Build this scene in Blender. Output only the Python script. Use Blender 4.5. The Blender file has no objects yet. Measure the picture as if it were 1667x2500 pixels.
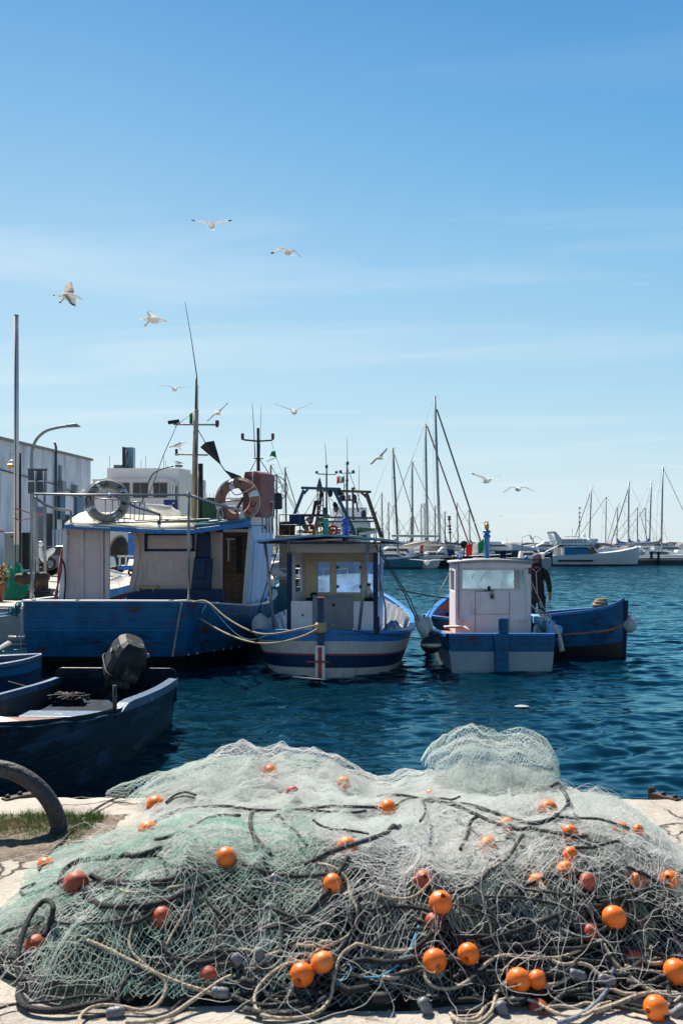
import bpy, bmesh, math, random
import numpy as np
from mathutils import Vector, Matrix
random.seed(7)
R = math.radians
SC = bpy.context.scene
COL = SC.collection
# ------------------------------------------------------------------ camera
F = 2430.0; CZ = 2.35; HY = 1330.0; CX = 833.5      # focal length / eye height / horizon row / centre column
cam = bpy.data.cameras.new('camera'); camo = bpy.data.objects.new('camera', cam); COL.objects.link(camo)
cam.sensor_fit = 'VERTICAL'; cam.sensor_height = 36.0; cam.lens = 36.0 * F / 2500.0
cam.shift_y = (HY - 1250.0) / 2500.0
cam.clip_start = 0.1; cam.clip_end = 9000
camo.location = (0, 0, CZ); camo.rotation_euler = (R(90), 0, 0)
cam.dof.use_dof = True; cam.dof.focus_distance = 15.0; cam.dof.aperture_fstop = 7.0
SC.camera = camo
# ------------------------------------------------------------------ world + sun
SUN_EL, SUN_AZ = R(51), R(-29)        # behind the boats, to the left
w = bpy.data.worlds.new('World'); SC.world = w; w.use_nodes = True
nt = w.node_tree; nt.nodes.clear(); N = nt.nodes.new; LK = nt.links.new
out = N('ShaderNodeOutputWorld'); bg = N('ShaderNodeBackground'); bg.inputs[1].default_value = 0.0737
sky = N('ShaderNodeTexSky'); sky.sky_type = 'NISHITA'; sky.sun_disc = False
sky.sun_elevation = SUN_EL; sky.sun_rotation = SUN_AZ; sky.air_density = 1.0; sky.dust_density = 0.35; sky.ozone_density = 2.2
tc = N('ShaderNodeTexCoord'); sep = N('ShaderNodeSeparateXYZ'); LK(tc.outputs['Generated'], sep.inputs[0])
def mth(op, a, b=None, c=None):
    n = N('ShaderNodeMath'); n.operation = op
    for i, v in enumerate((a, b, c)):
        if v is None: continue
        if isinstance(v, (int, float)): n.inputs[i].default_value = v
        else: LK(v, n.inputs[i])
    return n.outputs[0]
zz = mth('ADD', mth('MAXIMUM', sep.outputs[2], 0.0), 0.07)
cmb = N('ShaderNodeCombineXYZ')
LK(mth('MULTIPLY', mth('DIVIDE', sep.outputs[0], zz), 0.42), cmb.inputs[0])
LK(mth('MULTIPLY', mth('DIVIDE', mth('MULTIPLY_ADD', sep.outputs[0], 0.16, sep.outputs[1]), zz), 1.3), cmb.inputs[1])
cmb.inputs[2].default_value = 3.1
cn = N('ShaderNodeTexNoise'); cn.inputs['Scale'].default_value = 1.3; cn.inputs['Detail'].default_value = 7; cn.inputs['Roughness'].default_value = 0.52
cn.inputs['Distortion'].default_value = 0.9; LK(cmb.outputs[0], cn.inputs['Vector'])
cr = N('ShaderNodeValToRGB'); cr.color_ramp.elements[0].position = 0.50; cr.color_ramp.elements[1].position = 0.76; LK(cn.outputs[0], cr.inputs[0])
# height dependent cloud cover: nothing overhead, veils lower down
cov = N('ShaderNodeMapRange'); cov.inputs[1].default_value = 0.50; cov.inputs[2].default_value = 0.26; LK(sep.outputs[2], cov.inputs[0])
cf = mth('MULTIPLY', mth('MULTIPLY', cr.outputs[0], cov.outputs[0]), 0.32)
mix = N('ShaderNodeMix'); mix.data_type = 'RGBA'; LK(cf, mix.inputs[0])
hs = N('ShaderNodeMix'); hs.data_type = 'RGBA'; hs.inputs[0].default_value = 0.82
rp_ = N('ShaderNodeValToRGB'); LK(sep.outputs[2], rp_.inputs[0]); el = rp_.color_ramp.elements
stops = [(0.0, (.66, .80, .88)), (.06, (.61, .785, .88)), (.16, (.49, .735, .87)), (.27, (.38, .655, .87)), (.38, (.215, .505, .80)), (.485, (.10, .36, .71)), (.7, (.025, .13, .36)), (1.0, (.02, .09, .26))]
el[0].position = 0.0; el[1].position = 1.0
for p_, c_ in stops[1:-1]: el.new(p_)
for q_, (p_, c_) in zip(el, stops): q_.position = p_; q_.color = c_ + (1,)
# the half of the sky away from the sun is dimmer
dim = N('ShaderNodeMapRange'); dim.inputs[1].default_value = -0.7; dim.inputs[2].default_value = 0.35; dim.inputs[3].default_value = 5.2; dim.inputs[4].default_value = 7.7; LK(sep.outputs[1], dim.inputs[0])
vm = N('ShaderNodeVectorMath'); vm.operation = 'SCALE'; LK(rp_.outputs[0], vm.inputs[0]); LK(dim.outputs[0], vm.inputs['Scale'])
sdx = N('ShaderNodeMapRange'); sdx.inputs[1].default_value = -0.22; sdx.inputs[2].default_value = 0.36; LK(sep.outputs[0], sdx.inputs[0])     # deeper blue away from the sun
sdz = N('ShaderNodeMapRange'); sdz.inputs[1].default_value = 0.05; sdz.inputs[2].default_value = 0.34; LK(sep.outputs[2], sdz.inputs[0])
vt = N('ShaderNodeMix'); vt.data_type = 'RGBA'; vt.blend_type = 'MULTIPLY'; LK(mth('MULTIPLY', sdx.outputs[0], sdz.outputs[0]), vt.inputs[0]); LK(vm.outputs[0], vt.inputs[6]); vt.inputs[7].default_value = (.52, .80, .94, 1)
LK(sky.outputs[0], hs.inputs[6]); LK(vt.outputs[2], hs.inputs[7])
LK(hs.outputs[2], mix.inputs[6]); mix.inputs[7].default_value = (6.6, 7.2, 7.4, 1)
LK(mix.outputs[2], bg.inputs[0]); LK(bg.outputs[0], out.inputs[0])
sl = bpy.data.lights.new('sun', 'SUN'); sl.energy = 5.0; sl.angle = R(0.53); sl.color = (1.0, 0.93, 0.82)
so = bpy.data.objects.new('sun', sl); COL.objects.link(so)
sd = Vector((math.sin(SUN_AZ) * math.cos(SUN_EL), math.cos(SUN_AZ) * math.cos(SUN_EL), math.sin(SUN_EL)))
so.rotation_euler = sd.to_track_quat('Z', 'Y').to_euler(); so.location = sd * 60
SC.view_settings.view_transform = 'Standard'; SC.view_settings.look = 'None'
SC.view_settings.exposure = 0.82; SC.view_settings.gamma = 1.0
SC.render.engine = 'CYCLES'
SC.cycles.max_bounces = 8; SC.cycles.diffuse_bounces = 3; SC.cycles.glossy_bounces = 4; SC.cycles.transmission_bounces = 4; SC.cycles.transparent_max_bounces = 12
SC.cycles.caustics_reflective = False; SC.cycles.caustics_refractive = False
SC.cycles.use_denoising = True

# ------------------------------------------------------------------ helpers
def P(px, py, Y): return Vector(((px - CX) * Y / F, Y, CZ - (py - HY) * Y / F))
def wx(px, Y): return (px - CX) * Y / F
def wz(py, Y): return CZ - (py - HY) * Y / F
WORLD = set()
def setp(o, label=None, cat=None, group=None, kind=None):
    if label: o['label'] = label
    if cat: o['category'] = cat
    if group: o['group'] = group
    if kind: o['kind'] = kind
    return o
def thing(name, label, cat, loc=(0, 0, 0), rz=0.0, group=None, local=False):
    o = bpy.data.objects.new(name, None); COL.objects.link(o); o.empty_display_size = 0.2
    o.location = loc; o.rotation_euler = (0, 0, rz); setp(o, label, cat, group)
    if not local: WORLD.add(o)
    return o
def top(o):
    while o.parent: o = o.parent
    return o
SPLIT = set('cabin_panel side_wall stay canopy_pole door_post hinge outer_cladding ceiling_slat canopy_frame bulwark_rib bitt knob cabin_step side_locker thwart eye transom_board clamp_bracket lamp deck_lamp deck_rope crossarm whip_antenna navigation_lamp lashing tie_rope day_shape hanging_block life_ring wheel pipe_post antenna flue_stack mast_light socket pile spreader pipe doorway window hull_strip bottle guardrail instrument pocket_piping'.split())
class MB:
    def __init__(s): s.v = []; s.f = []; s.m = []; s.s = []; s.st = []
    def add(s, vs, fs, mi=0, sm=False):
        b = len(s.v); s.st.append(b); s.v.extend([Vector(p) for p in vs])
        for f in fs: s.f.append([i + b for i in f]); s.m.append(mi); s.s.append(sm)
        return s
    def hexa(s, p, mi=0):   # p: 4 bottom ring, 4 top ring
        return s.add(p, [(3, 2, 1, 0), (4, 5, 6, 7), (0, 1, 5, 4), (1, 2, 6, 5), (2, 3, 7, 6), (3, 0, 4, 7)], mi)
    def box(s, x0, x1, y0, y1, z0, z1, mi=0):
        return s.hexa([(x0, y0, z0), (x1, y0, z0), (x1, y1, z0), (x0, y1, z0), (x0, y0, z1), (x1, y0, z1), (x1, y1, z1), (x0, y1, z1)], mi)
    def pbox(s, px0, py0, px1, py1, Y, d, mi=0):   # box whose front face spans two picture corners at distance Y
        a = P(px0, py0, Y); b = P(px1, py1, Y)
        return s.box(min(a.x, b.x), max(a.x, b.x), Y, Y + d, min(a.z, b.z), max(a.z, b.z), mi)
    def prism(s, poly, vec, mi=0):
        n = len(poly); vec = Vector(vec); a = [Vector(p) for p in poly]; b = [p + vec for p in a]
        fs = [tuple(range(n)), tuple(range(2 * n - 1, n - 1, -1))] + [(i, i + n, (i + 1) % n + n, (i + 1) % n) for i in range(n)]
        return s.add(a + b, fs, mi)
    def bar(s, p0, p1, w, h=None, mi=0, up=(0, 0, 1)):
        p0, p1 = Vector(p0), Vector(p1); h = h or w; d = (p1 - p0).normalized(); u = Vector(up)
        if abs(d.dot(u)) > 0.98: u = Vector((0, 1, 0))
        x = d.cross(u).normalized() * w / 2; z = x.cross(d).normalized() * h / 2
        return s.hexa([p0 - x - z, p0 + x - z, p1 + x - z, p1 - x - z, p0 - x + z, p0 + x + z, p1 + x + z, p1 - x + z], mi)
    def tube(s, pts, r, n=8, mi=0, caps=True, closed=False):
        pts = [Vector(p) for p in pts]; k = len(pts); rs = r if isinstance(r, (list, tuple)) else [r] * k
        rings = []; ref = None
        for i in range(k):
            if closed: t = pts[(i + 1) % k] - pts[i - 1]
            else: t = pts[min(i + 1, k - 1)] - pts[max(i - 1, 0)]
            t = t.normalized() if t.length > 1e-9 else Vector((0, 0, 1))
            if ref is None:
                ref = Vector((0, 0, 1)) if abs(t.z) < 0.9 else Vector((0, 1, 0))
            x = t.cross(ref); x = x.normalized() if x.length > 1e-6 else t.orthogonal().normalized()
            y = x.cross(t).normalized(); ref = y
            rings.append([pts[i] + (x * math.cos(a) + y * math.sin(a)) * rs[i] for a in [2 * math.pi * j / n for j in range(n)]])
        vs = [p for q in rings for p in q]; fs = []
        for i in range(k if closed else k - 1):
            a = i * n; b = ((i + 1) % k) * n
            for j in range(n): fs.append((a + j, a + (j + 1) % n, b + (j + 1) % n, b + j))
        if caps and not closed: fs.append(tuple(range(n - 1, -1, -1))); fs.append(tuple(range((k - 1) * n, k * n)))
        return s.add(vs, fs, mi, True)
    def ball(s, c, r, rot=None, seg=14, rings=9, mi=0):
        c = Vector(c); r = (r, r, r) if isinstance(r, (int, float)) else r; rot = rot or Matrix.Identity(3)
        vs = [c + rot @ Vector((0, 0, r[2]))]
        for i in range(1, rings):
            a = math.pi * i / rings
            for j in range(seg):
                b = 2 * math.pi * j / seg
                vs.append(c + rot @ Vector((r[0] * math.sin(a) * math.cos(b), r[1] * math.sin(a) * math.sin(b), r[2] * math.cos(a))))
        vs.append(c + rot @ Vector((0, 0, -r[2]))); fs = []
        for j in range(seg): fs.append((0, 1 + j, 1 + (j + 1) % seg))
        for i in range(rings - 2):
            a = 1 + i * seg; b = a + seg
            for j in range(seg): fs.append((a + j, b + j, b + (j + 1) % seg, a + (j + 1) % seg))
        a = 1 + (rings - 2) * seg; e = len(vs) - 1
        for j in range(seg): fs.append((a + j, e, a + (j + 1) % seg))
        return s.add(vs, fs, mi, True)
    def lathe(s, prof, c=(0, 0, 0), n=20, rot=None, mi=0, closed=False):
        c = Vector(c); rot = rot or Matrix.Identity(3); k = len(prof)
        vs = [c + rot @ Vector((r * math.cos(2 * math.pi * j / n), r * math.sin(2 * math.pi * j / n), z)) for r, z in prof for j in range(n)]
        fs = []
        for i in range(k if closed else k - 1):
            a = i * n; b = ((i + 1) % k) * n
            for j in range(n): fs.append((a + j, a + (j + 1) % n, b + (j + 1) % n, b + j))
        if not closed:
            if prof[0][0] > 1e-5: fs.append(tuple(range(n - 1, -1, -1)))
            if prof[-1][0] > 1e-5: fs.append(tuple(range((k - 1) * n, k * n)))
        return s.add(vs, fs, mi, True)
    def torus(s, c, Rr, r, rot=None, n=40, m=12, mi=0, a0=0, a1=2 * math.pi, mfun=None):
        c = Vector(c); rot = rot or Matrix.Identity(3); full = abs(a1 - a0 - 2 * math.pi) < 1e-4
        cnt = n if full else n + 1; vs = []
        for i in range(cnt):
            a = a0 + (a1 - a0) * i / n
            for j in range(m):
                b = 2 * math.pi * j / m
                vs.append(c + rot @ Vector(((Rr + r * math.cos(b)) * math.cos(a), (Rr + r * math.cos(b)) * math.sin(a), r * math.sin(b))))
        for i in range(n):
            q = (i + 1) % cnt; fs = [(i * m + j, i * m + (j + 1) % m, q * m + (j + 1) % m, q * m + j) for j in range(m)]
            if i == 0: s.add(vs, fs, mfun(a0 + (a1 - a0) * (i + .5) / n) if mfun else mi, True); b0 = len(s.v) - len(vs)
            else:
                for f in fs: s.f.append([x + b0 for x in f]); s.m.append(mfun(a0 + (a1 - a0) * (i + .5) / n) if mfun else mi); s.s.append(True)
        return s
    def grid(s, pts, mi=0, sm=True):   # pts[i][j]
        n = len(pts); m = len(pts[0])
        return s.add([p for r in pts for p in r], [(i * m + j, i * m + j + 1, (i + 1) * m + j + 1, (i + 1) * m + j) for i in range(n - 1) for j in range(m - 1)], mi, sm)
    def build(s, name, mats, parent=None, bevel=0.0, solid=0.0, sub=0):
        if parent is not None and name in SPLIT and len(s.st) > 1:
            o = None; ends = s.st[1:] + [len(s.v)]
            for a, e in zip(s.st, ends):
                q = MB(); q.v = s.v[a:e]; q.st = [0]
                for f, mi_, sm_ in zip(s.f, s.m, s.s):
                    if a <= f[0] < e: q.f.append([i - a for i in f]); q.m.append(mi_); q.s.append(sm_)
                o = q.build(name, mats, parent, bevel, solid, sub)
            return o
        me = bpy.data.meshes.new(name); vs = s.v; loc = None
        if parent is not None:
            t = top(parent)
            if t in WORLD:
                inv = (Matrix.Translation(t.location) @ Matrix.Rotation(t.rotation_euler.z, 4, 'Z')).inverted()
                vs = [inv @ v for v in vs]
        else:
            loc = Vector((sum(v.x for v in vs) / len(vs), sum(v.y for v in vs) / len(vs), min(v.z for v in vs))); vs = [v - loc for v in vs]
        me.from_pydata([tuple(v) for v in vs], [], s.f)
        if not isinstance(mats, (list, tuple)): mats = [mats]
        for m in mats: me.materials.append(m)
        me.polygons.foreach_set('material_index', s.m); me.polygons.foreach_set('use_smooth', s.s)
        bm = bmesh.new(); bm.from_mesh(me); bmesh.ops.recalc_face_normals(bm, faces=bm.faces); bm.to_mesh(me); bm.free()
        me.update()
        o = bpy.data.objects.new(name, me); COL.objects.link(o)
        if parent is not None: o.parent = parent
        else: o.location = loc
        if solid: md = o.modifiers.new('Solid', 'SOLIDIFY'); md.thickness = solid
        if sub: md = o.modifiers.new('Sub', 'SUBSURF'); md.levels = sub; md.render_levels = sub
        if bevel: md = o.modifiers.new('Bevel', 'BEVEL'); md.width = bevel; md.segments = 2; md.limit_method = 'ANGLE'; md.angle_limit = R(40)
        return o
def spl(pts, n=8):       # Catmull-Rom through points (any dimension)
    pts = [Vector(p) for p in pts]
    if len(pts) < 3: return [pts[0].lerp(pts[-1], i / n) for i in range(n + 1)]
    o = []; q = [pts[0] * 2 - pts[1]] + pts + [pts[-1] * 2 - pts[-2]]
    for i in range(1, len(q) - 2):
        a, b, c, d = q[i - 1], q[i], q[i + 1], q[i + 2]
        for k in range(n):
            t = k / n
            o.append(0.5 * ((2 * b) + (c - a) * t + (2 * a - 5 * b + 4 * c - d) * t * t + (3 * b - a - 3 * c + d) * t ** 3))
    o.append(pts[-1]); return o
def sag(p0, p1, d, n=14):
    p0, p1 = Vector(p0), Vector(p1); return [p0.lerp(p1, i / n) - Vector((0, 0, d * 4 * (i / n) * (1 - i / n))) for i in range(n + 1)]
def text_mesh(txt, size, depth=0.0, bold=0.0):
    cu = bpy.data.curves.new('t', 'FONT'); cu.body = txt; cu.size = size; cu.extrude = depth; cu.offset = bold; cu.align_x = 'CENTER'; cu.align_y = 'CENTER'; cu.resolution_u = 3
    o = bpy.data.objects.new('t', cu); COL.objects.link(o); bpy.context.view_layer.update()
    me = bpy.data.meshes.new_from_object(o); vs = [v.co.copy() for v in me.vertices]; fs = [tuple(p.vertices) for p in me.polygons]
    bpy.data.objects.remove(o); bpy.data.curves.remove(cu); bpy.data.meshes.remove(me); return vs, fs

# ------------------------------------------------------------------ materials
def mat(name, col, rough=0.55, metal=0.0, var=0.18, vs=5.0, wear=(), bump=0.0, bs=40.0, st=(1, 1, 1), coat=0.0, spec=0.5, trans=0.0, plank=0.0):
    m = bpy.data.materials.new(name); m.use_nodes = True; t = m.node_tree; b = t.nodes['Principled BSDF']; N = t.nodes.new; L = t.links.new
    b.inputs['Roughness'].default_value = rough; b.inputs['Metallic'].default_value = metal; b.inputs['Coat Weight'].default_value = coat
    b.inputs['Specular IOR Level'].default_value = spec
    tc = N('ShaderNodeTexCoord'); mp = N('ShaderNodeMapping'); mp.inputs['Scale'].default_value = st; L(tc.outputs['Object'], mp.inputs[0])
    n = N('ShaderNodeTexNoise'); n.inputs['Scale'].default_value = vs; n.inputs['Detail'].default_value = 6; n.inputs['Roughness'].default_value = 0.6; L(mp.outputs[0], n.inputs['Vector'])
    r = N('ShaderNodeValToRGB'); e = r.color_ramp.elements; e[0].position = 0.3; e[1].position = 0.7
    e[0].color = tuple(c * (1 - var) for c in col) + (1,); e[1].color = tuple(min(1, c * (1 + var)) for c in col) + (1,)
    L(n.outputs[0], r.inputs[0]); cur = r.outputs[0]
    for k, wv in enumerate(wear):      # (colour, scale, threshold, width, stretch)
        wc, ws, th, wd = wv[:4]; wst = wv[4] if len(wv) > 4 else (1, 1, 1)
        m2 = N('ShaderNodeMapping'); m2.inputs['Scale'].default_value = wst; m2.inputs['Location'].default_value = (3.7 * (k + 1), 1.3, 5.1 * k); L(tc.outputs['Object'], m2.inputs[0])
        n2 = N('ShaderNodeTexNoise'); n2.inputs['Scale'].default_value = ws; n2.inputs['Detail'].default_value = 8; n2.inputs['Roughness'].default_value = 0.65; L(m2.outputs[0], n2.inputs['Vector'])
        r2 = N('ShaderNodeMapRange'); r2.inputs[1].default_value = th; r2.inputs[2].default_value = th + wd; L(n2.outputs[0], r2.inputs[0])
        mx = N('ShaderNodeMix'); mx.data_type = 'RGBA'; L(r2.outputs[0], mx.inputs[0]); L(cur, mx.inputs[6]); mx.inputs[7].default_value = tuple(wc) + (1,); cur = mx.outputs[2]
    L(cur, b.inputs['Base Color'])
    if plank:
        wv_ = N('ShaderNodeTexWave'); wv_.bands_direction = 'Z'; wv_.inputs['Scale'].default_value = plank; wv_.inputs['Distortion'].default_value = 0.25; wv_.inputs['Detail Scale'].default_value = .6; L(tc.outputs['Object'], wv_.inputs['Vector'])
        pr_ = N('ShaderNodeMapRange'); pr_.inputs[1].default_value = .0; pr_.inputs[2].default_value = .10; L(wv_.outputs['Fac'], pr_.inputs[0])
        pb = N('ShaderNodeBump'); pb.inputs['Strength'].default_value = .22; pb.inputs['Distance'].default_value = .012; L(pr_.outputs[0], pb.inputs['Height']); L(pb.outputs[0], b.inputs['Normal'])
    if bump:
        n3 = N('ShaderNodeTexNoise'); n3.inputs['Scale'].default_value = bs; n3.inputs['Detail'].default_value = 6; L(mp.outputs[0], n3.inputs['Vector'])
        bp = N('ShaderNodeBump'); bp.inputs['Strength'].default_value = bump; bp.inputs['Distance'].default_value = 0.02; L(n3.outputs[0], bp.inputs['Height']); L(bp.outputs[0], b.inputs['Normal'])
        if plank: L(pb.outputs[0], bp.inputs['Normal'])
    if trans:
        tr = N('ShaderNodeBsdfTranslucent'); ms = N('ShaderNodeMixShader'); ms.inputs[0].default_value = trans; L(cur, tr.inputs[0])
        L(b.outputs[0], ms.inputs[1]); L(tr.outputs[0], ms.inputs[2]); L(ms.outputs[0], t.nodes['Material Output'].inputs[0])
    return m
def glass_mat(name, tint=(0.8, 0.9, 0.95), alpha=0.35, dirt=0.35, dc=(0.75, 0.8, 0.84)):
    m = bpy.data.materials.new(name); m.use_nodes = True; t = m.node_tree; t.nodes.clear(); N = t.nodes.new; L = t.links.new
    o = N('ShaderNodeOutputMaterial'); tr = N('ShaderNodeBsdfTransparent'); tr.inputs[0].default_value = tuple(tint) + (1,)
    gl = N('ShaderNodeBsdfGlossy'); gl.inputs['Roughness'].default_value = 0.03
    fr = N('ShaderNodeFresnel'); fr.inputs[0].default_value = 1.45; m1 = N('ShaderNodeMixShader'); L(fr.outputs[0], m1.inputs[0]); L(tr.outputs[0], m1.inputs[1]); L(gl.outputs[0], m1.inputs[2])
    df = N('ShaderNodeBsdfTranslucent'); df.inputs[0].default_value = dc + (1,)
    dd = N('ShaderNodeBsdfDiffuse'); dd.inputs[0].default_value = (0.7, 0.74, 0.78, 1); ms = N('ShaderNodeMixShader'); ms.inputs[0].default_value = 0.85; L(dd.outputs[0], ms.inputs[1]); L(df.outputs[0], ms.inputs[2])
    tcn = N('ShaderNodeTexCoord'); mp = N('ShaderNodeMapping'); mp.inputs['Scale'].default_value = (1, 1, 0.6); L(tcn.outputs['Object'], mp.inputs[0])
    n = N('ShaderNodeTexNoise'); n.inputs['Scale'].default_value = 4; n.inputs['Detail'].default_value = 8; L(mp.outputs[0], n.inputs['Vector'])
    r = N('ShaderNodeMapRange'); r.inputs[1].default_value = 0.38; r.inputs[2].default_value = 0.72; r.inputs[3].default_value = dirt * .35; r.inputs[4].default_value = dirt; L(n.outputs[0], r.inputs[0])
    m2 = N('ShaderNodeMixShader'); L(r.outputs[0], m2.inputs[0]); L(m1.outputs[0], m2.inputs[1]); L(ms.outputs[0], m2.inputs[2]); L(m2.outputs[0], o.inputs[0]); return m
GRIME = ((0.10, 0.085, 0.07), 3.0, 0.60, 0.25, (1, 1, 0.35))
M = {}
M['white'] = mat('white_paint', (0.72, 0.71, 0.69), 0.45, var=0.08, wear=[((0.45, 0.42, 0.38), 4, 0.58, 0.3, (1, 1, .4))])
M['hullwhite'] = mat('stained_white_hull', (0.52, 0.50, 0.48), 0.5, var=0.12, wear=[((0.30, 0.26, 0.22), 3, 0.55, 0.2, (3, 3, .5)), ((0.25, 0.12, 0.06), 9, 0.68, 0.05, (4, 4, .4)), ((.1, .1, .1), 22, .72, .03)], bump=.15, bs=10, plank=2.4)
M['gel'] = mat('white_gelcoat', (0.78, 0.79, 0.8), 0.25, var=0.04)
M['pink'] = mat('faded_pinkish_paint', (0.70, 0.53, 0.47), 0.6, var=0.1, wear=[((0.34, 0.27, 0.24), 3, 0.58, 0.25, (2, 2, .5)), ((0.2, 0.1, 0.06), 22, 0.74, 0.03)], bump=0.2, bs=20)
M['mauve'] = mat('faded_mauve_white_paint', (0.84, 0.79, 0.80), 0.55, var=0.07, wear=[((0.42, 0.36, 0.36), 3.5, 0.6, 0.22, (2, 2, .5)), ((0.22, 0.12, 0.07), 26, 0.75, 0.03)], bump=0.1, bs=25)
M['blue'] = mat('deep_blue_hull_paint', (0.004, 0.11, 0.25), 0.42, spec=.3, var=0.35, vs=3, wear=[((0.006, 0.018, 0.035), 1.5, 0.54, 0.14, (.5, 1, 1.6)), ((0.11, 0.035, 0.02), 2.1, 0.565, 0.06, (.6, 1, 1.8)), ((0.02, .10, .2), 5, .60, .05, (.3, 1, 2.5)), ((0.35, 0.42, 0.46), 15, 0.70, 0.02)], bump=0.25, bs=9, plank=1.6)
M['bluetrim'] = mat('bright_blue_trim_paint', (0.012, 0.17, 0.46), 0.4, var=0.25, wear=[((0.4, 0.48, 0.52), 12, 0.68, 0.04), ((0.02, 0.04, 0.08), 7, 0.66, 0.05)], bump=0.2, bs=15)
M['navy'] = mat('navy_paint', (0.005, 0.028, 0.08), 0.45, spec=.25, var=0.25, wear=[((0.3, 0.36, 0.4), 16, 0.74, 0.03)])
M['sky'] = mat('pale_blue_plank_paint', (0.30, 0.47, 0.70), 0.55, var=0.16, vs=3, st=(3, 3, .5), wear=[((0.62, 0.68, 0.74), 4, 0.55, 0.12, (4, 4, .4)), ((0.10, 0.16, 0.25), 9, 0.66, 0.04, (6, 6, .3)), ((0.12, 0.08, 0.05), 24, 0.74, 0.03)], bump=0.3, bs=12)
M['black'] = mat('black_boot_top', (0.007, 0.008, 0.010), 0.5, spec=.25, var=0.4, wear=[((0.03, 0.035, 0.03), 6, 0.6, 0.1)])
M['matblack'] = mat('matt_black', (0.012, 0.013, 0.015), 0.7)
M['red'] = mat('faded_red_paint', (0.30, 0.045, 0.035), 0.5, wear=[((0.45, 0.3, 0.28), 14, 0.66, 0.05)])
M['redbrown'] = mat('red_brown_moulded_shell', (0.20, 0.055, 0.05), 0.5, var=0.2, wear=[((0.36, 0.28, 0.3), 5, 0.6, 0.15)])
M['orange_deck'] = mat('orange_red_deck_paint', (0.50, 0.13, 0.06), 0.6, var=0.25, wear=[((0.6, 0.42, 0.32), 7, 0.6, 0.1)])
M['brown'] = mat('brown_wood', (0.16, 0.085, 0.045), 0.6, var=0.35, st=(1, 1, 6), bump=0.3, bs=14)
M['mast'] = mat('weathered_mast_paint', (0.52, 0.42, 0.30), 0.6, var=0.2, st=(2, 2, .4), wear=[((0.17, 0.08, 0.04), 4, 0.52, 0.08, (5, 5, .35))])
M['rust'] = mat('rusty_iron', (0.06, 0.042, 0.036), 0.75, metal=0.2, var=0.4, vs=12, wear=[((0.25, 0.10, 0.035), 6, 0.56, 0.08), ((0.2, 0.17, 0.15), 18, 0.62, 0.08)], bump=0.6, bs=30)
M['iron'] = mat('worn_dark_iron', (0.042, 0.04, 0.044), 0.6, metal=0.3, var=0.4, vs=9, wear=[((0.10, 0.085, 0.085), 11, 0.58, 0.1)], bump=0.6, bs=38)
M['steel'] = mat('galvanised_pipe', (0.30, 0.30, 0.31), 0.4, metal=0.6, var=0.2, wear=[((0.12, 0.07, 0.05), 8, 0.62, 0.08)])
M['alu'] = mat('anodised_aluminium', (0.62, 0.60, 0.60), 0.5, metal=0.3, var=0.08)
M['alumast'] = mat('alloy_spar', (0.22, 0.27, 0.32), 0.4, metal=0.4, var=0.1)
M['darkspar'] = mat('dark_spar', (0.09, 0.10, 0.11), 0.5, metal=0.2, var=0.1)
M['wire'] = mat('steel_wire', (0.05, 0.055, 0.06), 0.5, metal=0.4)
M['cream'] = mat('cream_roof_felt', (0.62, 0.58, 0.44), 0.8, var=0.15, wear=[((0.30, 0.36, 0.22), 5, 0.56, 0.12), ((0.2, 0.15, 0.08), 9, 0.66, 0.06)], bump=0.3, bs=20)
M['green'] = mat('green_paint', (0.02, 0.10, 0.035), 0.5)
M['tarp'] = mat('green_tarpaulin', (0.01, 0.26, 0.13), 0.35, var=0.2)
M['teal'] = mat('teal_paint', (0.03, 0.17, 0.22), 0.5, wear=[((0.3, 0.4, 0.42), 9, 0.66, 0.05)])
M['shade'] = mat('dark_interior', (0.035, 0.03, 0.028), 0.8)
M['greypaint'] = mat('grey_paint', (0.22, 0.23, 0.25), 0.55, wear=[((0.12, 0.1, 0.09), 6, 0.62, 0.1)])
M['stucco'] = mat('stained_white_render', (0.62, 0.66, 0.72), 0.85, var=0.2, vs=1.2, st=(1, 1, .5), wear=[((0.33, 0.32, 0.33), 1.1, 0.50, 0.2, (2, 2, .22)), ((0.2, 0.19, 0.19), 2.6, 0.64, 0.08, (1, 1, .5)), ((0.7, 0.7, 0.7), 3, 0.62, 0.03)], bump=0.2, bs=6)
M['wallwhite'] = mat('cream_white_render', (0.66, 0.64, 0.59), 0.8, var=0.06, vs=.6)
M['wallpink'] = mat('pale_lilac_frame', (0.58, 0.55, 0.60), 0.7, var=0.06)
M['darkglass'] = mat('dark_window_glass', (0.02, 0.022, 0.022), 0.08, var=0.5, vs=.8, spec=0.6)
M['ropeY'] = mat('yellowed_mooring_rope', (0.50, 0.38, 0.22), 0.8, var=0.35, vs=60, bump=0.4, bs=120)
M['ropeW'] = mat('pale_rope', (0.55, 0.52, 0.47), 0.8, var=0.25, vs=50, bump=0.3, bs=120)
M['ropeB'] = mat('blue_line', (0.05, 0.28, 0.42), 0.7)
M['ropeK'] = mat('dark_rope', (0.03, 0.03, 0.032), 0.8, var=0.5, vs=40)
M['rubber'] = mat('grey_white_fender_rubber', (0.5, 0.5, 0.47), 0.5, var=0.12, wear=[((0.13, 0.12, 0.1), 6, 0.56, 0.12)])
M['canvas'] = mat('navy_canvas', (0.012, 0.03, 0.12), 0.8)
M['greycanvas'] = mat('grey_canvas', (0.2, 0.21, 0.23), 0.8)
M['bluecanvas'] = mat('bright_blue_canvas', (0.02, 0.20, 0.45), 0.7, var=0.12)
M['flagG'] = mat('flag_green', (0.02, 0.30, 0.09), 0.7, trans=0.45, var=.08); M['flagW'] = mat('flag_white', (0.75, 0.75, 0.73), 0.7, trans=0.45, var=.05); M['flagR'] = mat('flag_red', (0.55, 0.03, 0.025), 0.7, trans=0.45, var=.08)
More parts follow.
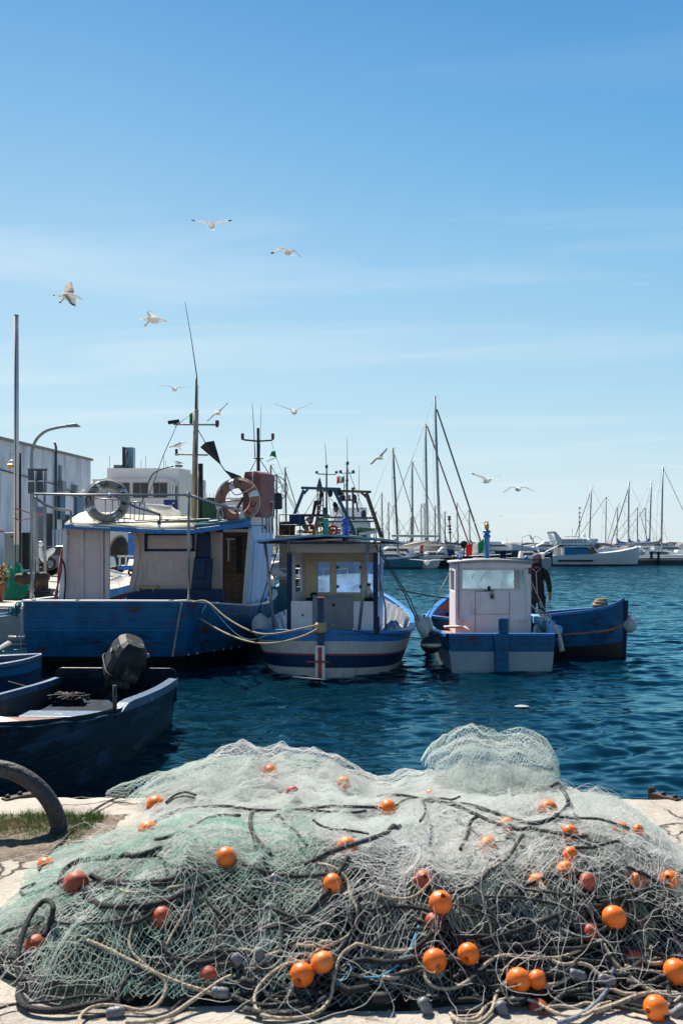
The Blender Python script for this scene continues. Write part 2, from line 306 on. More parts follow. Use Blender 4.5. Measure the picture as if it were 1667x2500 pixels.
M['gold'] = mat('brass_finial', (0.6, 0.36, 0.08), 0.35, metal=0.6)
M['yellow'] = mat('amber_lens', (0.85, 0.42, 0.01), 0.3, var=.05)
M['redlens'] = mat('dark_red_lens', (0.12, 0.012, 0.015), 0.3)
M['signblue'] = mat('blue_sign_enamel', (0.01, 0.022, 0.16), 0.4, var=.05)
M['ink'] = mat('black_lettering', (0.015, 0.015, 0.016), 0.7, wear=[((0.3, 0.28, 0.25), 25, 0.66, 0.05)])
M['whiteink'] = mat('white_lettering', (0.7, 0.72, 0.74), 0.6)
M['concrete'] = mat('pale_concrete', (0.42, 0.40, 0.37), 0.85, var=0.15, bump=.3, bs=10)
M['plastic'] = mat('scratched_white_plastic', (0.7, 0.7, 0.7), 0.5)
M['clear'] = glass_mat('dirty_sky_tinted_glass', dirt=.8, dc=(.42, .62, .88))  # blue in the dirt stands in for bright sky and water behind
# ------------------------------------------------------------------ the setting
def vn(x, y, seed=0):      # smooth value noise, vectorised, range 0..1
    x = np.asarray(x, float); y = np.asarray(y, float)
    xi = np.floor(x).astype(np.int64); yi = np.floor(y).astype(np.int64); fx = x - xi; fy = y - yi
    fx = fx * fx * fx * (fx * (fx * 6 - 15) + 10); fy = fy * fy * fy * (fy * (fy * 6 - 15) + 10)
    def h(a, b):
        k = (a * 374761393 + b * 668265263 + seed * 974634777) & 0xffffffff
        k = ((k ^ (k >> 13)) * 1274126177) & 0xffffffff
        return ((k ^ (k >> 16)) & 0xffff) / 65535.0
    a = h(xi, yi); b = h(xi + 1, yi); c = h(xi, yi + 1); d = h(xi + 1, yi + 1)
    return (a * (1 - fx) + b * fx) * (1 - fy) + (c * (1 - fx) + d * fx) * fy
def fbm(x, y, seed=0, o=4, g=0.5):
    t = 0; a = 1; s = 0
    for k in range(o): t = t + a * vn(x * 2 ** k, y * 2 ** k, seed + k * 17); s += a; a *= g
    return t / s * 2 - 1
def sst(a, b, x): t = np.clip((np.asarray(x, float) - a) / (b - a), 0, 1); return t * t * (3 - 2 * t)
def np_mesh(name, V, Fq, mats, smooth=True, parent=None, loc=(0, 0, 0)):
    me = bpy.data.meshes.new(name); V = np.ascontiguousarray(V, np.float32); Fq = np.ascontiguousarray(Fq, np.int32); k = Fq.shape[1]
    me.vertices.add(len(V)); me.vertices.foreach_set('co', V.ravel()); me.loops.add(Fq.size); me.loops.foreach_set('vertex_index', Fq.ravel())
    me.polygons.add(len(Fq)); me.polygons.foreach_set('loop_start', np.arange(0, Fq.size, k, dtype=np.int32))
    me.polygons.foreach_set('use_smooth', np.full(len(Fq), smooth))
    for m in (mats if isinstance(mats, (list, tuple)) else [mats]): me.materials.append(m)
    me.update(calc_edges=True); o = bpy.data.objects.new(name, me); COL.objects.link(o)
    if parent is not None: o.parent = parent
    o.location = loc; return o
def gridfaces(n, m, base=0):
    i, j = np.meshgrid(np.arange(n - 1), np.arange(m - 1), indexing='ij'); a = (i * m + j).ravel() + base
    return np.stack([a, a + 1, a + m + 1, a + m], 1)
# ---- water
def water_mat():
    m = bpy.data.materials.new('harbour_water'); m.use_nodes = True; t = m.node_tree; b = t.nodes['Principled BSDF']; N = t.nodes.new; L = t.links.new
    t.nodes.remove(b); df = N('ShaderNodeBsdfDiffuse'); df.inputs[0].default_value = (0.001, 0.015, 0.027, 1)
    gl = N('ShaderNodeBsdfGlossy'); gl.inputs['Color'].default_value = (.50, .92, 1.0, 1); gl.inputs['Roughness'].default_value = .05
    fr = N('ShaderNodeFresnel'); fr.inputs['IOR'].default_value = 1.33; msh = N('ShaderNodeMixShader')
    L(fr.outputs[0], msh.inputs[0]); L(df.outputs[0], msh.inputs[1]); L(gl.outputs[0], msh.inputs[2]); L(msh.outputs[0], t.nodes['Material Output'].inputs[0])
    tc = N('ShaderNodeTexCoord'); mp = N('ShaderNodeMapping'); mp.inputs['Scale'].default_value = (0.55, 1.5, 1); L(tc.outputs['Object'], mp.inputs[0])
    n = N('ShaderNodeTexNoise'); n.inputs['Scale'].default_value = 1.5; n.inputs['Detail'].default_value = 5; n.inputs['Distortion'].default_value = 0.5; L(mp.outputs[0], n.inputs['Vector'])
    cd = N('ShaderNodeCameraData')
    sp = N('ShaderNodeSeparateXYZ'); L(tc.outputs['Object'], sp.inputs[0])
    mr = N('ShaderNodeMapRange'); mr.inputs[1].default_value = 14; mr.inputs[2].default_value = 60; mr.inputs[3].default_value = 0.05; mr.inputs[4].default_value = 1.0; L(sp.outputs[1], mr.inputs[0])
    bp = N('ShaderNodeBump'); bp.inputs['Distance'].default_value = 0.42; L(mr.outputs[0], bp.inputs['Strength']); L(n.outputs[0], bp.inputs['Height'])
    for q in (df, gl, fr): L(bp.outputs[0], q.inputs['Normal'])
    t.nodes.remove(cd); return m
WM = water_mat()
nr, nc = 1150, 540
Yr = 5.5 * (140 / 5.5) ** np.linspace(0, 1, nr)
Yg = np.repeat(Yr[:, None], nc, 1); Xg = np.linspace(-1, 1, nc)[None, :] * (1.6 + 0.46 * Yg)
Zg = np.zeros_like(Xg); rng = np.random.RandomState(5)
sx = 2 * (1.6 + 0.46 * Yg) / nc; sy = np.gradient(Yr)[:, None]
for k in range(80):
    lam = 0.13 * (1.15 / 0.13) ** rng.rand(); th = R(90) + rng.randn() * R(24) + R(6); kk = 2 * math.pi / lam
    amp = 0.0043 * lam ** 0.8 * (0.5 + rng.rand())
    fade = np.clip((lam / np.maximum(sx, sy * 0.8) - 2.5) / 3.0, 0, 1); ph = rng.rand() * 6.28
    px_ = Xg + 0.25 * fbm(Xg * .5, Yg * .5, 31, 2); py_ = Yg + 0.35 * fbm(Xg * .35, Yg * .6, 77, 2)
    Zg += amp * fade * np.sin(kk * (math.cos(th) * px_ + math.sin(th) * py_) + ph)
Zg *= (0.40 + 1.0 * vn(Xg * .22, Yg * .4, 9))
V = np.stack([Xg, Yg, Zg], -1).reshape(-1, 3); Fq = gridfaces(nr, nc)
big = np.array([(-4000, -60, -.09), (4000, -60, -.09), (4000, 6000, -.09), (-4000, 6000, -.09)], float)
V = np.concatenate([V, big]); Fq = np.concatenate([Fq, [[len(V) - 4, len(V) - 3, len(V) - 2, len(V) - 1]]])
setp(np_mesh('water', V, Fq, WM), kind='structure')
# ---- near stone quay, top at z = 0.75, edge at y = 6.42
QZ = 0.75; QE = 6.42
def stone_mat(name, base=(0.52, 0.47, 0.40), scale=1.0):
    m = bpy.data.materials.new(name); m.use_nodes = True; t = m.node_tree; b = t.nodes['Principled BSDF']; N = t.nodes.new; L = t.links.new
    b.inputs['Roughness'].default_value = 0.9; b.inputs['Specular IOR Level'].default_value = 0.2
    tc = N('ShaderNodeTexCoord')
    def noise(s, d, rg=.6, dist=0): n = N('ShaderNodeTexNoise'); n.inputs['Scale'].default_value = s * scale; n.inputs['Detail'].default_value = d; n.inputs['Roughness'].default_value = rg; n.inputs['Distortion'].default_value = dist; L(tc.outputs['Object'], n.inputs['Vector']); return n.outputs[0]
    def rng(v, a, c): r = N('ShaderNodeMapRange'); r.inputs[1].default_value = a; r.inputs[2].default_value = c; L(v, r.inputs[0]); return r.outputs[0]
    def mix(f, a, c):
        x = N('ShaderNodeMix'); x.data_type = 'RGBA'; L(f, x.inputs[0])
        for i, q in ((6, a), (7, c)):
            if isinstance(q, tuple): x.inputs[i].default_value = q + (1,)
            else: L(q, x.inputs[i])
        return x.outputs[2]
    c = mix(rng(noise(1.3, 8), .35, .65), tuple(v * .78 for v in base), tuple(v * 1.15 for v in base))
    c = mix(rng(noise(7, 8, .7), .58, .72), c, (0.62, 0.56, 0.48))
    c = mix(rng(noise(16, 8, .75), .60, .68), c, (0.22, 0.17, 0.13))
    vo = N('ShaderNodeTexVoronoi'); vo.feature = 'DISTANCE_TO_EDGE'; vo.inputs['Scale'].default_value = 0.9 * scale
    wn = N('ShaderNodeTexNoise'); wn.inputs['Scale'].default_value = 2.5; wn.inputs['Detail'].default_value = 6; L(tc.outputs['Object'], wn.inputs['Vector'])
    va = N('ShaderNodeVectorMath'); va.operation = 'MULTIPLY_ADD'; L(wn.outputs['Color'], va.inputs[0]); va.inputs[1].default_value = (.5, .5, .5); L(tc.outputs['Object'], va.inputs[2]); L(va.outputs[0], vo.inputs['Vector'])
    ck = rng(vo.outputs['Distance'], 0.012, 0.0)
    mk = N('ShaderNodeMath'); mk.operation = 'MULTIPLY'; L(ck, mk.inputs[0]); L(rng(noise(1.1, 3), .46, .60), mk.inputs[1]); ck = mk.outputs[0]
    c = mix(rng(noise(26, 4), .70, .73), c, (0.7, 0.69, 0.66)); c = mix(rng(noise(2.2, 6), .60, .75), c, (0.24, 0.20, 0.17)); c = mix(ck, c, (0.10, 0.08, 0.065)); L(c, b.inputs['Base Color'])
    n1 = noise(9, 10, .72); n2 = noise(42, 6, .7)
    ad = N('ShaderNodeMath'); ad.operation = 'MULTIPLY_ADD'; L(n2, ad.inputs[0]); ad.inputs[1].default_value = .35; L(n1, ad.inputs[2])
    sb = N('ShaderNodeMath'); sb.operation = 'SUBTRACT'; L(ad.outputs[0], sb.inputs[0]); L(ck, sb.inputs[1])
    bp = N('ShaderNodeBump'); bp.inputs['Strength'].default_value = 0.9; bp.inputs['Distance'].default_value = 0.03; L(sb.outputs[0], bp.inputs['Height']); L(bp.outputs[0], b.inputs['Normal']); return m
STONE = stone_mat('worn_quay_stone')
xs = np.concatenate([[-30, -12, -6], np.linspace(-3.2, 3.2, 220), [6, 12, 30]]); ys = np.concatenate([[-6, -2, 1.5], np.linspace(2.6, 6.36, 150)])
XX, YY = np.meshgrid(xs, ys)
ZZ = QZ + 0.012 * fbm(XX * 2.2, YY * 2.2, 3, 5, .6) - 0.03 * sst(6.25, 6.36, YY) * (1 + fbm(XX * 3, YY * 0, 8, 3))
top_ = np.stack([XX, YY, ZZ], -1)
ed = [np.stack([xs, np.full_like(xs, 6.40) + .02 * fbm(xs * 3, xs * 0, 21, 3), QZ - .07 + .02 * fbm(xs * 4, xs * 0, 4, 3)], -1), np.stack([xs, np.full_like(xs, QE) + .02 * fbm(xs * 2, xs * 0, 5, 3), np.full_like(xs, QZ - .2)], -1), np.stack([xs, np.full_like(xs, QE), np.full_like(xs, -1.5)], -1)]
G = np.concatenate([top_, np.stack(ed)], 0)
setp(np_mesh('stone_quay', G.reshape(-1, 3), gridfaces(G.shape[0], G.shape[1]), STONE), kind='structure')
# ---- harbour pavement on the left, top z = 0.9
PZ = 0.9
PAVE = stone_mat('pale_pavement', (0.46, 0.44, 0.40), .35)
outl = [(-60, 23.5), (-6.15, 23.5), (-5.75, 34), (-5.2, 60), (-5.5, 150), (-60, 150)]
b = MB(); b.prism([(x, y, -1.6) for x, y in outl], (0, 0, PZ + 1.6)); setp(b.build('harbour_pavement', PAVE), kind='structure')
b = MB()
for k in range(8): b.box(-14 + k * .98 - .004, -13.05 + k * .98, 23.38, 23.5 - .003, -.9, .86)
setp(b.build('quay_wall', M['concrete'], bevel=.02), 'grey stone block facing of the quay below the mushroom bollard', 'wall')
# ---- far breakwater and distant shore
b = MB(); pr = [(.0, -.2), (2.2, 1.6), (3.0, 2.5), (9, 2.7), (10.5, 0)]
n = 150; rows = []
for i in range(n + 1):
    x = -60 + 460 * i / n; rows.append([(x, 330 + yy * 1.4 + random.uniform(-.5, .5) + 0.05 * x, zz * (1.15 + .1 * math.sin(i * .7)) + random.uniform(-.25, .25)) for yy, zz in pr])
b.grid(rows, sm=False); setp(b.build('breakwater', mat('breakwater_rock', (0.40, 0.34, 0.30), .9, var=.35, vs=.6, bump=.5, bs=1.5)), 'long pale rock breakwater closing off the harbour on the horizon', 'breakwater')
# ------------------------------------------------------------------ boats near the quay
def hull(par, st, bands, thick=0.07, deck=0.5, deckmat=None, cap=None, p=0.5, name='hull', inmat=None, nseg=5, nt=15, capw=.12, caph=.05, close0=True):
    S = spl([Vector((a[0], a[1], a[2])) for a in st], nseg); S2 = spl([Vector((a[3], a[4], 0)) for a in st], nseg)
    brk = sorted(set([i / nt for i in range(nt + 1)] + [round(x[0], 4) for x in bands])); brk = [t for i, t in enumerate(brk) if i == 0 or t - brk[i - 1] > .012 or any(abs(t - x[0]) < 1e-6 for x in bands)]
    mats = []; 
    def mi(t):
        for e, m in bands:
            if t <= e + 1e-6:
                if m not in mats: mats.append(m)
                return mats.index(m)
        return 0
    def prof(i, t, off=0):
        y, bs, zs = S[i]; bk, zk, _ = S2[i]; bs = max(bs, .02)
        return max(bk + (bs - bk) * max(t, 0) ** p - off, .004), y, zk + (zs - zk) * t
    b = MB()
    for sgn in (1, -1):
        rows = [[Vector((sgn * prof(i, t)[0], prof(i, t)[1], prof(i, t)[2])) for t in brk] for i in range(len(S))]
        base = len(b.v); k = len(brk); vs = [q for r in rows for q in r]; b.v.extend(vs)
        for i in range(len(S) - 1):
            for j in range(k - 1):
                b.f.append([base + i * k + j, base + i * k + j + 1, base + (i + 1) * k + j + 1, base + (i + 1) * k + j]); b.m.append(mi((brk[j] + brk[j + 1]) / 2)); b.s.append(True)
        # inner skin
        ts = [1.0, .85, .65, .45, .3]
        im = inmat or bands[-1][1]
        if im not in mats: mats.append(im)
        rows = []
        for i in range(len(S)):
            zs = S[i].z; zk = S2[i].y; td = (deck - zk) / (zs - zk); rr = []
            for q in range(5):
                t = 1 + (td - .03 - 1) * q / 4; x, y, z = prof(i, t, thick); rr.append(Vector((sgn * x, y, z)))
            rows.append(rr)
        b.grid(rows, mats.index(im))
    for end in ((0,) if close0 else ()) + (len(S) - 1,):
        pl = [Vector((prof(end, t)[0], prof(end, t)[1], prof(end, t)[2])) for t in brk]
        base = len(b.v); k = len(brk); b.v.extend(pl); b.v.extend([Vector((-q.x, q.y, q.z)) for q in pl])
        for j in range(k - 1): b.f.append([base + j, base + j + 1, base + k + j + 1, base + k + j]); b.m.append(mi((brk[j] + brk[j + 1]) / 2)); b.s.append(False)
    h = b.build(name, mats, par)
    if deckmat:
        b = MB(); rows = []
        for i in range(len(S)):
            zs = S[i].z; zk = S2[i].y; td = (deck - zk) / (zs - zk); x, y, z = prof(i, min(td, 1), thick * .6); rows.append([Vector((x * q, y, deck + .02 * (1 - q * q))) for q in (-1, -.5, 0, .5, 1)])
        b.grid(rows); b.build('deck', deckmat, par)
    if cap:
        b = MB()
        for sgn in (1, -1):
            rows = []
            for i in range(len(S)):
                x, y, z = prof(i, 1.0); o = capw * .35; xi = max(x - capw * .65, .0); xo = x + o
                rows.append([Vector((sgn * xi, y, z - caph * .4)), Vector((sgn * xi, y, z + caph)), Vector((sgn * xo, y, z + caph)), Vector((sgn * xo, y, z - caph * .4)), Vector((sgn * xi, y, z - caph * .4))])
            b.grid(rows, 0, False)
        if close0:
            x, y, z = prof(0, 1.0)
            if x > .2: b.box(-x, x, y - .02, y + .09, z + .001, z + caph + .003)
        b.build('gunwale', cap, par, bevel=.012)
    return S, prof
# ======================= big blue trawler (local frame = world axes)
t1 = thing('fishing_boat', 'large blue wooden fishing boat with weathered stern and pinkish open cabin under two lifebuoys', 'fishing boat', (-3.9, 24, 0))
outl = [(-5.88, 18.4, 1.305), (-5.0, 18.36, 1.305), (-4.0, 18.36, 1.305), (-3.02, 18.4, 1.30), (-2.88, 18.5, 1.30), (-2.35, 19.55, 1.19), (-1.86, 20.6, 1.09), (-1.6, 22.2, 1.06), (-1.55, 24, 1.15), (-1.9, 27.5, 1.45), (-3.3, 31.5, 2.1), (-4.9, 28, 1.5), (-5.7, 25, 1.25), (-5.93, 21.5, 1.25)]
ctr = Vector((-3.8, 24)); zf = [(1.0, 1.0, 0), (.75, .995, 0), (.5, .985, 0), (.27, .975, 0), (.27, .973, 1), (-.1, .95, 1), (-.5, .9, 1)]
b = MB(); rows = []
for k, (fz, sc, mi_) in enumerate(zf):
    rw = []
    for x, y, zt in outl + outl[:1]:
        z = zt if k == 0 else (fz * zt / 1.3 if fz > .3 else fz); c = ctr + (Vector((x, y)) - ctr) * sc; rw.append(Vector((c.x, c.y, z)))
    rows.append(rw)
for k in range(len(rows) - 1): b.grid(rows[k:k + 2], zf[k][2] if zf[k + 1][2] == zf[k][2] else 1, False)
inn = [[Vector((ctr.x + (x - ctr.x) * .965, ctr.y + (y - ctr.y) * .985, zt + .0)) for x, y, zt in outl + outl[:1]], [Vector((ctr.x + (x - ctr.x) * .96, ctr.y + (y - ctr.y) * .98, .55)) for x, y, zt in outl + outl[:1]]]
b.grid(inn, 2, False)
b.build('hull', [M['blue'], M['black'], M['bluetrim']], t1)
b = MB(); b.add([Vector((ctr.x + (x - ctr.x) * .97, ctr.y + (y - ctr.y) * .985, .72)) for x, y, z in outl], [tuple(range(len(outl)))]); b.build('deck', M['greypaint'], t1)
b = MB()
ring = []
for x, y, zt in outl + outl[:1]:
    i = Vector((ctr.x + (x - ctr.x) * .955, ctr.y + (y - ctr.y) * .98)); o = Vector((ctr.x + (x - ctr.x) * 1.008, ctr.y + (y - ctr.y) * 1.003))
    ring.append([Vector((i.x, i.y, zt)), Vector((i.x, i.y, zt + .025)), Vector((o.x, o.y, zt + .025)), Vector((o.x, o.y, zt - .008))])
b.grid(ring, 0, False); b.build('gunwale', M['white'], t1, bevel=.008)
b = MB()      # hull seams and rubbing strakes, corner strip, fastenings
b.bar((-2.95, 18.37, 1.27), (-3.12, 18.42, .28), .035, .03, 1); b.bar((-2.72, 18.86, 1.24), (-2.8, 18.92, .3), .02, .02, 0)
b.bar(P(493, 1480, 18.75), P(470, 1600, 18.75), .02, .02, 0)
for px in (458, 478, 521, 543, 563, 582): 
    tt = (px - 440) / 175; Y = 18.5 + 1.9 * tt; b.ball(P(px, 1600 - 26 * tt, Y) + Vector((.03, -.05, 0)), .018, seg=8, rings=5, mi=2)
b.build('hull_strip', [M['navy'], mat('chipped_bare_wood', (.28, .27, .26), .8, var=.4, vs=14), M['white']], t1)
# cabin: pinkish boards facing aft
b = MB()
b.pbox(159, 1287, 268, 1466, 20.0, .06); b.pbox(196, 1293, 205, 1466, 19.96, .035, 0); b.pbox(246, 1293, 253, 1466, 19.955, .035, 0); b.pbox(257, 1290, 268, 1466, 19.94, .05, 0); b.pbox(160, 1306, 206, 1311, 19.965, .03, 0)
b.build('cabin_wall', [M['pink']], t1, bevel=.008)
b = MB(); b.prism([P(156, 1287, 19.9), P(165, 1287, 19.9), P(160, 1466, 19.9), P(143, 1466, 19.9)], (0, .12, 0)); b.build('corner_post', M['white'], t1, bevel=.01)
# centre bulkhead with curved left edge
cv = spl([(318, 1296, 0), (326, 1312, 0), (329, 1340, 0), (324, 1390, 0), (316, 1430, 0), (314, 1452, 0)], 5)
b = MB(); b.prism([P(482, 1296, 20.6)] + [P(c.x, c.y, 20.6) for c in cv] + [P(470, 1452, 20.6)], (0, .06, 0))
b.prism([P(333, 1300, 20.55)] + [P(c.x + 12, c.y + 3, 20.55) for c in cv[2:]] + [P(c.x, c.y, 20.55) for c in cv[::-1]], (0, .05, 0))
b.build('bulkhead', M['pink'], t1)
b = MB()
for a in ((353, 1303, 360, 1346), (353, 1340, 475, 1346), (353, 1303, 475, 1307), (469, 1303, 475, 1346)): b.pbox(*a, 20.56, .035)
b.build('notice_frame', M['navy'], t1)
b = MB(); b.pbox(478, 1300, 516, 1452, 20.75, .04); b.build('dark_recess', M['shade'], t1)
b = MB(); b.prism([P(474, 1362, 20.3), P(516, 1362, 20.3), P(512, 1440, 20.3), P(466, 1440, 20.3)], (0, .3, 0)); b.prism([P(480, 1368, 20.26), P(503, 1368, 20.26), P(501, 1412, 20.26), P(476, 1412, 20.26)], (0, .03, 0)); b.pbox(482, 1300, 513, 1361, 20.5, .12); b.build('engine_casing', M['navy'], t1, bevel=.012)
b = MB(); b.pbox(513, 1300, 541, 1445, 20.7, .05); b.pbox(538, 1300, 543, 1445, 20.64, .05); b.build('cabin_wall', M['pink'], t1)
b = MB(); b.pbox(542, 1299, 606, 1475, 21.3, .05); dr_ = b.build('door', M['brown'], t1)
b = MB(); b.pbox(556, 1316, 560, 1370, 21.24, .05); b.pbox(552, 1314, 574, 1318, 21.24, .05); b.pbox(577, 1310, 590, 1400, 21.25, .04, 1); b.build('door_trim', [M['white'], M['shade']], dr_)
b = MB(); b.pbox(545, 1292, 607, 1299, 20.5, .05); b.build('lintel', M['pink'], t1)
b = MB(); b.prism([P(606, 1290, 20.7), P(614, 1290, 20.7), P(600, 1478, 20.7), P(591, 1478, 20.7)], (0, .1, 0)); b.build('corner_post', M['white'], t1, bevel=.008)
TL, BL, BR, TR = P(613, 1287, 20.82), P(601, 1514, 20.82), P(650, 1500, 23.2), P(669, 1297, 23.2); tv = Vector((-.06, 0, 0))
b = MB(); n = 6
for k in range(n):
    f0 = k / n; f1 = (k + 1) / n - .012; z = Vector((random.uniform(-.008, .008), 0, random.uniform(-.015, .015)))
    q = [BL.lerp(BR, f0) + z, BL.lerp(BR, f1) + z, TL.lerp(TR, f1) + z, TL.lerp(TR, f0) + z]; b.hexa([q[0] + tv, q[1] + tv, q[1], q[0], q[3] + tv, q[2] + tv, q[2], q[3]])
b.build('side_wall', M['sky'], t1, bevel=.004)
b = MB(); b.prism([P(613, 1284, 20.8), P(642, 1284, 22), P(641, 1318, 22), P(613, 1318, 20.8)], (.025, 0, 0)); b.build('patch_board', M['sky'], t1)
# far cabin walls (forward and port) with the opening towards the quay left free
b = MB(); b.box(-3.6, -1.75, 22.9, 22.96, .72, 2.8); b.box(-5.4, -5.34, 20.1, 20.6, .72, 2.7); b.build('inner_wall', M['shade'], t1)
# bench and lockers
b = MB(); b.prism([P(312, 1448, 20.0), P(350, 1440, 20.0), P(545, 1440, 20.0), P(545, 1475, 20.0), P(308, 1475, 20.0)], (0, .5, 0)); b.build('locker', M['navy'], t1, bevel=.01)
b = MB(); b.bar(P(268, 1466, 20.4), P(312, 1452, 20.4), .05, .1); b.build('coaming', M['red'], t1)
b = MB(); b.pbox(338, 1430, 385, 1437, 20.0, .2); b.pbox(336, 1437, 342, 1444, 20.0, .2); b.pbox(372, 1437, 377, 1444, 20., .2); b.build('stool', mat('raw_timber', (.45, .3, .14), .7), t1, bevel=.008)
# roof
def rp(px, py, Y): return P(px, py, Y)
b = MB(); fe = [(158, 1284), (230, 1288), (330, 1294), (400, 1297), (478, 1297)]
b.grid([[rp(x, y, 19.75) for x, y in fe], [rp(x * .93 + 28, y - 13, 20.9) for x, y in fe], [rp(x * .85 + 60, y - 26, 22.4) for x, y in fe], [rp(x * .8 + 85, y - 31, 23.6) for x, y in fe]]); b.build('roof', M['cream'], t1, solid=-.05)
b = MB(); fe2 = [(480, 1288), (545, 1281), (614, 1272)]
b.grid([[rp(x, y, 19.75) for x, y in fe2], [rp(x, y - 8, 21.5) for x, y in fe2], [rp(x, y - 12, 23.2) for x, y in fe2]]); b.build('roof', M['teal'], t1, solid=-.05)
b = MB()
for (a, c) in zip(fe[:-1], fe[1:]): b.bar(rp(a[0], a[1] + 1, 19.7), rp(c[0], c[1] + 1, 19.7), .07, .085)
b.bar(rp(478, 1296, 19.7), rp(614, 1279, 19.7), .07, .1); fa_ = b.build('fascia', M['bluetrim'], t1, bevel=.01)
b = MB(); b.bar(rp(183, 1284.5, 19.64), rp(270, 1289, 19.64), .03, .022); b.build('fascia_strip', M['white'], fa_)
b = MB(); b.pbox(384, 1270, 393, 1281, 19.9, .08); b.pbox(386, 1280, 391, 1291, 19.95, .05); dl_ = b.build('deck_lamp', [M['white']], t1, bevel=.006)
b = MB(); b.pbox(385.5, 1272, 391.5, 1279, 19.88, .01); b.build('lamp_face', M['matblack'], dl_)
b = MB(); b.pbox(515, 1296, 526, 1303, 19.9, .08); b.pbox(487, 1297, 497, 1303, 19.85, .08); b.build('lamp', M['orange_deck'], t1, bevel=.005)
# weedy rail / plank on roof
b = MB(); b.bar(rp(330, 1275, 21.2), rp(510, 1269, 21.2), .05, .09); b.build('roof_plank', mat('mossy_plank', (.13, .17, .05), .9, var=.5, vs=9, bump=.5), t1)
b = MB()
b.tube([rp(242, 1277, 20.1), rp(330, 1275, 20.1), rp(400, 1272, 20.1), rp(520, 1267, 20.1), rp(612, 1261, 20.1)], .018); b.build('roof_rail', M['steel'], t1)
# pipe frame over the stern
b = MB()
b.tube([P(76, 1468, 18.6), P(78, 1340, 18.6), P(81, 1212, 18.6), P(84, 1206, 18.6), P(200, 1208, 18.6), P(461, 1208, 18.6)], .021)
b.tube([P(461, 1468, 18.6), P(461, 1200, 18.6)], .026)
b.tube([P(86, 1214, 18.6), P(110, 1232, 19), P(140, 1243, 19.5), P(174, 1246, 20.0)], .028); b.tube([P(174, 1246, 20), P(174, 1284, 20)], .022)
b.tube([P(461, 1209, 18.6), P(520, 1228, 19.3), P(585, 1246, 20.2)], .028); b.tube([P(595, 1250, 20.2), P(594, 1285, 20.2)], .02)
b.tube([P(280, 1210, 18.7), P(330, 1237, 19.3), P(390, 1256, 19.9)], .026)
b.tube([P(391, 1256, 19.9), P(391, 1272, 19.9)], .02)
b.ball(P(461, 1209, 18.6), .05, seg=10, rings=6); b.ball(P(269, 1210, 18.6), .045, seg=10, rings=6)
b.build('pipe_frame', M['steel'], t1)
b = MB()
for o in (0, 3): b.tube([P(86 + o, 1215, 18.55), P(82 + o, 1400, 18.55), P(77 + o, 1445, 18.5), P(80 + 3 * o, 1468, 18.5)], .009, 6)
b.tube([P(78, 1455, 18.5), P(84, 1438, 18.5), P(80, 1430, 18.5), P(77, 1445, 18.5), P(90, 1466, 18.5)], .01, 6); b.build('lashing', M['ropeW'], t1)
b = MB()   # roof rails around the lifebuoy
for px in (230, 258, 275, 290, 304): b.tube([P(px, 1220, 20.4), P(px, 1275, 20.4)], .012, 6)
b.tube([P(222, 1216, 20.4), P(304, 1222, 20.4)], .018, 6); b.tube([P(318, 1225, 20.6), P(354, 1227, 20.6), P(350, 1270, 20.6)], .016, 6)
for px in (320, 330, 342): b.tube([P(px, 1225, 20.6), P(px - 2, 1270, 20.6)], .014, 6)
b.build('roof_rail', M['steel'], t1)
b = MB(); b.tube([P(152, 1340, 19.7), P(150, 1395, 19.7), P(133, 1466, 19.4)], .02, 6); b.tube([P(148, 1360, 19.7), P(143, 1410, 19.6), P(140, 1466, 19.4)], .018, 6); b.build('tie_rope', M['red'], t1)
b = MB(); b.tube(spl([P(150, 1362, 19.8), P(159, 1385, 19.8), P(160, 1430, 19.8), P(157, 1468, 19.8)], 5), .018, 6); b.build('hose', M['matblack'], t1)
# mast, antenna, crossarms
b = MB(); Ym = 21.0
b.tube([P(473, 1272, Ym), P(476, 1150, Ym), P(479, 1000, Ym)], [.07, .062, .055], 10); b.build('mast', M['mast'], t1)
b = MB(); b.tube([P(479, 1001, Ym), P(480, 930, Ym), P(481, 918, Ym)], [.03, .022, .012], 8); b.build('topmast', M['brown'], t1)
b = MB(); b.tube([P(481, 920, Ym), P(468, 830, Ym), P(452, 737, Ym)], [.012, .008, .005], 6); b.tube([P(484, 1000, Ym - .02), P(484, 940, Ym - .02)], .006, 5); b.build('whip_antenna', M['wire'], t1)
b = MB(); b.tube([P(424, 1036, Ym), P(526, 1037, Ym)], .02, 8); b.tube([P(430, 1109, Ym), P(508, 1111, Ym)], .018, 8); b.build('crossarm', M['mast'], t1)
b = MB(); b.pbox(526, 1026, 534, 1038, Ym - .06, .12); b.tube([P(530, 1038, Ym), P(530, 1043, Ym)], .03, 8); b.build('navigation_lamp', M['redlens'], t1)
b = MB(); b.bar(P(411, 1032, Ym), P(438, 1028, Ym), .07, .07); b.tube([P(428, 1031, Ym), P(428, 1037, Ym)], .02, 6); b.build('navigation_lamp', M['matblack'], t1)
b = MB(); b.pbox(428, 1096, 433, 1108, Ym - .04, .08); b.pbox(427, 1107, 434, 1112, Ym - .05, .1, 1); b.build('navigation_lamp', [M['matblack'], M['white']], t1)
b = MB(); b.grid([[P(463, 1010, Ym - .01), P(471, 1006, Ym + .05)], [P(463, 1022, Ym + .03), P(471, 1020, Ym)], [P(463, 1035, Ym), P(471, 1034, Ym)]]); b.build('pennant', M['flagG'], t1, solid=.004)
b = MB(); b.tube([P(431, 1040, Ym), P(400, 1110, Ym), P(375, 1180, Ym), P(365, 1206, Ym)], .008, 5); b.tube([P(428, 1042, Ym), P(471, 1007, Ym)], .006, 5)
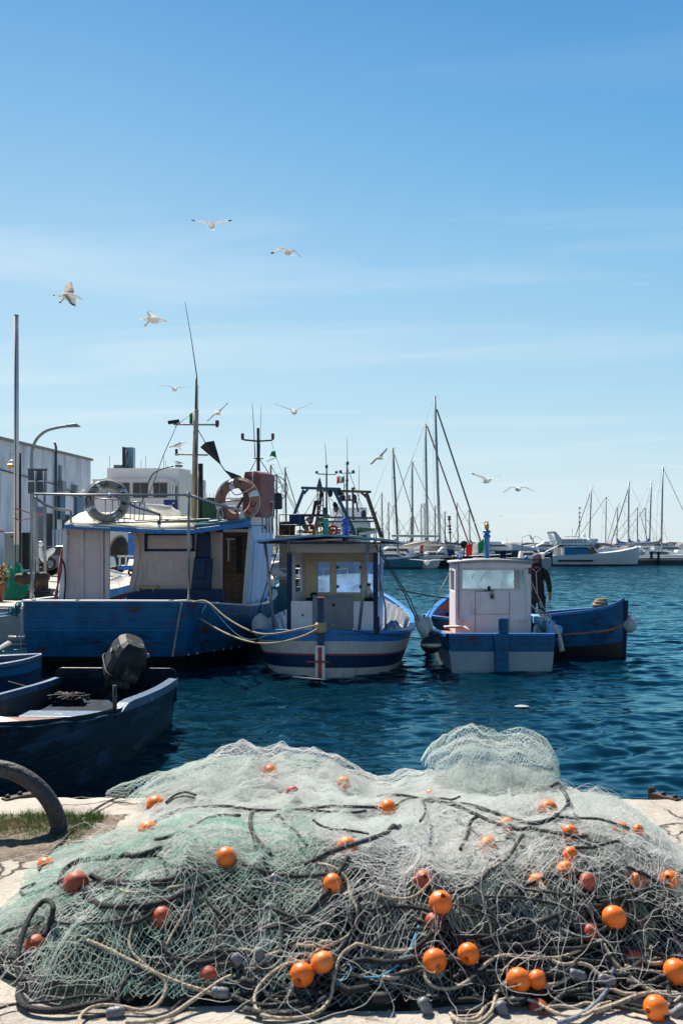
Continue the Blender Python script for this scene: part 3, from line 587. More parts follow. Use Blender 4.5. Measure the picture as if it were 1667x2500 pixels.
b.tube([P(483, 1048, Ym), P(500, 1078, Ym), P(504, 1086, Ym)], .009, 5); b.tube(spl([P(348, 1225, 20.8), P(356, 1196, 20.8), P(372, 1160, 20.8), P(395, 1145, 20.8), P(424, 1138, 20.8)], 6), .014, 6); b.build('stay', M['wire'], t1)
b = MB(); b.ball(P(437, 1138, 20.8), (.09, .09, .03), seg=12, rings=6); b.build('roof_lamp', M['greypaint'], t1)
b = MB(); b.tube([P(490, 1268, 20.9), P(490, 1132, 20.9)], .052, 12); b.build('exhaust_pipe', mat('sooty_brown_pipe', (.045, .03, .024), .7, var=.4), t1)
b = MB(); b.prism([P(494, 1266, 20.6), P(494, 1222, 20.6), P(508, 1214, 20.6), P(530, 1215, 20.6), P(530, 1266, 20.6)], (0, .5, 0)); b.build('green_box', M['green'], t1, bevel=.01)
b = MB(); b.prism([P(591, 1262, 20.9), P(592, 1205, 20.9), P(594, 1165, 20.9), P(597, 1151, 20.9), P(620, 1150, 20.9), P(635, 1156, 20.9), P(636, 1262, 20.9)], (.28, .45, 0))
b.pbox(590, 1165, 637, 1172, 20.86, .05); b.pbox(590, 1200, 637, 1206, 20.86, .05); rc_ = b.build('raft_canister', M['redbrown'], t1, bevel=.03)
b = MB(); b.tube([P(618, 1150, 20.85), P(616, 1185, 20.85), P(619, 1262, 20.85)], .012, 6); b.build('strap', M['ropeW'], rc_)
# black day shape cones on a line
def cone4(bm_, apex, base_c, wv, dv, mi=0):
    p = [base_c + wv, base_c + dv, base_c - wv, base_c - dv]; bm_.add([apex] + p + [base_c + (apex - base_c) * .25], [(0, 1, 2), (0, 2, 3), (0, 3, 4), (0, 4, 1), (1, 2, 5), (2, 3, 5), (3, 4, 5), (4, 1, 5)], mi)
b = MB(); Y = 20.6
cone4(b, P(541, 1137, Y), P(506, 1084, Y), P(523, 1076, Y) - P(506, 1084, Y), Vector((.02, .16, -.02))); cone4(b, P(548, 1147, Y), P(592, 1185, Y), P(596, 1165, Y) - P(592, 1185, Y) + Vector((-.06, 0, .02)), Vector((.02, .16, 0)))
b.tube([P(504, 1086, Y), P(541, 1137, Y), P(550, 1150, Y), P(575, 1175, Y)], .012, 6); b.build('day_shape', M['matblack'], t1)
b = MB(); b.bar(P(592, 1215, 20.7), P(566, 1266, 20.6), .1, .05); b.build('raft_cradle', M['matblack'], t1)
b = MB()
for (a, c) in (((520, 1224), (612, 1221)), ((636, 1222), (668, 1224)), ((636, 1262), (668, 1262))): b.tube([P(*a, 21.2), P(*c, 21.2)], .02, 6)
for px in (640, 650, 657, 665): b.tube([P(px, 1222, 21.2), P(px + 1, 1300, 21.4)], .018, 6)
b.build('roof_rail', M['steel'], t1)
# forward light mast
b = MB(); Y2 = 25.0; b.tube([P(631, 1150, Y2), P(630, 1045, Y2)], [.045, .03], 8); b.tube([P(594, 1070, Y2), P(596, 1074, Y2), P(630, 1077, Y2), P(663, 1075, Y2), P(666, 1071, Y2)], .022, 8); b.pbox(627, 1045, 633, 1062, Y2 - .04, .08)
b.tube([P(619, 1119, Y2), P(643, 1120, Y2)], .015, 6); b.tube([P(606, 1160, Y2), P(628, 1118, Y2)], .01, 5); b.tube([P(632, 1118, Y2), P(663, 1165, Y2)], .01, 5); b.tube([P(590, 1262, 20.9), P(604, 1170, Y2), P(606, 1160, Y2)], .006, 5); b.build('light_mast', M['matblack'], t1)
b = MB()
for px in (592, 666): b.pbox(px - 3.5, 1058, px + 3.5, 1070, Y2 - .05, .1); b.tube([P(px, 1070, Y2), P(px, 1074, Y2)], .03, 8)
b.build('navigation_lamp', M['redlens'], t1)
b = MB(); b.tube([P(623, 1117, Y2), P(620, 1050, Y2), P(616, 985, Y2)], [.014, .009, .006], 6); b.tube([P(634, 1117, Y2), P(636, 1050, Y2), P(638, 990, Y2)], [.01, .006, .004], 6); b.build('whip_antenna', M['wire'], t1)
b = MB(); b.grid([[P(663, 1102, Y2), P(672, 1100, Y2 + .05), P(674, 1112, Y2)], [P(658, 1115, Y2 + .06), P(665, 1113, Y2), P(674, 1118, Y2 + .04)]]); b.tube([P(674, 1118, Y2), P(660, 1121, Y2), P(651, 1126, Y2), P(656, 1127, Y2), P(670, 1119, Y2)], .006, 5); b.build('pennant', M['flagG'], t1, solid=.004)
b = MB(); b.tube([P(663, 1078, Y2), P(668, 1098, Y2)], .005, 5); b.tube([P(673, 1112, Y2), P(690, 1160, Y2)], .005, 5); b.build('halyard', M['wire'], t1)
# forward wheelhouse behind the raft, radar dish cage and drum
b = MB(); b.box(-3.4, -1.9, 24.2, 27, 1.0, 3.3); b.build('wheelhouse', M['white'], t1, bevel=.02)
b = MB(); cx, cy = 669, 1192
rot = Matrix.Rotation(R(35), 3, 'Y') @ Matrix.Rotation(R(70), 3, 'X')
b.torus(P(cx, cy, 24), .33, .012, rot, 24, 5); b.torus(P(cx, cy, 24), .2, .008, rot, 20, 5)
for k in range(6): a = k * math.pi / 3; b.tube([P(cx, cy, 24) + rot @ Vector((.33 * math.cos(a), .33 * math.sin(a), 0)), P(cx, cy + 2, 24) + rot @ Vector((0, 0, -.1))], .008, 5)
b.build('cage_reflector', M['darkspar'], t1)
b = MB(); b.lathe([(.0, 0), (.19, .0), (.2, .03), (.2, .3), (.17, .38), (0, .4)], P(669, 1243, 23.9), 18); b.build('drum', M['matblack'], t1)
# lifebuoys
def lifebuoy(loc, Rr, r, rot, m0, mb, top_txt, bot_txt, label, tsize, a_top, a_bot, nb=4, boff=0.5):
    t = thing('lifebuoy', label, 'lifebuoy', loc, local=True, group='lifebuoys on the cabin roof'); t.rotation_euler = rot
    Rx = Matrix.Rotation(R(90), 3, 'X')
    b = MB(); b.torus((0, 0, 0), Rr, r, Rx, 64, 14, mfun=lambda a: 1 if any(abs(((a - (boff + k * 2 * math.pi / nb) + math.pi) % (2 * math.pi)) - math.pi) < .13 for k in range(nb)) else 0)
    rg_ = b.build('ring', [m0, mb], t)
    b = MB()
    for txt, mid, step, flip in ((top_txt, 90, a_top, -1), (bot_txt, 270, a_bot, -1)):
        for i, ch in enumerate(txt):
            if ch == ' ': continue
            vs, fs = text_mesh(ch, tsize, bold=.006); ang = R(mid + flip * step * (i - (len(txt) - 1) / 2)); out = []
            for v in vs:
                rad = v.y / r; aa = ang - v.x / (Rr); rr = Rr + r * math.sin(max(-1.4, min(1.4, rad))) * 1.0; dd = r * math.cos(max(-1.4, min(1.4, rad))) + .003
                out.append(Vector((rr * math.cos(aa), -dd, rr * math.sin(aa))))
            b.add(out, fs)
    b.build('lettering', M['ink'], rg_)
    b = MB(); pts = []
    for k in range(4):
        a0 = boff + k * math.pi / 2; 
        for q in range(8): a = a0 + q / 8 * math.pi / 2; d = .055 + .012 * math.sin(q / 8 * math.pi); pts.append(Vector(((Rr + r + d - .05) * math.cos(a), .0 - .02 * math.sin(q), (Rr + r + d - .05) * math.sin(a))))
    b.tube(pts, .011, 6, closed=True); b.build('grab_line', M['ropeW'], t)
    return t
Rb = 42 * 20.2 / F; rb = 11.5 * 20.2 / F
lifebuoy(P(262, 1223, 20.2), Rb, rb, (R(-6), 0, R(4)), mat('grubby_white_canvas', (.30, .275, .24), .8, var=.2, wear=[((.17, .14, .11), 5, .54, .15)], bump=.2), M['plastic'], 'DANNA PRI', '8RZ IAT', 'grubby white lifebuoy with black letters at the left end of the blue boat roof', .15, 21, 27)
Rb = 42 * 20.1 / F; rb = 12 * 20.1 / F
lifebuoy(P(580, 1222, 20.1), Rb, rb, (R(-5), 0, R(-6)), mat('faded_orange_canvas', (.36, .15, .10), .8, var=.2, wear=[((.18, .07, .05), 6, .56, .12)], bump=.2), M['plastic'], 'HIWAW   ', 'DE  WR', 'faded orange lifebuoy with white bands leaning before the red canister', .15, 18, 30, boff=.35)
b = MB(); b.tube(spl([P(536, 1240, 20), P(530, 1262, 20), P(537, 1270, 20), P(546, 1258, 20), P(540, 1243, 20)], 5), .013, 6); b.tube(spl([P(600, 1250, 20), P(590, 1262, 20), P(603, 1275, 20), P(596, 1281, 20)], 5), .012, 6)
b.tube(spl([P(560, 1190, 20), P(575, 1208, 20), P(600, 1200, 20), P(622, 1186, 20)], 5), .012, 6); b.build('lashing', M['ropeW'], t1)

# ======================= middle boat: white and blue double-ender
t2 = thing('fishing_boat', 'small white and blue fishing boat with rounded stern and open wheelhouse under a flat canopy', 'fishing boat', (-.36, 17.6, 0), R(-6.5), local=True)
st = [(0, .05, .80, .03, -.35), (.12, .52, .79, .12, -.36), (.45, 1.0, .76, .35, -.38), (1.1, 1.38, .72, .7, -.4), (2.2, 1.52, .72, .85, -.4), (4.0, 1.42, .82, .7, -.4), (5.6, .98, 1.02, .35, -.4), (6.7, .45, 1.22, .1, -.38), (7.3, .04, 1.36, .02, -.35)]
hull(t2, st, [(.30, M['black']), (.455, M['hullwhite']), (.645, M['navy']), (.672, M['red']), (.865, M['hullwhite']), (1.0, M['bluetrim'])], deck=.5, deckmat=M['greypaint'], cap=M['bluetrim'], p=.45, inmat=mat('pale_blue_inner_planking', (.3, .42, .6), .6, var=.3, wear=[((.6, .6, .62), 5, .55, .06), ((.05, .1, .2), 8, .62, .05)]))
b = MB()     # ribs of the bulwark and white netting heap
for k in range(9):
    y = 2.6 + k * .42; x = 1.42 - .035 * k * k * .42; b.bar((x - .12, y, .52), (x - .02, y, .86 + .03 * k), .07, .08); b.bar((-x + .12, y, .52), (-x + .02, y, .86 + .03 * k), .07, .08)
b.build('bulwark_rib', M['white'], t2)
b = MB(); rr = []
for i in range(14):
    rr.append([Vector((.86 + .5 * j / 9, 1.9 + 1.4 * i / 13, .52 + .22 * math.sin(math.pi * i / 13) * math.sin(math.pi * j / 9) ** .6 * (1 + .5 * math.sin(i * 2.3 + j * 1.7)) )) for j in range(10)])
b.grid(rr); setp(b.build('white_net', mat('bundled_white_net', (.75, .75, .74), .9, var=.2, bump=.8, bs=30), t2))
# rudder, stern post and crosspiece
b = MB(); b.box(-.055, .055, -.10, .03, -.4, 1.42 - .02, 0); sp_ = b.build('stern_post', mat('striped_post_blue', (.008, .04, .11), .5), t2, bevel=.01)
b = MB(); b.box(-.085, .085, -.155, -.102, -.4, .58, 0); b.box(-.035, .035, -.162, -.156, -.4, .55, 1); ru_ = b.build('rudder', [M['white'], M['red']], t2, bevel=.008)
b = MB(); b.bar((-.24, -.19, .30), (.17, -.19, .305), .04, .028); b.build('rudder_bracket', M['red'], ru_, bevel=.008)
b = MB(); b.box(-.065, .065, -.11, .04, 1.40, 1.425); b.build('post_cap', M['red'], sp_)
b = MB(); b.lathe([(.08, .80), (.115, .83), (.1, .86), (.115, .89), (.1, .92), (.115, .95), (.08, .98)], (0, -.03, 0), 14); b.build('rope_turns', M['ropeY'], sp_)
b = MB(); b.bar((.98, .1, .78), (.98, .1, 1.08), .09, .09); b.build('bitt', M['navy'], t2)
# cabin
b = MB(); yb = 1.45; x0, x1 = -.80, .83
b.box(x0, -.36, yb, yb + .04, .52, 1.27); b.box(.42, x1, yb, yb + .04, .52, 1.27)
b.box(x0, x0 + .03, yb + .1, 3.25, .5, 1.25); b.box(x1 - .03, x1, yb + .1, 3.25, .5, 1.25)
b.build('cabin_panel', M['mauve'], t2, bevel=.006)
b = MB(); b.box(-.355, .415, yb - .03, yb + .02, .52, 1.36); b.box(-.36, .42, yb - .036, yb + .03, 1.362, 1.385); hd_ = b.build('half_door', M['greypaint'], t2, bevel=.006)
b = MB()
for x in (x0 - .06, x1 - .03): b.box(x, x + .09, yb + .0, yb + .09, .5, 2.36)
b.build('door_post', M['navy'], t2, bevel=.006)
b = MB(); yf = 3.2
for (xa, xb, za, zb) in ((x0, x1, .6, 1.33), (x0, x1, 2.02, 2.36), (x0, -.52, 1.33, 2.02), (-.22, -.13, 1.33, 2.02), (.42, .52, 1.33, 2.02), (.76, x1, 1.33, 2.02)): b.box(xa, xb, yf, yf + .05, za, zb)
b.build('front_wall', mat('cream_cabin_paint', (.93, .76, .54), .55, var=.1), t2, bevel=.006)
wfm = mat('cream_window_frame', (.78, .7, .58), .5)
for xa, xb in ((-.52, -.22), (-.13, .42), (.52, .76)):
    b = MB()
    for q in ((xa, xa + .03, 1.33, 2.02), (xb - .03, xb, 1.33, 2.02), (xa + .03, xb - .03, 1.33, 1.36), (xa + .03, xb - .03, 1.99, 2.02)): b.box(q[0], q[1], yf - .03, yf - .002, q[2], q[3])
    wf_ = b.build('window_frame', wfm, t2)
    b = MB(); b.box(xa + .005, xb - .005, yf + .01, yf + .02, 1.335, 2.015); b.build('pane', M['clear'], wf_)
b = MB()
for x in (-.1, .37):
    for z in (1.45, 1.85): b.box(x, x + .05, yf - .05, yf - .03, z, z + .06)
b.build('hinge', M['wire'], t2)
b = MB()     # side walls above, with window opening on each side
for x in (x0, x1 - .03):
    b.box(x, x + .03, yb + .1, 1.95, 1.25, 2.36); b.box(x, x + .03, 2.75, yf, 1.25, 2.36); b.box(x, x + .03, 1.95, 2.75, 1.95, 2.36); b.box(x, x + .03, 1.95, 2.75, 1.25, 1.4)
b.build('side_wall', M['mauve'], t2)
b = MB()
for x in (x0 - .02, x1): b.box(x, x + .02, yb + .1, 3.25, .5, 2.36)
b = MB(); b.box(x1 + .002, x1 + .03, yb + .1, 3.3, .5, 1.3); b.box(x1 + .002, x1 + .03, yb + .1, 1.98, 1.305, 2.36); b.box(x1 + .002, x1 + .03, 2.72, 3.3, 1.305, 2.36); b.box(x0 - .03, x0 - .002, yb + .1, 3.3, .5, 1.3); b.build('outer_cladding', M['bluetrim'], t2, bevel=.005)
b = MB()
for k in range(5): b.box(x0 + .03, x1 - .03, yb + .12 + k * .36, yb + .3 + k * .36, 2.28 - .01 * k, 2.33)
b.box(x0 - .05, x1 + .05, yb - .02, yb + .06, 2.20, 2.36); b.build('ceiling_slat', mat('beige_ceiling_board', (.5, .46, .42), .6, var=.1), t2, bevel=.005)
b = MB(); b.lathe([(0, .0), (.05, 0), (.06, .03), (0, .04)], (-.02, 1.9, 2.2), 12); b.box(-.15, .2, 2.3, 2.36, 2.22, 2.25); b.build('ceiling_lamp', M['gel'], t2)
b = MB(); b.box(x0 - .03, x1 + .03, yb - .01, 3.3, 2.37, 2.40); b.build('cabin_top', M['navy'], t2, bevel=.01)
b = MB(); rws = []
for i, y in enumerate((.95, 1.9, 2.9, 3.7)): rws.append([Vector((x, y, 2.43 + .115 * (1 - abs((x + .02) / 1.32) ** 1.5) - .01 * i)) for x in (-1.36, -.9, -.45, -.02, .4, .85, 1.28)])
b.grid(rws, 0, False); b.build('canopy', mat('canopy_sheet_blue', (.20, .38, .55), .5, var=.2, wear=[((.55, .62, .66), 5, .6, .1)]), t2, solid=.035)
b = MB()
for x in (-1.1, -.02, 1.0):
    b.bar((x, 1.0, 2.40), (x, 3.6, 2.39), .04, .035)
for y in (1.05, 2.2, 3.5): b.bar((-1.33, y, 2.385), (1.25, y, 2.385), .03, .03)
b.build('canopy_frame', M['matblack'], t2)
b = MB(); b.tube([(-1.22, 1.1, 2.4), (-1.02, 1.0, .72)], .03, 8); b.tube([(.76, .95, 2.4), (.60, .7, .74)], .03, 8); b.tube([(-.75, 1.0, 2.4), (-.9, 2.4, 1.7)], .02, 6); b.tube([(.8, 1.5, 2.4), (.98, 2.3, 1.1), (.98, 2.3, .7)], .018, 6); b.build('canopy_pole', M['steel'], t2)
b = MB(); b.tube([(.85, 1.4, 2.34), (1.42, .95, 1.45), (1.66, .8, .95)], .012, 5); b.tube([(.92, 1.4, 2.3), (1.52, 1.0, 1.35), (1.7, .82, .95)], .012, 5); b.tube([(-1.0, 1.3, 2.3), (-1.35, 1.5, 1.3), (-1.5, 1.7, .85)], .012, 5); b.build('stay', M['wire'], t2)
b = MB(); b.lathe([(.0, 0), (.06, 0), (.065, .15), (.035, .2), (.035, .24), (0, .24)], (.62, 2.6, 1.28), 14); b.lathe([(.0, .241), (.038, .241), (.038, .29), (0, .29)], (.62, 2.6, 1.28), 12, mi=1); b.box(.5, .78, 2.5, 2.8, 1.1, 1.28, 1); b.build('bottle', [M['plastic'], M['matblack']], t2)
b = MB(); b.ball((-.5, 2.6, 1.33), (.08, .08, .06)); b.box(-.65, -.3, 2.5, 2.8, 1.1, 1.27); b.build('instrument', M['matblack'], t2)
b = MB(); b.lathe([(.0, 0), (.07, 0), (.07, .3), (.09, .32), (.09, .36), (.05, .4), (.07, .44), (.06, .5), (0, .5)], (.06, 3.4, 2.42), 12); b.build('lamp_post', mat('cobalt_post', (.015, .06, .3), .4), t2)
b = MB(); b.lathe([(0, 0), (.02, 0), (.02, .01), (0, .01)], (-.55, 1.44, 1.0), 8, Matrix.Rotation(R(90), 3, 'X')); b.lathe([(0, 0), (.03, 0), (.03, .01), (0, .01)], (.05, 1.415, 1.2), 8, Matrix.Rotation(R(90), 3, 'X')); b.build('knob', M['matblack'], t2)
# ======================= small boat with pinkish white cabin
t3 = thing('fishing_boat', 'small blue fishing boat with square transom and closed mauve white cabin beside the hooded man', 'fishing boat', (2.96, 18.4, 0), R(-1), local=True)
st = [(0, .98, .66, .86, -.3), (.6, 1.06, .63, .86, -.32), (1.8, 1.2, .64, .9, -.33), (3.2, 1.15, .76, .75, -.33), (4.6, .78, .98, .4, -.32), (5.5, .35, 1.16, .12, -.3), (6.0, .04, 1.28, .02, -.28)]
g3 = mat('pale_grey_blue_bottom', (.30, .38, .42), .5, var=.1, wear=[((.2, .1, .05), 9, .66, .06, (3, 1, .5))])
hull(t3, st, [(.27, M['black']), (.70, g3), (1.0, M['blue'])], deck=.5, deckmat=M['orange_deck'], cap=M['bluetrim'], p=.6, inmat=M['orange_deck'], capw=.14)
b = MB(); b.box(-.14, .11, -.11, -.012, -.3, .72); b.box(-.07, .11, -.10, .0, .72, 1.0); b.build('rudder', M['blue'], t3, bevel=.012)
b = MB(); b.box(-.45, -.14, -.006, -.002, 0, 0.01)
b = MB(); X0, X1 = -.745, .735; yb = 1.15; yf = 2.45; zt = 2.02
def taper(p): return p
b.box(X0 + .1, X1 - .1, yb, yb + .04, .58, 1.45)
for k in (X0, X1 - .1): b.box(k, k + .1, yb - .01, yb + .05, .56, zt - .14)
b.box(X0, X1, yb - .012, yb + .052, zt - .137, zt)
b.build('cabin_wall', M['mauve'], t3, bevel=.012)
b = MB()
for x in (X0, X1 - .04): b.box(x, x + .04, yb + .052, yf, .58, 1.42); b.box(x, x + .04, yb + .052, yb + .25, 1.42, zt - .02); b.box(x, x + .04, yf - .2, yf, 1.42, zt - .02); b.box(x, x + .04, yb + .25, yf - .2, zt - .2, zt - .02)
b.box(X0 + .04, X1 - .04, yf - .05, yf, .58, 1.40); b.box(X0 + .04, X0 + .14, yf - .05, yf, 1.40, zt - .02); b.box(X1 - .14, X1 - .04, yf - .05, yf, 1.40, zt - .02)
b.build('side_wall', M['mauve'], t3, bevel=.008)
b = MB(); rr = [[Vector((x, y, zt + .045 * (1 - (x / .8) ** 2))) for x in (-.79, -.5, -.2, .1, .4, .78)] for y in (yb - .06, 1.8, yf + .05)]
b.grid(rr); b.build('cabin_roof', mat('greyed_roof_paint', (.42, .40, .42), .6, var=.15), t3, solid=.05)
b = MB()
for q in ((X0 + .1, X0 + .14, 1.45, 1.9), (X1 - .14, X1 - .1, 1.45, 1.9), (X0 + .14, X1 - .14, 1.45, 1.49), (X0 + .14, X1 - .14, 1.85, 1.9)): b.box(q[0], q[1], yb + .005, yb + .045, q[2], q[3])
wf_ = b.build('window_frame', mat('cream_frame', (.74, .7, .62), .5, var=.1), t3, bevel=.006)
b = MB(); b.box(X0 + .13, X1 - .13, yb + .02, yb + .028, 1.47, 1.86); b.build('pane', glass_mat('smeared_glass', (.95, .98, .99), .3, .3, (.7, .85, .9)), wf_)
b = MB(); b.box(X0 + .14, X1 - .14, yf - .03, yf - .022, 1.402, zt - .02); b.build('pane', glass_mat('bright_haze_glass', (.95, .98, .99), .3, .75, (.66, .86, .95)), t3)  # pane added so sun scatter brightens the window; haze colour mimics bright water
b = MB()     # bird lime and paint splashes on the glass
for (x, z, h) in ((-.43, 1.66, .12), (-.40, 1.70, .10), (-.26, 1.60, .11), (-.22, 1.68, .10), (-.18, 1.70, .12), (.38, 1.60, .06)): b.prism([(x, yb + .018, z), (x + .014, yb + .018, z + .01), (x + .03, yb + .018, z + h), (x + .012, yb + .018, z + h * .8)], (0, -.003, 0))
b.build('paint_splash', M['white'], wf_)
b = MB(); b.tube([(X0 + .06, yb - .05, zt - .02), (X0 + .06, yb - .05, .9)], .008, 6); b.build('cable', M['wire'], t3)
b = MB(); b.tube([(-.7, yb + .15, zt + .06), (-.7, yb + .15, zt + .10), (-.7, yf - .1, zt + .10), (-.7, yf - .1, zt + .06)], .012, 6); b.build('grab_rail', M['steel'], t3)
b = MB(); b.box(.68, .74, yb - .05, yb - .013, 1.78, 1.9); b.build('side_lamp', M['redlens'], t3, bevel=.008)
b = MB()
for x in (-.36, .31): b.box(x, x + .008, yb - .006, yb - .001, .6, 1.43)
b.box(-.352, .31, yb - .006, yb - .001, .985, .993); b.box(-.36, .0, yb - .008, yb - .001, 1.432, 1.444); b.build('door_seam', mat('brown_seam', (.2, .12, .09), .8), t3)
b = MB(); b.lathe([(0, 0), (.028, 0), (.034, .05), (.02, .08), (0, .08)], (-.09, yb - .03, 1.46), 10); b.box(-.2, .02, yb - .02, yb - .008, 1.445, 1.455); b.torus((-.04, yb - .03, 1.38), .03, .007, Matrix.Rotation(R(90), 3, 'X'), 12, 6); b.ball((-.03, yb - .035, 1.33), (.035, .02, .045), seg=8, rings=6); b.build('padlock', M['wire'], t3)
b = MB(); b.bar((-.62, yb - .06, .92), (-.52, yb - .06, .84), .14, .02); b.bar((.5, yb - .06, .86), (.64, yb - .06, .9), .14, .02); b.build('cabin_step', M['mauve'], t3, bevel=.005)
b = MB(); b.box(X0 + .04, X1, yb - .02, yb - .003, .5, .57); b.build('kick_strip', M['navy'], t3)
for x in (-.64, .66):
    b = MB(); b.lathe([(0, 0), (.04, 0), (.04, .05), (.02, .08), (0, .08)], (x, yb + .1, zt + .03), 10); b.build('roof_stud', M['bluetrim'], t3)
b = MB(); b.lathe([(0, 0), (.055, 0), (.055, .42), (.075, .43), (.075, .47), (.045, .5), (.075, .54), (.09, .55), (.06, .58), (0, .58)], (-.02, 2.0, zt + .05), 14); b.lathe([(0, .58), (.03, .58), (.045, .63), (.05, .68), (.02, .72), (0, .72)], (-.02, 2.0, zt + .05), 12, mi=1); b.build('lamp_post', [M['bluetrim'], M['gold']], t3)
fl = []
for i in range(13):
    u = i / 12; fl.append([Vector((-.08 - .36 * u, 2.0 + .05 * math.sin(u * 7 + v * 2), zt + .46 - v * .24 - u * .17 - .03 * math.sin(u * 5))) for v in (0, .33, .66, 1)])
for (a, c), mm in zip(((0, 5), (4, 9), (8, 13)), ('flagG', 'flagW', 'flagR')):
    b = MB(); b.grid(fl[a:c]); b.build('flag_stripe', M[mm], t3, solid=.004)
b = MB(); b.tube([(-.95, 1.3, .72), (-.6, 1.0, .76), (-.55, .4, .72)], .03, 8); b.tube(spl([(.75, .9, .56), (.86, 1.3, .72), (.95, 1.9, .6)], 5), .05, 8); b.build('deck_rope', M['ropeW'], t3)
b = MB()
for k, (y, dz) in enumerate(((.5, .0), (1.2, .03), (1.9, .06))): b.box(.95, 1.22, y, y + .72, .66 + dz, .80 + dz * 1.5)
b.build('side_locker', mat('light_blue_locker_paint', (.16, .42, .66), .5, var=.2, wear=[((.5, .6, .65), 6, .6, .05)]), t3, bevel=.02)
b = MB(); rr = [[Vector((.74 + .26 * u, .95 + .5 * v, .55 + .17 * math.sin(math.pi * u) * math.sin(math.pi * v) + .03 * math.sin(9 * u + 6 * v))) for u in [i / 8 for i in range(9)]] for v in [j / 8 for j in range(9)]]
b.grid(rr); b.build('sack', mat('beige_sacking', (.5, .4, .3), .9, bump=.4), t3)
# ======================= blue boat on the right with its bow to the right
t4 = thing('rowing_boat', 'blue open boat with a thin orange stripe and high bow pointing right', 'boat', (2.12, 22.5, 0), R(-115.5), local=True)
st = [(0, .75, .78, .6, -.25), (.8, .92, .74, .65, -.27), (1.9, .95, .78, .6, -.28), (3.0, .72, .90, .36, -.28), (3.7, .42, 1.00, .10, -.27), (4.0, .2, 1.10, .04, -.26), (4.15, .04, 1.20, .02, -.25)]
hull(t4, st, [(.43, mat('dark_red_black_bottom', (.02, .012, .014), .5)), (.635, M['blue']), (.665, M['orange_deck']), (1.0, M['blue'])], deck=.35, deckmat=M['navy'], cap=M['bluetrim'], p=.55, inmat=M['navy'], capw=.1)
b = MB(); b.bar((0, 4.14, -.25), (0, 4.2, 1.2), .09, .09); b.build('stem_post', M['navy'], t4, bevel=.015)
b = MB()
for k in range(6): b.torus((.04 + random.uniform(-.02, .02), 3.68 + random.uniform(-.02, .02), 1.06 + .028 * k), .16 - .012 * k, .022, Matrix.Rotation(random.uniform(-.12, .12), 3, 'X') @ Matrix.Rotation(random.uniform(-.12, .12), 3, 'Y'), 20, 6)
b.build('rope_coil', mat('tan_rope_coil', (.35, .24, .15), .9, var=.4, vs=30, bump=.6, bs=60), t4)
b = MB(); b.bar((-.85, 1.6, .6), (.85, 1.6, .6), .25, .04); b.bar((-.7, .6, .6), (.7, .6, .6), .25, .04); b.build('thwart', M['bluetrim'], t4)
def fender(name, label, pts, r, m, cat='fender', mats2=None):
    t = thing(name, label, cat, (pts[0][0], pts[0][1], min(p[2] for p in pts)))
    b = MB(); b.tube(pts, r, 14); b.build('body', m, t); return t
def buoyball(label, c, r, m, stripe=None, sc=(1, 1, 1.1)):
    t = thing('buoy', label, 'buoy', (c.x, c.y, c.z - r))
    b = MB(); b.ball(c, (r * sc[0], r * sc[1], r * sc[2]), seg=20, rings=12); b.tube([c + Vector((0, 0, r)), c + Vector((0, 0, r * 1.35))], [r * .35, r * .22], 10); b.build('body', m, t)
    if stripe: b = MB(); b.torus(c, r * .92, r * .22, None, 24, 8); b.build('band', stripe, t)
    b = MB(); b.torus(c + Vector((0, 0, r * 1.4)), r * .16, r * .05, Matrix.Rotation(R(90), 3, 'X'), 12, 6); b.build('eye', M['ropeK'], t); return t
buoyball('big grey round buoy hanging off the bow of the right blue boat', P(1534, 1525, 20.75), .16, M['rubber'])
buoyball('pale grey round buoy between the big blue boat and the middle boat', P(636, 1527, 18.9), .17, M['rubber'], sc=(1, 1, 1.3))
buoyball('black and white round buoy low at the stern corner of the mauve cabin boat', P(1052, 1574, 18.3), .17, M['matblack'], M['rubber'], sc=(1.15, 1, .95))
fender('fender', 'long white fender hanging from the right side of the middle boat', [P(1017, 1500, 18.6), P(1020, 1508, 18.6), P(1030, 1530, 18.6), P(1041, 1552, 18.6), P(1044, 1560, 18.6)], [.03, .085, .11, .10, .04], M['rubber'])
fender('fender', 'shorter pale fender at the left side of the mauve cabin boat', [P(1042, 1505, 19), P(1043, 1512, 19), P(1047, 1530, 19), P(1050, 1542, 19)], [.03, .07, .085, .03], M['rubber'])
fender('fender', 'bent white hose fender at the right side of the mauve cabin boat', spl([P(1349, 1528, 18.9), P(1357, 1538, 18.9), P(1364, 1558, 18.9), P(1371, 1590, 18.9)], 5), .05, M['rubber'])
# mooring ropes
def rope(name, label, pts, r, m, cat='rope', n=7):
    b = MB(); b.tube(pts, r, n); o = b.build(name, m); return setp(o, label, cat)
rope('mooring_rope', 'upper yellowed mooring rope sagging from the blue stern to the middle boat', spl([P(470, 1470, 18.5), P(505, 1469, 18.35), P(555, 1510, 18.0), P(615, 1542, 17.6), P(665, 1548, 17.4), P(730, 1536, 17.35), P(783, 1524, 17.5)], 6), .017, M['ropeY'])
rope('mooring_rope', 'lower yellowed mooring rope from the blue hull fairlead to the middle boat', spl([P(487, 1509, 18.7), P(545, 1543, 18.2), P(610, 1567, 17.6), P(672, 1570, 17.4), P(740, 1553, 17.35), P(785, 1530, 17.5)], 6), .017, M['ropeY'])
rope('mooring_rope', 'thin blue line drooping along the big blue hull', spl([P(505, 1470, 18.4), P(490, 1503, 18.6)], 4) + spl([P(508, 1471, 18.3), P(535, 1505, 18.2), P(580, 1550, 17.9), P(620, 1561, 17.7), P(665, 1545, 17.6)], 6), .006, M['ropeB'], n=5)
rope('mooring_rope', 'dark rope tied between the middle boat bow and the mauve cabin boat', sag(P(968, 1437, 22.5), P(1102, 1461, 22.8), .03), .018, M['ropeK'])
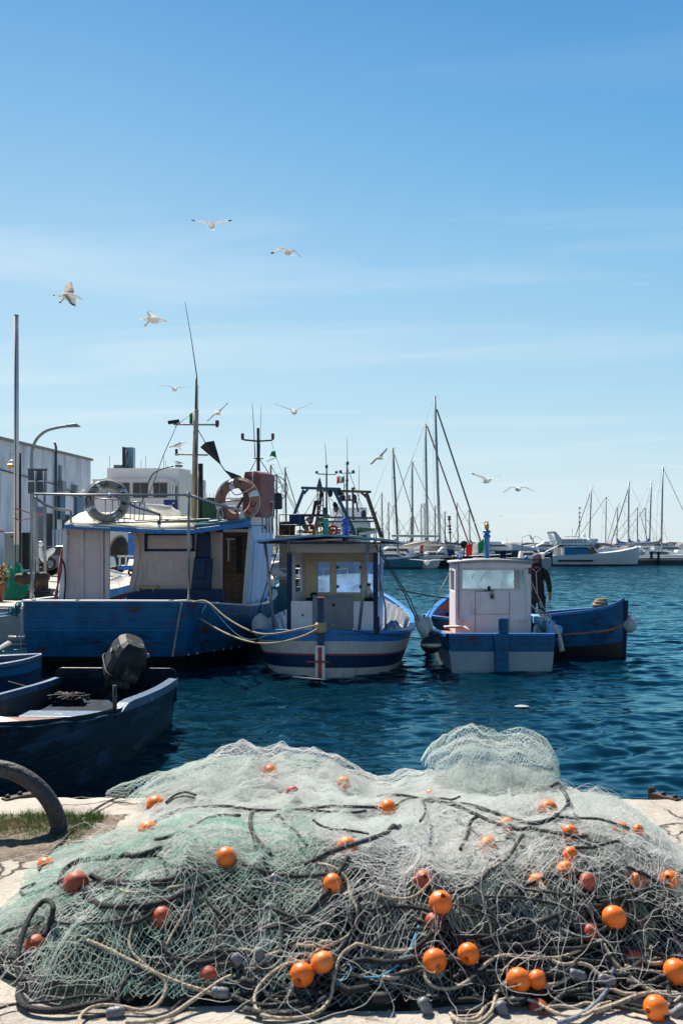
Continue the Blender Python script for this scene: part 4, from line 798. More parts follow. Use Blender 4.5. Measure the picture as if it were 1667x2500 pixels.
rope('mooring_rope', 'thin dark stay from the mauve cabin roof down to the fender', [P(1103, 1385, 19.6), P(1070, 1450, 19.2), P(1044, 1505, 19.0)], .008, M['wire'], n=5)
rope('mooring_rope', 'dark line along the stern of the middle boat to the black buoy', spl([P(800, 1525, 17.45), P(890, 1545, 17.4), P(1000, 1556, 17.6), P(1040, 1561, 18.1)], 5), .009, M['ropeK'], n=5)
rope('mooring_rope', 'thin wire from the mauve cabin down past the man to the hose fender', spl([P(1287, 1400, 19.6), P(1310, 1450, 19.4), P(1335, 1500, 19.1), P(1350, 1530, 18.9)], 5), .009, M['ropeW'], n=5)
rope('mooring_rope', 'knotted pale rope from the right cabin corner to the side locker', spl([P(1288, 1467, 19.6), P(1308, 1490, 19.5), P(1330, 1515, 19.3)], 5), .016, M['ropeW'])
t = thing('tied_rope_bundle', 'bundle of knotted rope and net over the rail next to the man', 'rope', P(1335, 1535, 19.2))
b = MB()
for k in range(9): c = P(1322 + random.uniform(-6, 18), 1505 + random.uniform(-30, 25), 19.2); b.torus(c, random.uniform(.03, .07), .012, Matrix.Rotation(random.uniform(0, 3), 3, 'X') @ Matrix.Rotation(random.uniform(0, 3), 3, 'Y'), 12, 5)
b.build('loops', M['ropeW'], t); b = MB(); b.ball(P(1327, 1530, 19.2), (.06, .06, .1)); b.build('knot', M['teal'], t)
# ---- person on the blue boat
# ------------------------------------------------------------------ person in the right blue boat
def skin(name, nodes, edges, mats, par, root=0, sub=2):
    me = bpy.data.meshes.new(name); me.from_pydata([n[0] for n in nodes], edges, []); me.materials.append(mats)
    o = bpy.data.objects.new(name, me); COL.objects.link(o); o.parent = par
    md = o.modifiers.new('Skin', 'SKIN'); md.use_smooth_shade = True
    lay = me.skin_vertices[0]
    for i, n in enumerate(nodes): r = n[1]; lay.data[i].radius = r if isinstance(r, tuple) else (r, r); lay.data[i].use_root = (i == root)
    md = o.modifiers.new('Sub', 'SUBSURF'); md.levels = sub; md.render_levels = sub
    return o
skinm = mat('tanned_skin', (.22, .10, .06), .55, var=.1)
cloth = mat('black_hoodie_cloth', (.012, .012, .015), .9, var=.25, bump=.3, bs=60)
px0 = P(1310, 1358, 21.6)
pr_ = thing('person', 'person in black hooded jacket with pale zip, one arm hanging, standing beside the mauve cabin', 'person', (px0.x, 21.6, .36), R(-18), local=True)
# local: x right, -y towards the camera, z up; feet at 0, height 1.74
nd = [((0, 0, .92), (.11, .075)), ((0, 0, 1.12), (.11, .075)), ((0, -.01, 1.32), (.13, .085)), ((0, 0, 1.45), (.10, .08)), ((0, -.015, 1.53), .055), ((0, -.03, 1.60), (.075, .085)), ((0, -.02, 1.69), (.078, .092)),
      ((.19, 0, 1.40), .058), ((.26, 0, 1.14), .045), ((.285, -.06, .90), .034), ((.29, -.075, .84), (.038, .022)),
      ((-.19, 0, 1.40), .058), ((-.24, -.06, 1.16), .045), ((-.16, -.22, 1.04), .034), ((-.12, -.27, 1.03), (.022, .036)),
      ((.095, 0, .85), .07), ((.11, -.02, .48), .062), ((.12, .02, .09), .045), ((.125, -.10, .03), .04),
      ((-.095, 0, .85), .07), ((-.11, -.02, .48), .062), ((-.12, .02, .09), .045), ((-.125, -.10, .03), .04)]
ed = [(0, 1), (1, 2), (2, 3), (3, 4), (4, 5), (5, 6), (3, 7), (7, 8), (8, 9), (9, 10), (3, 11), (11, 12), (12, 13), (13, 14), (0, 15), (15, 16), (16, 17), (17, 18), (0, 19), (19, 20), (20, 21), (21, 22)]
# five fingers on the hanging hand, rooted in the palm
fb = 10
for k, (dx, dy, ln) in enumerate(((-.0, -.03, .075), (.0, -.01, .085), (.0, .01, .08), (.0, .028, .062))):
    a = len(nd); x, y, z = .29, -.078 + dy, .80
    nd += [((x, y, z), .0095), ((x - .006, y - .008, z - ln * .5), .0088), ((x - .02, y - .02, z - ln), .007)]; ed += [(fb, a), (a, a + 1), (a + 1, a + 2)]
a = len(nd); nd += [((.275, -.115, .83), .0105), ((.268, -.135, .79), .008)]; ed += [(fb, a), (a, a + 1)]
fb = 14
for k, (dz, ln) in enumerate(((.03, .07), (.01, .08), (-.01, .075), (-.028, .06))):
    a = len(nd); nd += [((-.10, -.31, 1.03 + dz), .0095), ((-.08, -.33 - ln * .3, 1.03 + dz), .0088), ((-.05, -.335 - ln * .2, 1.03 + dz), .007)]; ed += [(fb, a), (a, a + 1), (a + 1, a + 2)]
a = len(nd); nd += [((-.09, -.27, 1.08), .0105), ((-.06, -.29, 1.10), .008)]; ed += [(fb, a), (a, a + 1)]
skin('body', nd, ed, skinm, pr_)
jn = [((0, 0, .80), (.175, .13)), ((0, 0, .95), (.175, .13)), ((0, 0, 1.10), (.168, .122)), ((0, -.01, 1.32), (.19, .13)), ((0, 0, 1.46), (.11, .09)), ((.185, 0, 1.405), .075), ((.255, 0, 1.15), .062), ((.28, -.05, .94), .05), ((-.185, 0, 1.405), .075), ((-.24, -.06, 1.17), .062), ((-.17, -.2, 1.05), .05)]
skin('jacket', jn, [(0, 1), (1, 2), (2, 3), (3, 4), (4, 5), (5, 6), (6, 7), (4, 8), (8, 9), (9, 10)], cloth, pr_)
tn = [((0, 0, .90), (.155, .115)), ((.095, 0, .82), .105), ((.11, -.02, .48), .078), ((.12, .02, .10), .07), ((-.095, 0, .82), .105), ((-.11, -.02, .48), .078), ((-.12, .02, .10), .07)]
skin('trousers', tn, [(0, 1), (1, 2), (2, 3), (0, 4), (4, 5), (5, 6)], mat('dark_trousers', (.015, .015, .02), .9), pr_)
# hood / cap: shell open at the face
b = MB(); rr = []
for i in range(13):
    v = i / 12; rr.append([])
    for j in range(15):
        u = j / 14; a = R(-128) + R(256) * u + R(90)      # open towards -y
        rad = [.11, .125, .122, .115, .108, .105, .104, .103, .10, .09, .07, .04, .0][i]
        rr[-1].append(Vector((rad * math.cos(a), -.005 + rad * 1.12 * math.sin(a), 1.46 + .335 * v)))
b.grid(rr); b.build('hood', [mat('grey_violet_hood', (.05, .045, .06), .9, var=.2)], pr_, solid=.012)
b = MB(); b.ball((0, -.02, 1.735), (.102, .115, .075), seg=16, rings=10); b.box(-.06, .06, -.2, -.1, 1.715, 1.727); b.build('cap', mat('faded_lilac_cap', (.20, .17, .22), .85), pr_)
b = MB()    # face: nose, brows, beard
b.ball((0, -.118, 1.625), (.014, .02, .026)); b.build('nose', skinm, pr_)
b = MB(); b.ball((.03, -.104, 1.65), .010); b.ball((-.03, -.104, 1.65), .010); b.build('eye', mat('eye_white', (.6, .58, .55), .3), pr_)
b = MB(); b.ball((0, -.07, 1.565), (.062, .05, .05)); b.build('beard', mat('dark_beard', (.02, .014, .012), .9, bump=.5, bs=90), pr_)
b = MB(); b.tube([(.0, -.14, 1.40), (.006, -.155, 1.30), (.01, -.15, 1.18), (.015, -.145, 1.05), (.03, -.14, .93)], .009, 6); b.tube([(-.08, -.09, 1.47), (0, -.14, 1.40), (.09, -.08, 1.475)], .008, 6); b.build('zip', M['ropeW'], pr_)
b = MB(); b.tube([(.145, -.11, 1.22), (.165, -.11, 1.15), (.17, -.1, 1.08)], .006, 6); b.build('pocket_piping', M['ropeW'], pr_)
for sgn in (1, -1):
    b = MB(); b.ball((.12 * sgn, -.05, .045), (.055, .13, .05)); b.build('boot', M['matblack'], pr_)

# ------------------------------------------------------------------ small boats bottom left
st = [(0, .80, .56, .64, -.22), (.6, .82, .565, .66, -.23), (1.5, .84, .60, .68, -.24), (2.6, .82, .66, .62, -.24), (3.6, .73, .74, .48, -.24), (4.4, .54, .83, .26, -.23), (5.0, .28, .91, .1, -.22), (5.45, .04, .98, .02, -.2)]
ta = thing('rowing_boat', 'dark blue open boat with a tilted black outboard motor on its stern', 'boat', (-2.95, 13.05, 0), R(177.5), local=True)
inA = mat('dark_worn_inner_paint', (.03, .03, .032), .6, var=.4, wear=[((.12, .07, .04), 5, .56, .1)], bump=.3)
hA = mat('nearly_black_blue_hull', (.003, .010, .022), .4, spec=.12, var=.35, wear=[((.012, .035, .07), 2.2, .52, .08, (1, .5, 2)), ((.25, .31, .36), 9, .70, .02), ((.02, .018, .016), 4, .6, .06)], plank=2.0, bump=.25, bs=8)
S, prof = hull(ta, st, [(1.0, hA)], deck=.12, deckmat=mat('orange_brown_bilge', (.24, .075, .02), .6, var=.3), p=.45, inmat=inA, thick=.06)
# gunwale in two heights: raised near the stern, worn step ahead
gm = mat('worn_blue_gunwale', (.03, .085, .16), .45, var=.25, wear=[((.32, .36, .4), 8, .60, .05), ((.03, .2, .4), 3, .66, .02)], bump=.3, bs=25)
b = MB()
for sgn in (1, -1):
    rows = []
    for i in range(len(S)):
        x, y, z = prof(i, 1.0); lift = .06 if y < 2.55 else max(-.03, .06 - (y - 2.55) * .3) + .015 * math.sin(y * 8) * (1 if y > 2.8 else 0)
        xi = max(x - .085, 0); xo = x + .02
        rows.append([Vector((sgn * xi, y, z - .02)), Vector((sgn * xi, y, z + lift)), Vector((sgn * xo, y, z + lift - .01)), Vector((sgn * xo, y, z - .04))])
    b.grid(rows, 0, False)
b.build('gunwale', gm, ta, bevel=.012)
b = MB()
def board(xa, xb, z0, z1, y, rr=.09):
    pts = [(xa, z0), (xb, z0)] + [(xb - rr + rr * math.cos(a), z1 - rr + rr * math.sin(a)) for a in [R(15 * k) for k in range(7)]] + [(xa + rr - rr * math.sin(a), z1 - rr + rr * math.cos(a)) for a in [R(15 * k) for k in range(7)]]
    b.prism([(x, y, z) for x, z in pts], (0, .05, 0))
board(-.80, -.30, .3, .74, -.02); board(.10, .80, .3, .74, -.02)
board(-.3, .1, .2, .55, -.018, .03)
b.build('transom_board', hA, ta, bevel=.01)
b = MB(); b.box(-.70, .70, 1.35, 1.75, .36, .40); b.build('thwart', gm, ta, bevel=.01)
b = MB(); b.box(-.69, .69, 1.72, 1.74, .10, .358); b.build('locker_front', mat('weathered_plank', (.10, .09, .075), .8, var=.4, st=(6, 1, 1)), ta)
b = MB(); b.box(-.50, .50, 2.55, 3.35, .50, .53); b.build('floor_board', mat('orange_brown_boards', (.24, .07, .018), .65, var=.4, st=(6, 1, 1), wear=[((.05, .03, .02), 5, .5, .15), ((.3, .25, .2), 9, .62, .06)]), ta)
b = MB(); b.box(-.66, .66, .04, 1.35, .33, .36); b.build('stern_deck', hA, ta)
b = MB(); b.tube([(-.79, 2.95, .6), (-.79, 2.95, .93)], .022, 8); b.build('thole_pin', M['wire'], ta)
b = MB()
for k in range(26): b.tube(spl([(.42 + random.uniform(-.22, .22), .62 + random.uniform(-.16, .16), .37 + random.uniform(.0, .12)) for q in range(4)], 4), .014, 5)
b.ball((.45, .6, .37), (.2, .16, .07), seg=12, rings=6); b.build('rope_heap', M['ropeK'], ta)
b = MB(); rr = [[Vector((-.16 + .5 * u + .06 * math.sin(7 * v), 3.45 + .6 * v, .62 + .12 * math.sin(math.pi * u) ** .7 * math.sin(math.pi * v) ** .6)) for u in [i / 9 for i in range(10)]] for v in [j / 12 for j in range(13)]]
b.grid(rr); b.build('sack', mat('pinkish_white_sack', (.62, .5, .48), .7, bump=.3), ta)
# faded lettering on the hull side
b = MB(); vs, fs = text_mesh('ricord', .15)
vs2 = []
for v in vs:
    yy = 2.0 - v.x * 1.0; zz = .14 + v.y
    # find hull x at that height
    i = min(range(len(S)), key=lambda q: abs(S[q].x - yy)); zs = S[i].z; t_ = (zz + .23) / (zs + .23); vs2.append(Vector((-(prof(i, t_)[0] + .006), yy, zz)))
b.add(vs2, fs); b.build('faded_lettering', mat('faded_white_paint', (.11, .125, .13), .7), ta)
# outboard motor, tilted up
to = thing('outboard_motor', 'scuffed black outboard motor tilted forward on the stern of the dark rowing boat', 'outboard motor', (0, 0, 0), local=True)
oc = P(284, 1652, 13.1); to.location = (oc.x, oc.y, oc.z - .05); to.rotation_euler = (R(24), R(20), R(28)); to.scale = (1.13, 1.13, 1.13)
b = MB()
secs = [(0, .15, .2, .0), (.06, .19, .25, .0), (.2, .215, .27, .01), (.36, .205, .25, .02), (.47, .17, .21, .03), (.53, .11, .15, .04)]
rows = []
for z, hx, hy, oy in secs:
    rows.append([Vector((hx * math.copysign(abs(math.cos(a)) ** .6, math.cos(a)), oy + hy * math.copysign(abs(math.sin(a)) ** .6, math.sin(a)), z)) for a in [2 * math.pi * (j + .5) / 12 for j in range(13)]])
b.grid(rows, 0, False); base = len(b.v); b.v.extend(rows[-1][:12]); b.f.append(list(range(base, base + 12))); b.m.append(0); b.s.append(False)
base = len(b.v); b.v.extend(rows[0][:12]); b.f.append(list(range(base + 11, base - 1, -1))); b.m.append(0); b.s.append(False)
b.build('cowl', mat('scuffed_black_cowl', (.02, .021, .022), .6, spec=.3, var=.4, wear=[((.17, .165, .15), 3.2, .55, .08, (1, 1, .6)), ((.40, .39, .36), 9, .64, .04), ((.015, .016, .018), 5, .58, .04)], bump=.25, bs=14), to, bevel=.012); cw_ = [c for c in to.children if c.name.startswith('cowl')][0]
b = MB(); b.torus((0, .005, .15), .0, .0) if False else None
b.tube([Vector((.222 * math.copysign(abs(math.cos(a)) ** .42, math.cos(a)), .008 + .277 * math.copysign(abs(math.sin(a)) ** .42, math.sin(a)), .16)) for a in [2 * math.pi * j / 24 for j in range(24)]], .009, 6, closed=True)
b.build('cowl_seam', M['matblack'], cw_)
b = MB(); b.prism([(-.219, -.07, .33), (-.219, .02, .33), (-.214, .02, .40), (-.214, -.07, .40)], (-.006, 0, 0)); b.build('badge_plate', M['matblack'], cw_)
b = MB(); b.prism([(-.226, -.055, .345), (-.226, -.02, .35), (-.226, -.035, .365), (-.226, .005, .372), (-.224, -.03, .385), (-.224, -.05, .37)], (-.004, 0, 0)); b.build('emblem', M['whiteink'], cw_)
b = MB(); b.hexa([(-.09, -.1, -.5), (.09, -.1, -.5), (.09, .12, -.5), (-.09, .12, -.5), (-.13, -.15, .01), (.13, -.15, .01), (.13, .17, .01), (-.13, .17, .01)]); b.build('leg', M['matblack'], to, bevel=.02)
b = MB(); b.box(-.06, .06, -.26, -.08, -.35, -.05); b.box(-.11, .11, -.3, -.22, -.4, -.12); b.build('clamp_bracket', M['wire'], to, bevel=.01)
b = MB(); b.tube([(.1, -.2, .0), (.16, -.5, .02), (.18, -.62, .05)], .022, 8); b.build('tiller', M['matblack'], to)
b = MB(); b.tube([(.2, .1, .35), (.26, .12, .37)], .03, 10); b.build('pull_handle', M['greypaint'], to)
rope('mooring_rope', 'thin cord from the left rowing boat across to the outboard motor boat', sag(P(15, 1662, 14.5), P(255, 1700, 13.0), .05), .010, M['ropeK'])
# left blue rowing boat
tb = thing('rowing_boat', 'faded blue rowing boat cut by the left frame edge with a red thwart inside', 'boat', (-4.62, 15.35, 0), R(108), local=True)
st = [(0, .06, .62, .03, -.2), (.3, .42, .58, .2, -.22), (.9, .70, .54, .45, -.23), (2, .8, .5, .55, -.24), (3.2, .7, .54, .4, -.22), (4.2, .1, .7, .05, -.2)]
hull(tb, st, [(.8, M['navy']), (1.0, M['blue'])], deck=.1, deckmat=M['navy'], cap=gm, p=.5, inmat=mat('inner_blue_paint', (.012, .05, .11), .6, wear=[((.2, .26, .3), 6, .62, .05)]), capw=.14)
b = MB(); b.box(-.6, .6, .85, 1.05, .36, .40); b.box(-.3, .45, .35, .43, .42, .47); b.build('thwart', M['red'], tb, bevel=.008)
# tyre and pipe fenders on the quay wall
t = thing('pipe_fender', 'grey pipe lying on the rocks beneath the left quay wall', 'pipe', P(10, 1580, 18))
b = MB(); b.tube([P(-60, 1625, 17), P(22, 1572, 18.5)], .06, 10); b.tube([P(22, 1560, 19), P(66, 1562, 19)], .07, 10); b.build('pipe', M['greypaint'], t)
rope('mooring_rope', 'white cord hanging down the left corner of the big blue hull', [P(54, 1470, 18.35), P(53, 1530, 18.3), P(51, 1608, 18.3)], .008, M['ropeW'])
rope('mooring_rope', 'green and white rope tangle from the big blue hull corner to the quay', spl([P(-20, 1500, 20), P(15, 1498, 19.6), P(38, 1488, 19.2), P(50, 1472, 18.6)], 6) , .02, M['ropeB'])
b = MB()
for k in range(10): c = P(40 + random.uniform(-9, 9), 1488 + random.uniform(-12, 14), 19); b.torus(c, random.uniform(.05, .1), .014, Matrix.Rotation(random.uniform(0, 3), 3, 'X') @ Matrix.Rotation(random.uniform(0, 3), 3, 'Y'), 12, 5)
setp(b.build('rope_tangle', M['teal']), 'tangled teal rope knots at the left corner of the big blue stern', 'rope')
rope('mooring_rope', 'pale rope slanting down the left quay wall', [P(-30, 1508, 20), P(48, 1502, 19.2)], .014, M['ropeW'])
# floating scraps
b = MB(); b.hexa([P(714, 1653, 17) + Vector((0, 0, 0)), P(755, 1657, 16.6), P(795, 1660, 16.7), P(755, 1659, 17.1), P(714, 1651, 17), P(755, 1655, 16.6), P(795, 1658, 16.7), P(755, 1657, 17.1)]); setp(b.build('floating_plank', M['white']), 'pale splintered plank floating below the middle boat rudder', 'plank')
b = MB(); rr = [[Vector((P(1276, 1722, 14.3).x + .11 * math.cos(a) * q, 14.4 + .07 * math.sin(a) * q, .035 - .02 * q * q)) for a in [R(30 * k) for k in range(13)]] for q in (.02, .5, 1)]
b.grid(rr); setp(b.build('floating_scrap', mat('soggy_paper', (.34, .36, .36), .7)), 'small white scrap floating in the open water right of centre', 'litter')

# ------------------------------------------------------------------ trawlers behind the middle boat
def rail(bm_, pts, z0, z1, nposts, r=.015, mids=1):
    for h in [z1] + [z0 + (z1 - z0) * (k + 1) / (mids + 1) for k in range(mids)]: bm_.tube([Vector((x, y, h)) for x, y in pts], r, 5)
    for a, c in zip(pts[:-1], pts[1:]):
        for k in range(nposts + 1): q = Vector(a).lerp(Vector(c), k / nposts); bm_.tube([(q.x, q.y, z0), (q.x, q.y, z1)], r, 5)
tc_ = thing('fishing_trawler', 'brownish trawler with teal bulwark squeezed behind the middle boat wheelhouse', 'trawler', (-.75, 24.8, 0), R(-4), local=True)
st = [(0, .98, 1.25, .8, -.6), (1.5, 1.2, 1.15, 1.0, -.7), (4, 1.3, 1.2, 1.0, -.7), (7, 1.0, 1.6, .6, -.7), (9, .05, 2.2, .02, -.6)]
hull(tc_, st, [(.5, M['black']), (1.0, M['teal'])], deck=.75, deckmat=M['greypaint'], cap=M['teal'], p=.4, inmat=M['greypaint'])
taupe = mat('taupe_cabin_paint', (.26, .215, .19), .6, var=.12, wear=[((.14, .1, .08), 4, .6, .15)])
b = MB(); b.box(-1.02, 1.0, 1.6, 4.6, .75, 2.45); b.build('wheelhouse', taupe, tc_, bevel=.02)
b = MB(); b.box(-.68, -.1, 1.57, 1.6 - .003, 1.35, 2.3); b.build('window', M['shade'], tc_, bevel=.01)
b = MB(); b.box(-1.1, 1.05, 1.4, 4.7, 2.455, 2.6); b.build('roof', mat('tan_roof_edge', (.42, .34, .25), .6), tc_, bevel=.02)
b = MB(); rail(b, [(-.92, .1), (.9, .1)], 1.25, 1.75, 6, .016); b.bar((-.95, .35, 1.62), (.85, .4, 1.45), .08, .05); b.build('rail', M['white'], tc_)
b = MB()
rail(b, [(-1.0, 1.5), (.1, 1.5)], 2.6, 3.15, 4, .014)
b.build('roof_rail', M['wire'], tc_)
b = MB(); b.lathe([(0, 0), (.21, 0), (.22, .35), (.2, .38), (0, .38)], (-.85, 2.0, 2.6), 14); b.build('drum', M['matblack'], tc_)
b = MB(); b.box(-.55, .25, 1.7, 2.7, 3.12, 3.17); b.box(-.75, -.35, 1.65, 1.75, 2.85, 3.17); b.build('blue_tarpaulin', M['canvas'], tc_, bevel=.01)
cl = [(.5, .12, .03), (.55, .5, .45), (.02, .3, .15), (.4, .2, .05), (.03, .05, .2), (.6, .55, .5), (.25, .06, .04), (.55, .3, .02)]
for k in range(14):
    b = MB(); b.ball((-.5 + k * .055 + random.uniform(-.04, .04), 1.75 + random.uniform(0, .4), 2.68 + random.uniform(0, .36)), (random.uniform(.05, .1), .08, random.uniform(.05, .11)), seg=9, rings=6); b.build('stowed_gear', mat('stowed_gear_%d' % k, cl[k % 8], .7), tc_)
b = MB(); b.box(.16, .3, 1.5, 1.6, 2.55, 3.05); b.build('green_net_bundle', mat('sea_green_net', (.02, .38, .26), .8, bump=.6), tc_, bevel=.03)
# blue gantry trawler
def trawler(name, label, loc, hw, L, z, hullm, cap): 
    t = thing(name, label, 'trawler', loc, 0, local=True)
    hull(t, [(0, hw * .8, z, hw * .7, -.8), (2, hw, z * .95, hw * .8, -.9), (L * .5, hw, z, hw * .8, -.9), (L * .8, hw * .7, z * 1.25, hw * .4, -.9), (L, .05, z * 1.7, .02, -.8)], [(.42, M['black']), (1.0, hullm)], deck=z * .55, deckmat=M['greypaint'], cap=cap, p=.4, inmat=M['greypaint']); return t
YA = 38.0; tA = trawler('fishing_trawler', 'trawler with a blue steel gantry and ladder behind the canopy of the middle boat', (wx(782, YA), YA, 0), 1.35, 11, 1.5, M['teal'], M['white'])
gb = mat('blue_green_gantry_paint', (.015, .09, .15), .5, var=.2, wear=[((.15, .09, .05), 8, .64, .06)])
def pl(t, px, py, Y): p = P(px, py, Y); return p - t.location
b = MB()
b.bar(pl(tA, 735, 1191, YA), pl(tA, 832, 1194, YA), .11, .1); b.bar(pl(tA, 742, 1196, YA), pl(tA, 716, 1262, YA), .12, .12); b.bar(pl(tA, 816, 1197, YA), pl(tA, 862, 1292, YA), .13, .13)
b.bar(pl(tA, 716, 1262, YA), pl(tA, 712, 1300, YA), .12, .12); b.bar(pl(tA, 862, 1292, YA), pl(tA, 868, 1318, YA), .13, .13)
b.bar(pl(tA, 742, 1206, YA), pl(tA, 752, 1194, YA), .06, .08); b.bar(pl(tA, 822, 1208, YA), pl(tA, 812, 1195, YA), .06, .08); b.build('gantry', gb, tA)
b = MB(); b.pbox(789, 1239, 800, 1312, YA + .5, .2); b.v = [v - Vector(tA.location) for v in b.v]; b.build('gantry_column', gb, tA)
b = MB()
for px in (775, 789): b.tube([pl(tA, px, 1196, YA + .3), pl(tA, px, 1312, YA + .3)], .025, 6)
for k in range(9): b.tube([pl(tA, 775, 1208 + k * 13, YA + .3), pl(tA, 789, 1208 + k * 13, YA + .3)], .018, 5)
b.build('ladder', M['darkspar'], tA)
b = MB(); b.tube([pl(tA, 797, 1312, YA + 1), pl(tA, 797, 1136, YA + 1)], [.05, .03], 8); b.tube([pl(tA, 773, 1150, YA + 1), pl(tA, 775, 1157, YA + 1), pl(tA, 797, 1158, YA + 1), pl(tA, 819, 1158, YA + 1), pl(tA, 821, 1150, YA + 1)], .022, 6)
for px in (773, 821): b.tube([pl(tA, px, 1156, YA + 1), pl(tA, px, 1150, YA + 1)], .055, 8)
b.tube([pl(tA, 797, 1143, YA + 1), pl(tA, 797, 1135, YA + 1)], .055, 8); b.build('light_mast', M['darkspar'], tA)
b = MB(); b.tube([pl(tA, 797, 1136, YA + 1), pl(tA, 795, 1100, YA + 1), pl(tA, 793, 1083, YA + 1)], [.015, .01, .008], 5); b.build('whip_antenna', M['wire'], tA)
b = MB(); b.bar(pl(tA, 780, 1190, YA), pl(tA, 780, 1185, YA), .2, .16); b.lathe([(.09, 0), (.07, .1), (.04, .22), (0, .32)], pl(tA, 780, 1185, YA), 8); b.build('pole_lamp', M['darkspar'], tA)
b = MB()
cone4(b, pl(tA, 776, 1223, YA), pl(tA, 772, 1222, YA), Vector((.05, 0, 0)), Vector((0, .05, 0)))
b.hexa([pl(tA, 758, 1272, YA), pl(tA, 764, 1274, YA), pl(tA, 764, 1274, YA + .15), pl(tA, 758, 1272, YA + .15), pl(tA, 767, 1222, YA), pl(tA, 776, 1222, YA), pl(tA, 776, 1222, YA + .15), pl(tA, 767, 1222, YA + .15)]); b.build('furled_canvas', M['matblack'], tA)
b = MB()
for (x, y, q) in ((806, 1205, .14), (784, 1207, .12), (828, 1202, .13), (838, 1215, .12), (781, 1226, .1), (817, 1232, .12)): b.ball(pl(tA, x, y, YA), (q * .7, q * .7, q), seg=9, rings=6)
b.build('hanging_block', M['matblack'], tA)
b = MB()
for a in (((775, 1205), (738, 1265)), ((800, 1200), (814, 1300)), ((806, 1215), (840, 1262)), ((827, 1240), (812, 1280)), ((830, 1216), (842, 1290)), ((738, 1265), (742, 1285))): b.tube([pl(tA, *a[0], YA), pl(tA, *a[1], YA)], .012, 5)
b.build('stay', M['wire'], tA)
b = MB(); rail(b, [(-1.25, .3), (1.3, .3)], 1.6, 2.75, 7, .02, 2); b.build('stern_rail', M['white'], tA)
b = MB(); b.torus(pl(tA, 812, 1294, YA - .3), .16 * 1.0, .05, Matrix.Rotation(R(90), 3, 'X'), 24, 8); b.torus(pl(tA, 757, 1291, YA - .3), .14, .05, Matrix.Rotation(R(80), 3, 'X'), 24, 8); b.build('life_ring', mat('red_ring', (.5, .05, .03), .5), tA)
b = MB(); b.box(-1.0, .9, 4.2, 7.2, .8, 2.65); b.build('wheelhouse', M['white'], tA, bevel=.03)
for k in range(10):
    b = MB(); b.ball(pl(tA, 735 + k * 13 + random.uniform(-4, 4), 1303 + random.uniform(-8, 6), YA + .5), random.uniform(.1, .2), seg=9, rings=6); b.build('stowed_gear', mat('deck_gear_%d' % k, cl[(k * 3 + 1) % 8], .7), tA)
# brown gantry trawler with white wheelhouse
YB = 46.0; tB = trawler('fishing_trawler', 'far trawler with a brown gantry, tall mast and tricolour flag', (wx(848, YB), YB, 0), 1.75, 13, 1.6, M['green'], M['white'])
gbn = mat('rusty_brown_gantry_paint', (.10, .065, .05), .6, var=.3)
b = MB()
b.bar(pl(tB, 772, 1197, YB), pl(tB, 906, 1201, YB), .13, .11); b.bar(pl(tB, 894, 1204, YB), pl(tB, 931, 1312, YB), .2, .18); b.bar(pl(tB, 880, 1201, YB), pl(tB, 894, 1214, YB), .1, .1)
b.bar(pl(tB, 785, 1199, YB), pl(tB, 768, 1312, YB), .16, .16); b.bar(pl(tB, 800, 1263, YB), pl(tB, 912, 1265, YB), .09, .09); b.build('gantry', gbn, tB)
b = MB(); b.box(-1.05, 1.15, 3.0, 7.0, .9, 3.55); b.build('wheelhouse', M['gel'], tB, bevel=.05)
b = MB(); b.box(-.75, 1.0, 4.0, 6.5, 3.56, 4.25); b.build('upper_wheelhouse', M['gel'], tB, bevel=.08)
for k in range(3): b = MB(); b.box(-.85 + k * .66, -.35 + k * .66, 2.96, 2.997, 2.6, 3.2); b.build('window', M['darkglass'], tB, bevel=.01)
b = MB(); b.bar((-1.2, 2.9, 3.5), (1.3, 2.9, 3.5), .06, .08); b.build('visor', gb, tB)
b = MB(); b.tube([pl(tB, 847, 1310, YB), pl(tB, 847, 1127, YB)], [.07, .04], 8); b.tube([pl(tB, 829, 1155, YB), pl(tB, 866, 1155, YB)], .025, 6)
for px in (831, 862): b.tube([pl(tB, px, 1148, YB), pl(tB, px, 1155, YB)], .07, 8)
b.tube([pl(tB, 848, 1135, YB), pl(tB, 848, 1127, YB)], .07, 8); b.tube([pl(tB, 847, 1175, YB), pl(tB, 847, 1170, YB)], .07, 8)
b.tube([pl(tB, 862, 1270, YB), pl(tB, 861, 1192, YB)], .05, 6); b.tube([pl(tB, 862, 1196, YB), pl(tB, 861, 1190, YB)], .08, 8)
b.tube([pl(tB, 840, 1205, YB), pl(tB, 840, 1160, YB)], .02, 5)
b.tube([pl(tB, 838, 1221, YB), pl(tB, 860, 1221, YB), pl(tB, 870, 1226, YB), pl(tB, 874, 1250, YB)], .05, 6); b.pbox
b.build('light_mast', M['darkspar'], tB)
b = MB(); b.tube([pl(tB, 848, 1128, YB), pl(tB, 847, 1070, YB)], [.015, .008], 5); b.tube([pl(tB, 875, 1230, YB), pl(tB, 877, 1135, YB)], [.02, .008], 5); b.build('whip_antenna', M['wire'], tB)
fp = [[pl(tB, 840 - 18 * u, 1161 + 4 * u + 14 * v + 5 * u * v + 2 * math.sin(u * 6), YB + .1 * math.sin(u * 7)) for v in (0, .5, 1)] for u in [k / 9 for k in range(10)]]
for (a, c), mm in zip(((0, 4), (3, 7), (6, 10)), ('flagG', 'flagW', 'flagR')):
    b = MB(); b.grid(fp[a:c]); b.build('flag_stripe', M[mm], tB, solid=.006)
b = MB(); b.bar(pl(tB, 845, 1214, YB), pl(tB, 856, 1214, YB), .14, .2); b.build('radar', M['greypaint'], tB)
b = MB(); rail(b, [(-1.6, .3), (1.65, .3)], 1.7, 3.1, 8, .022, 2); b.build('stern_rail', M['steel'], tB)
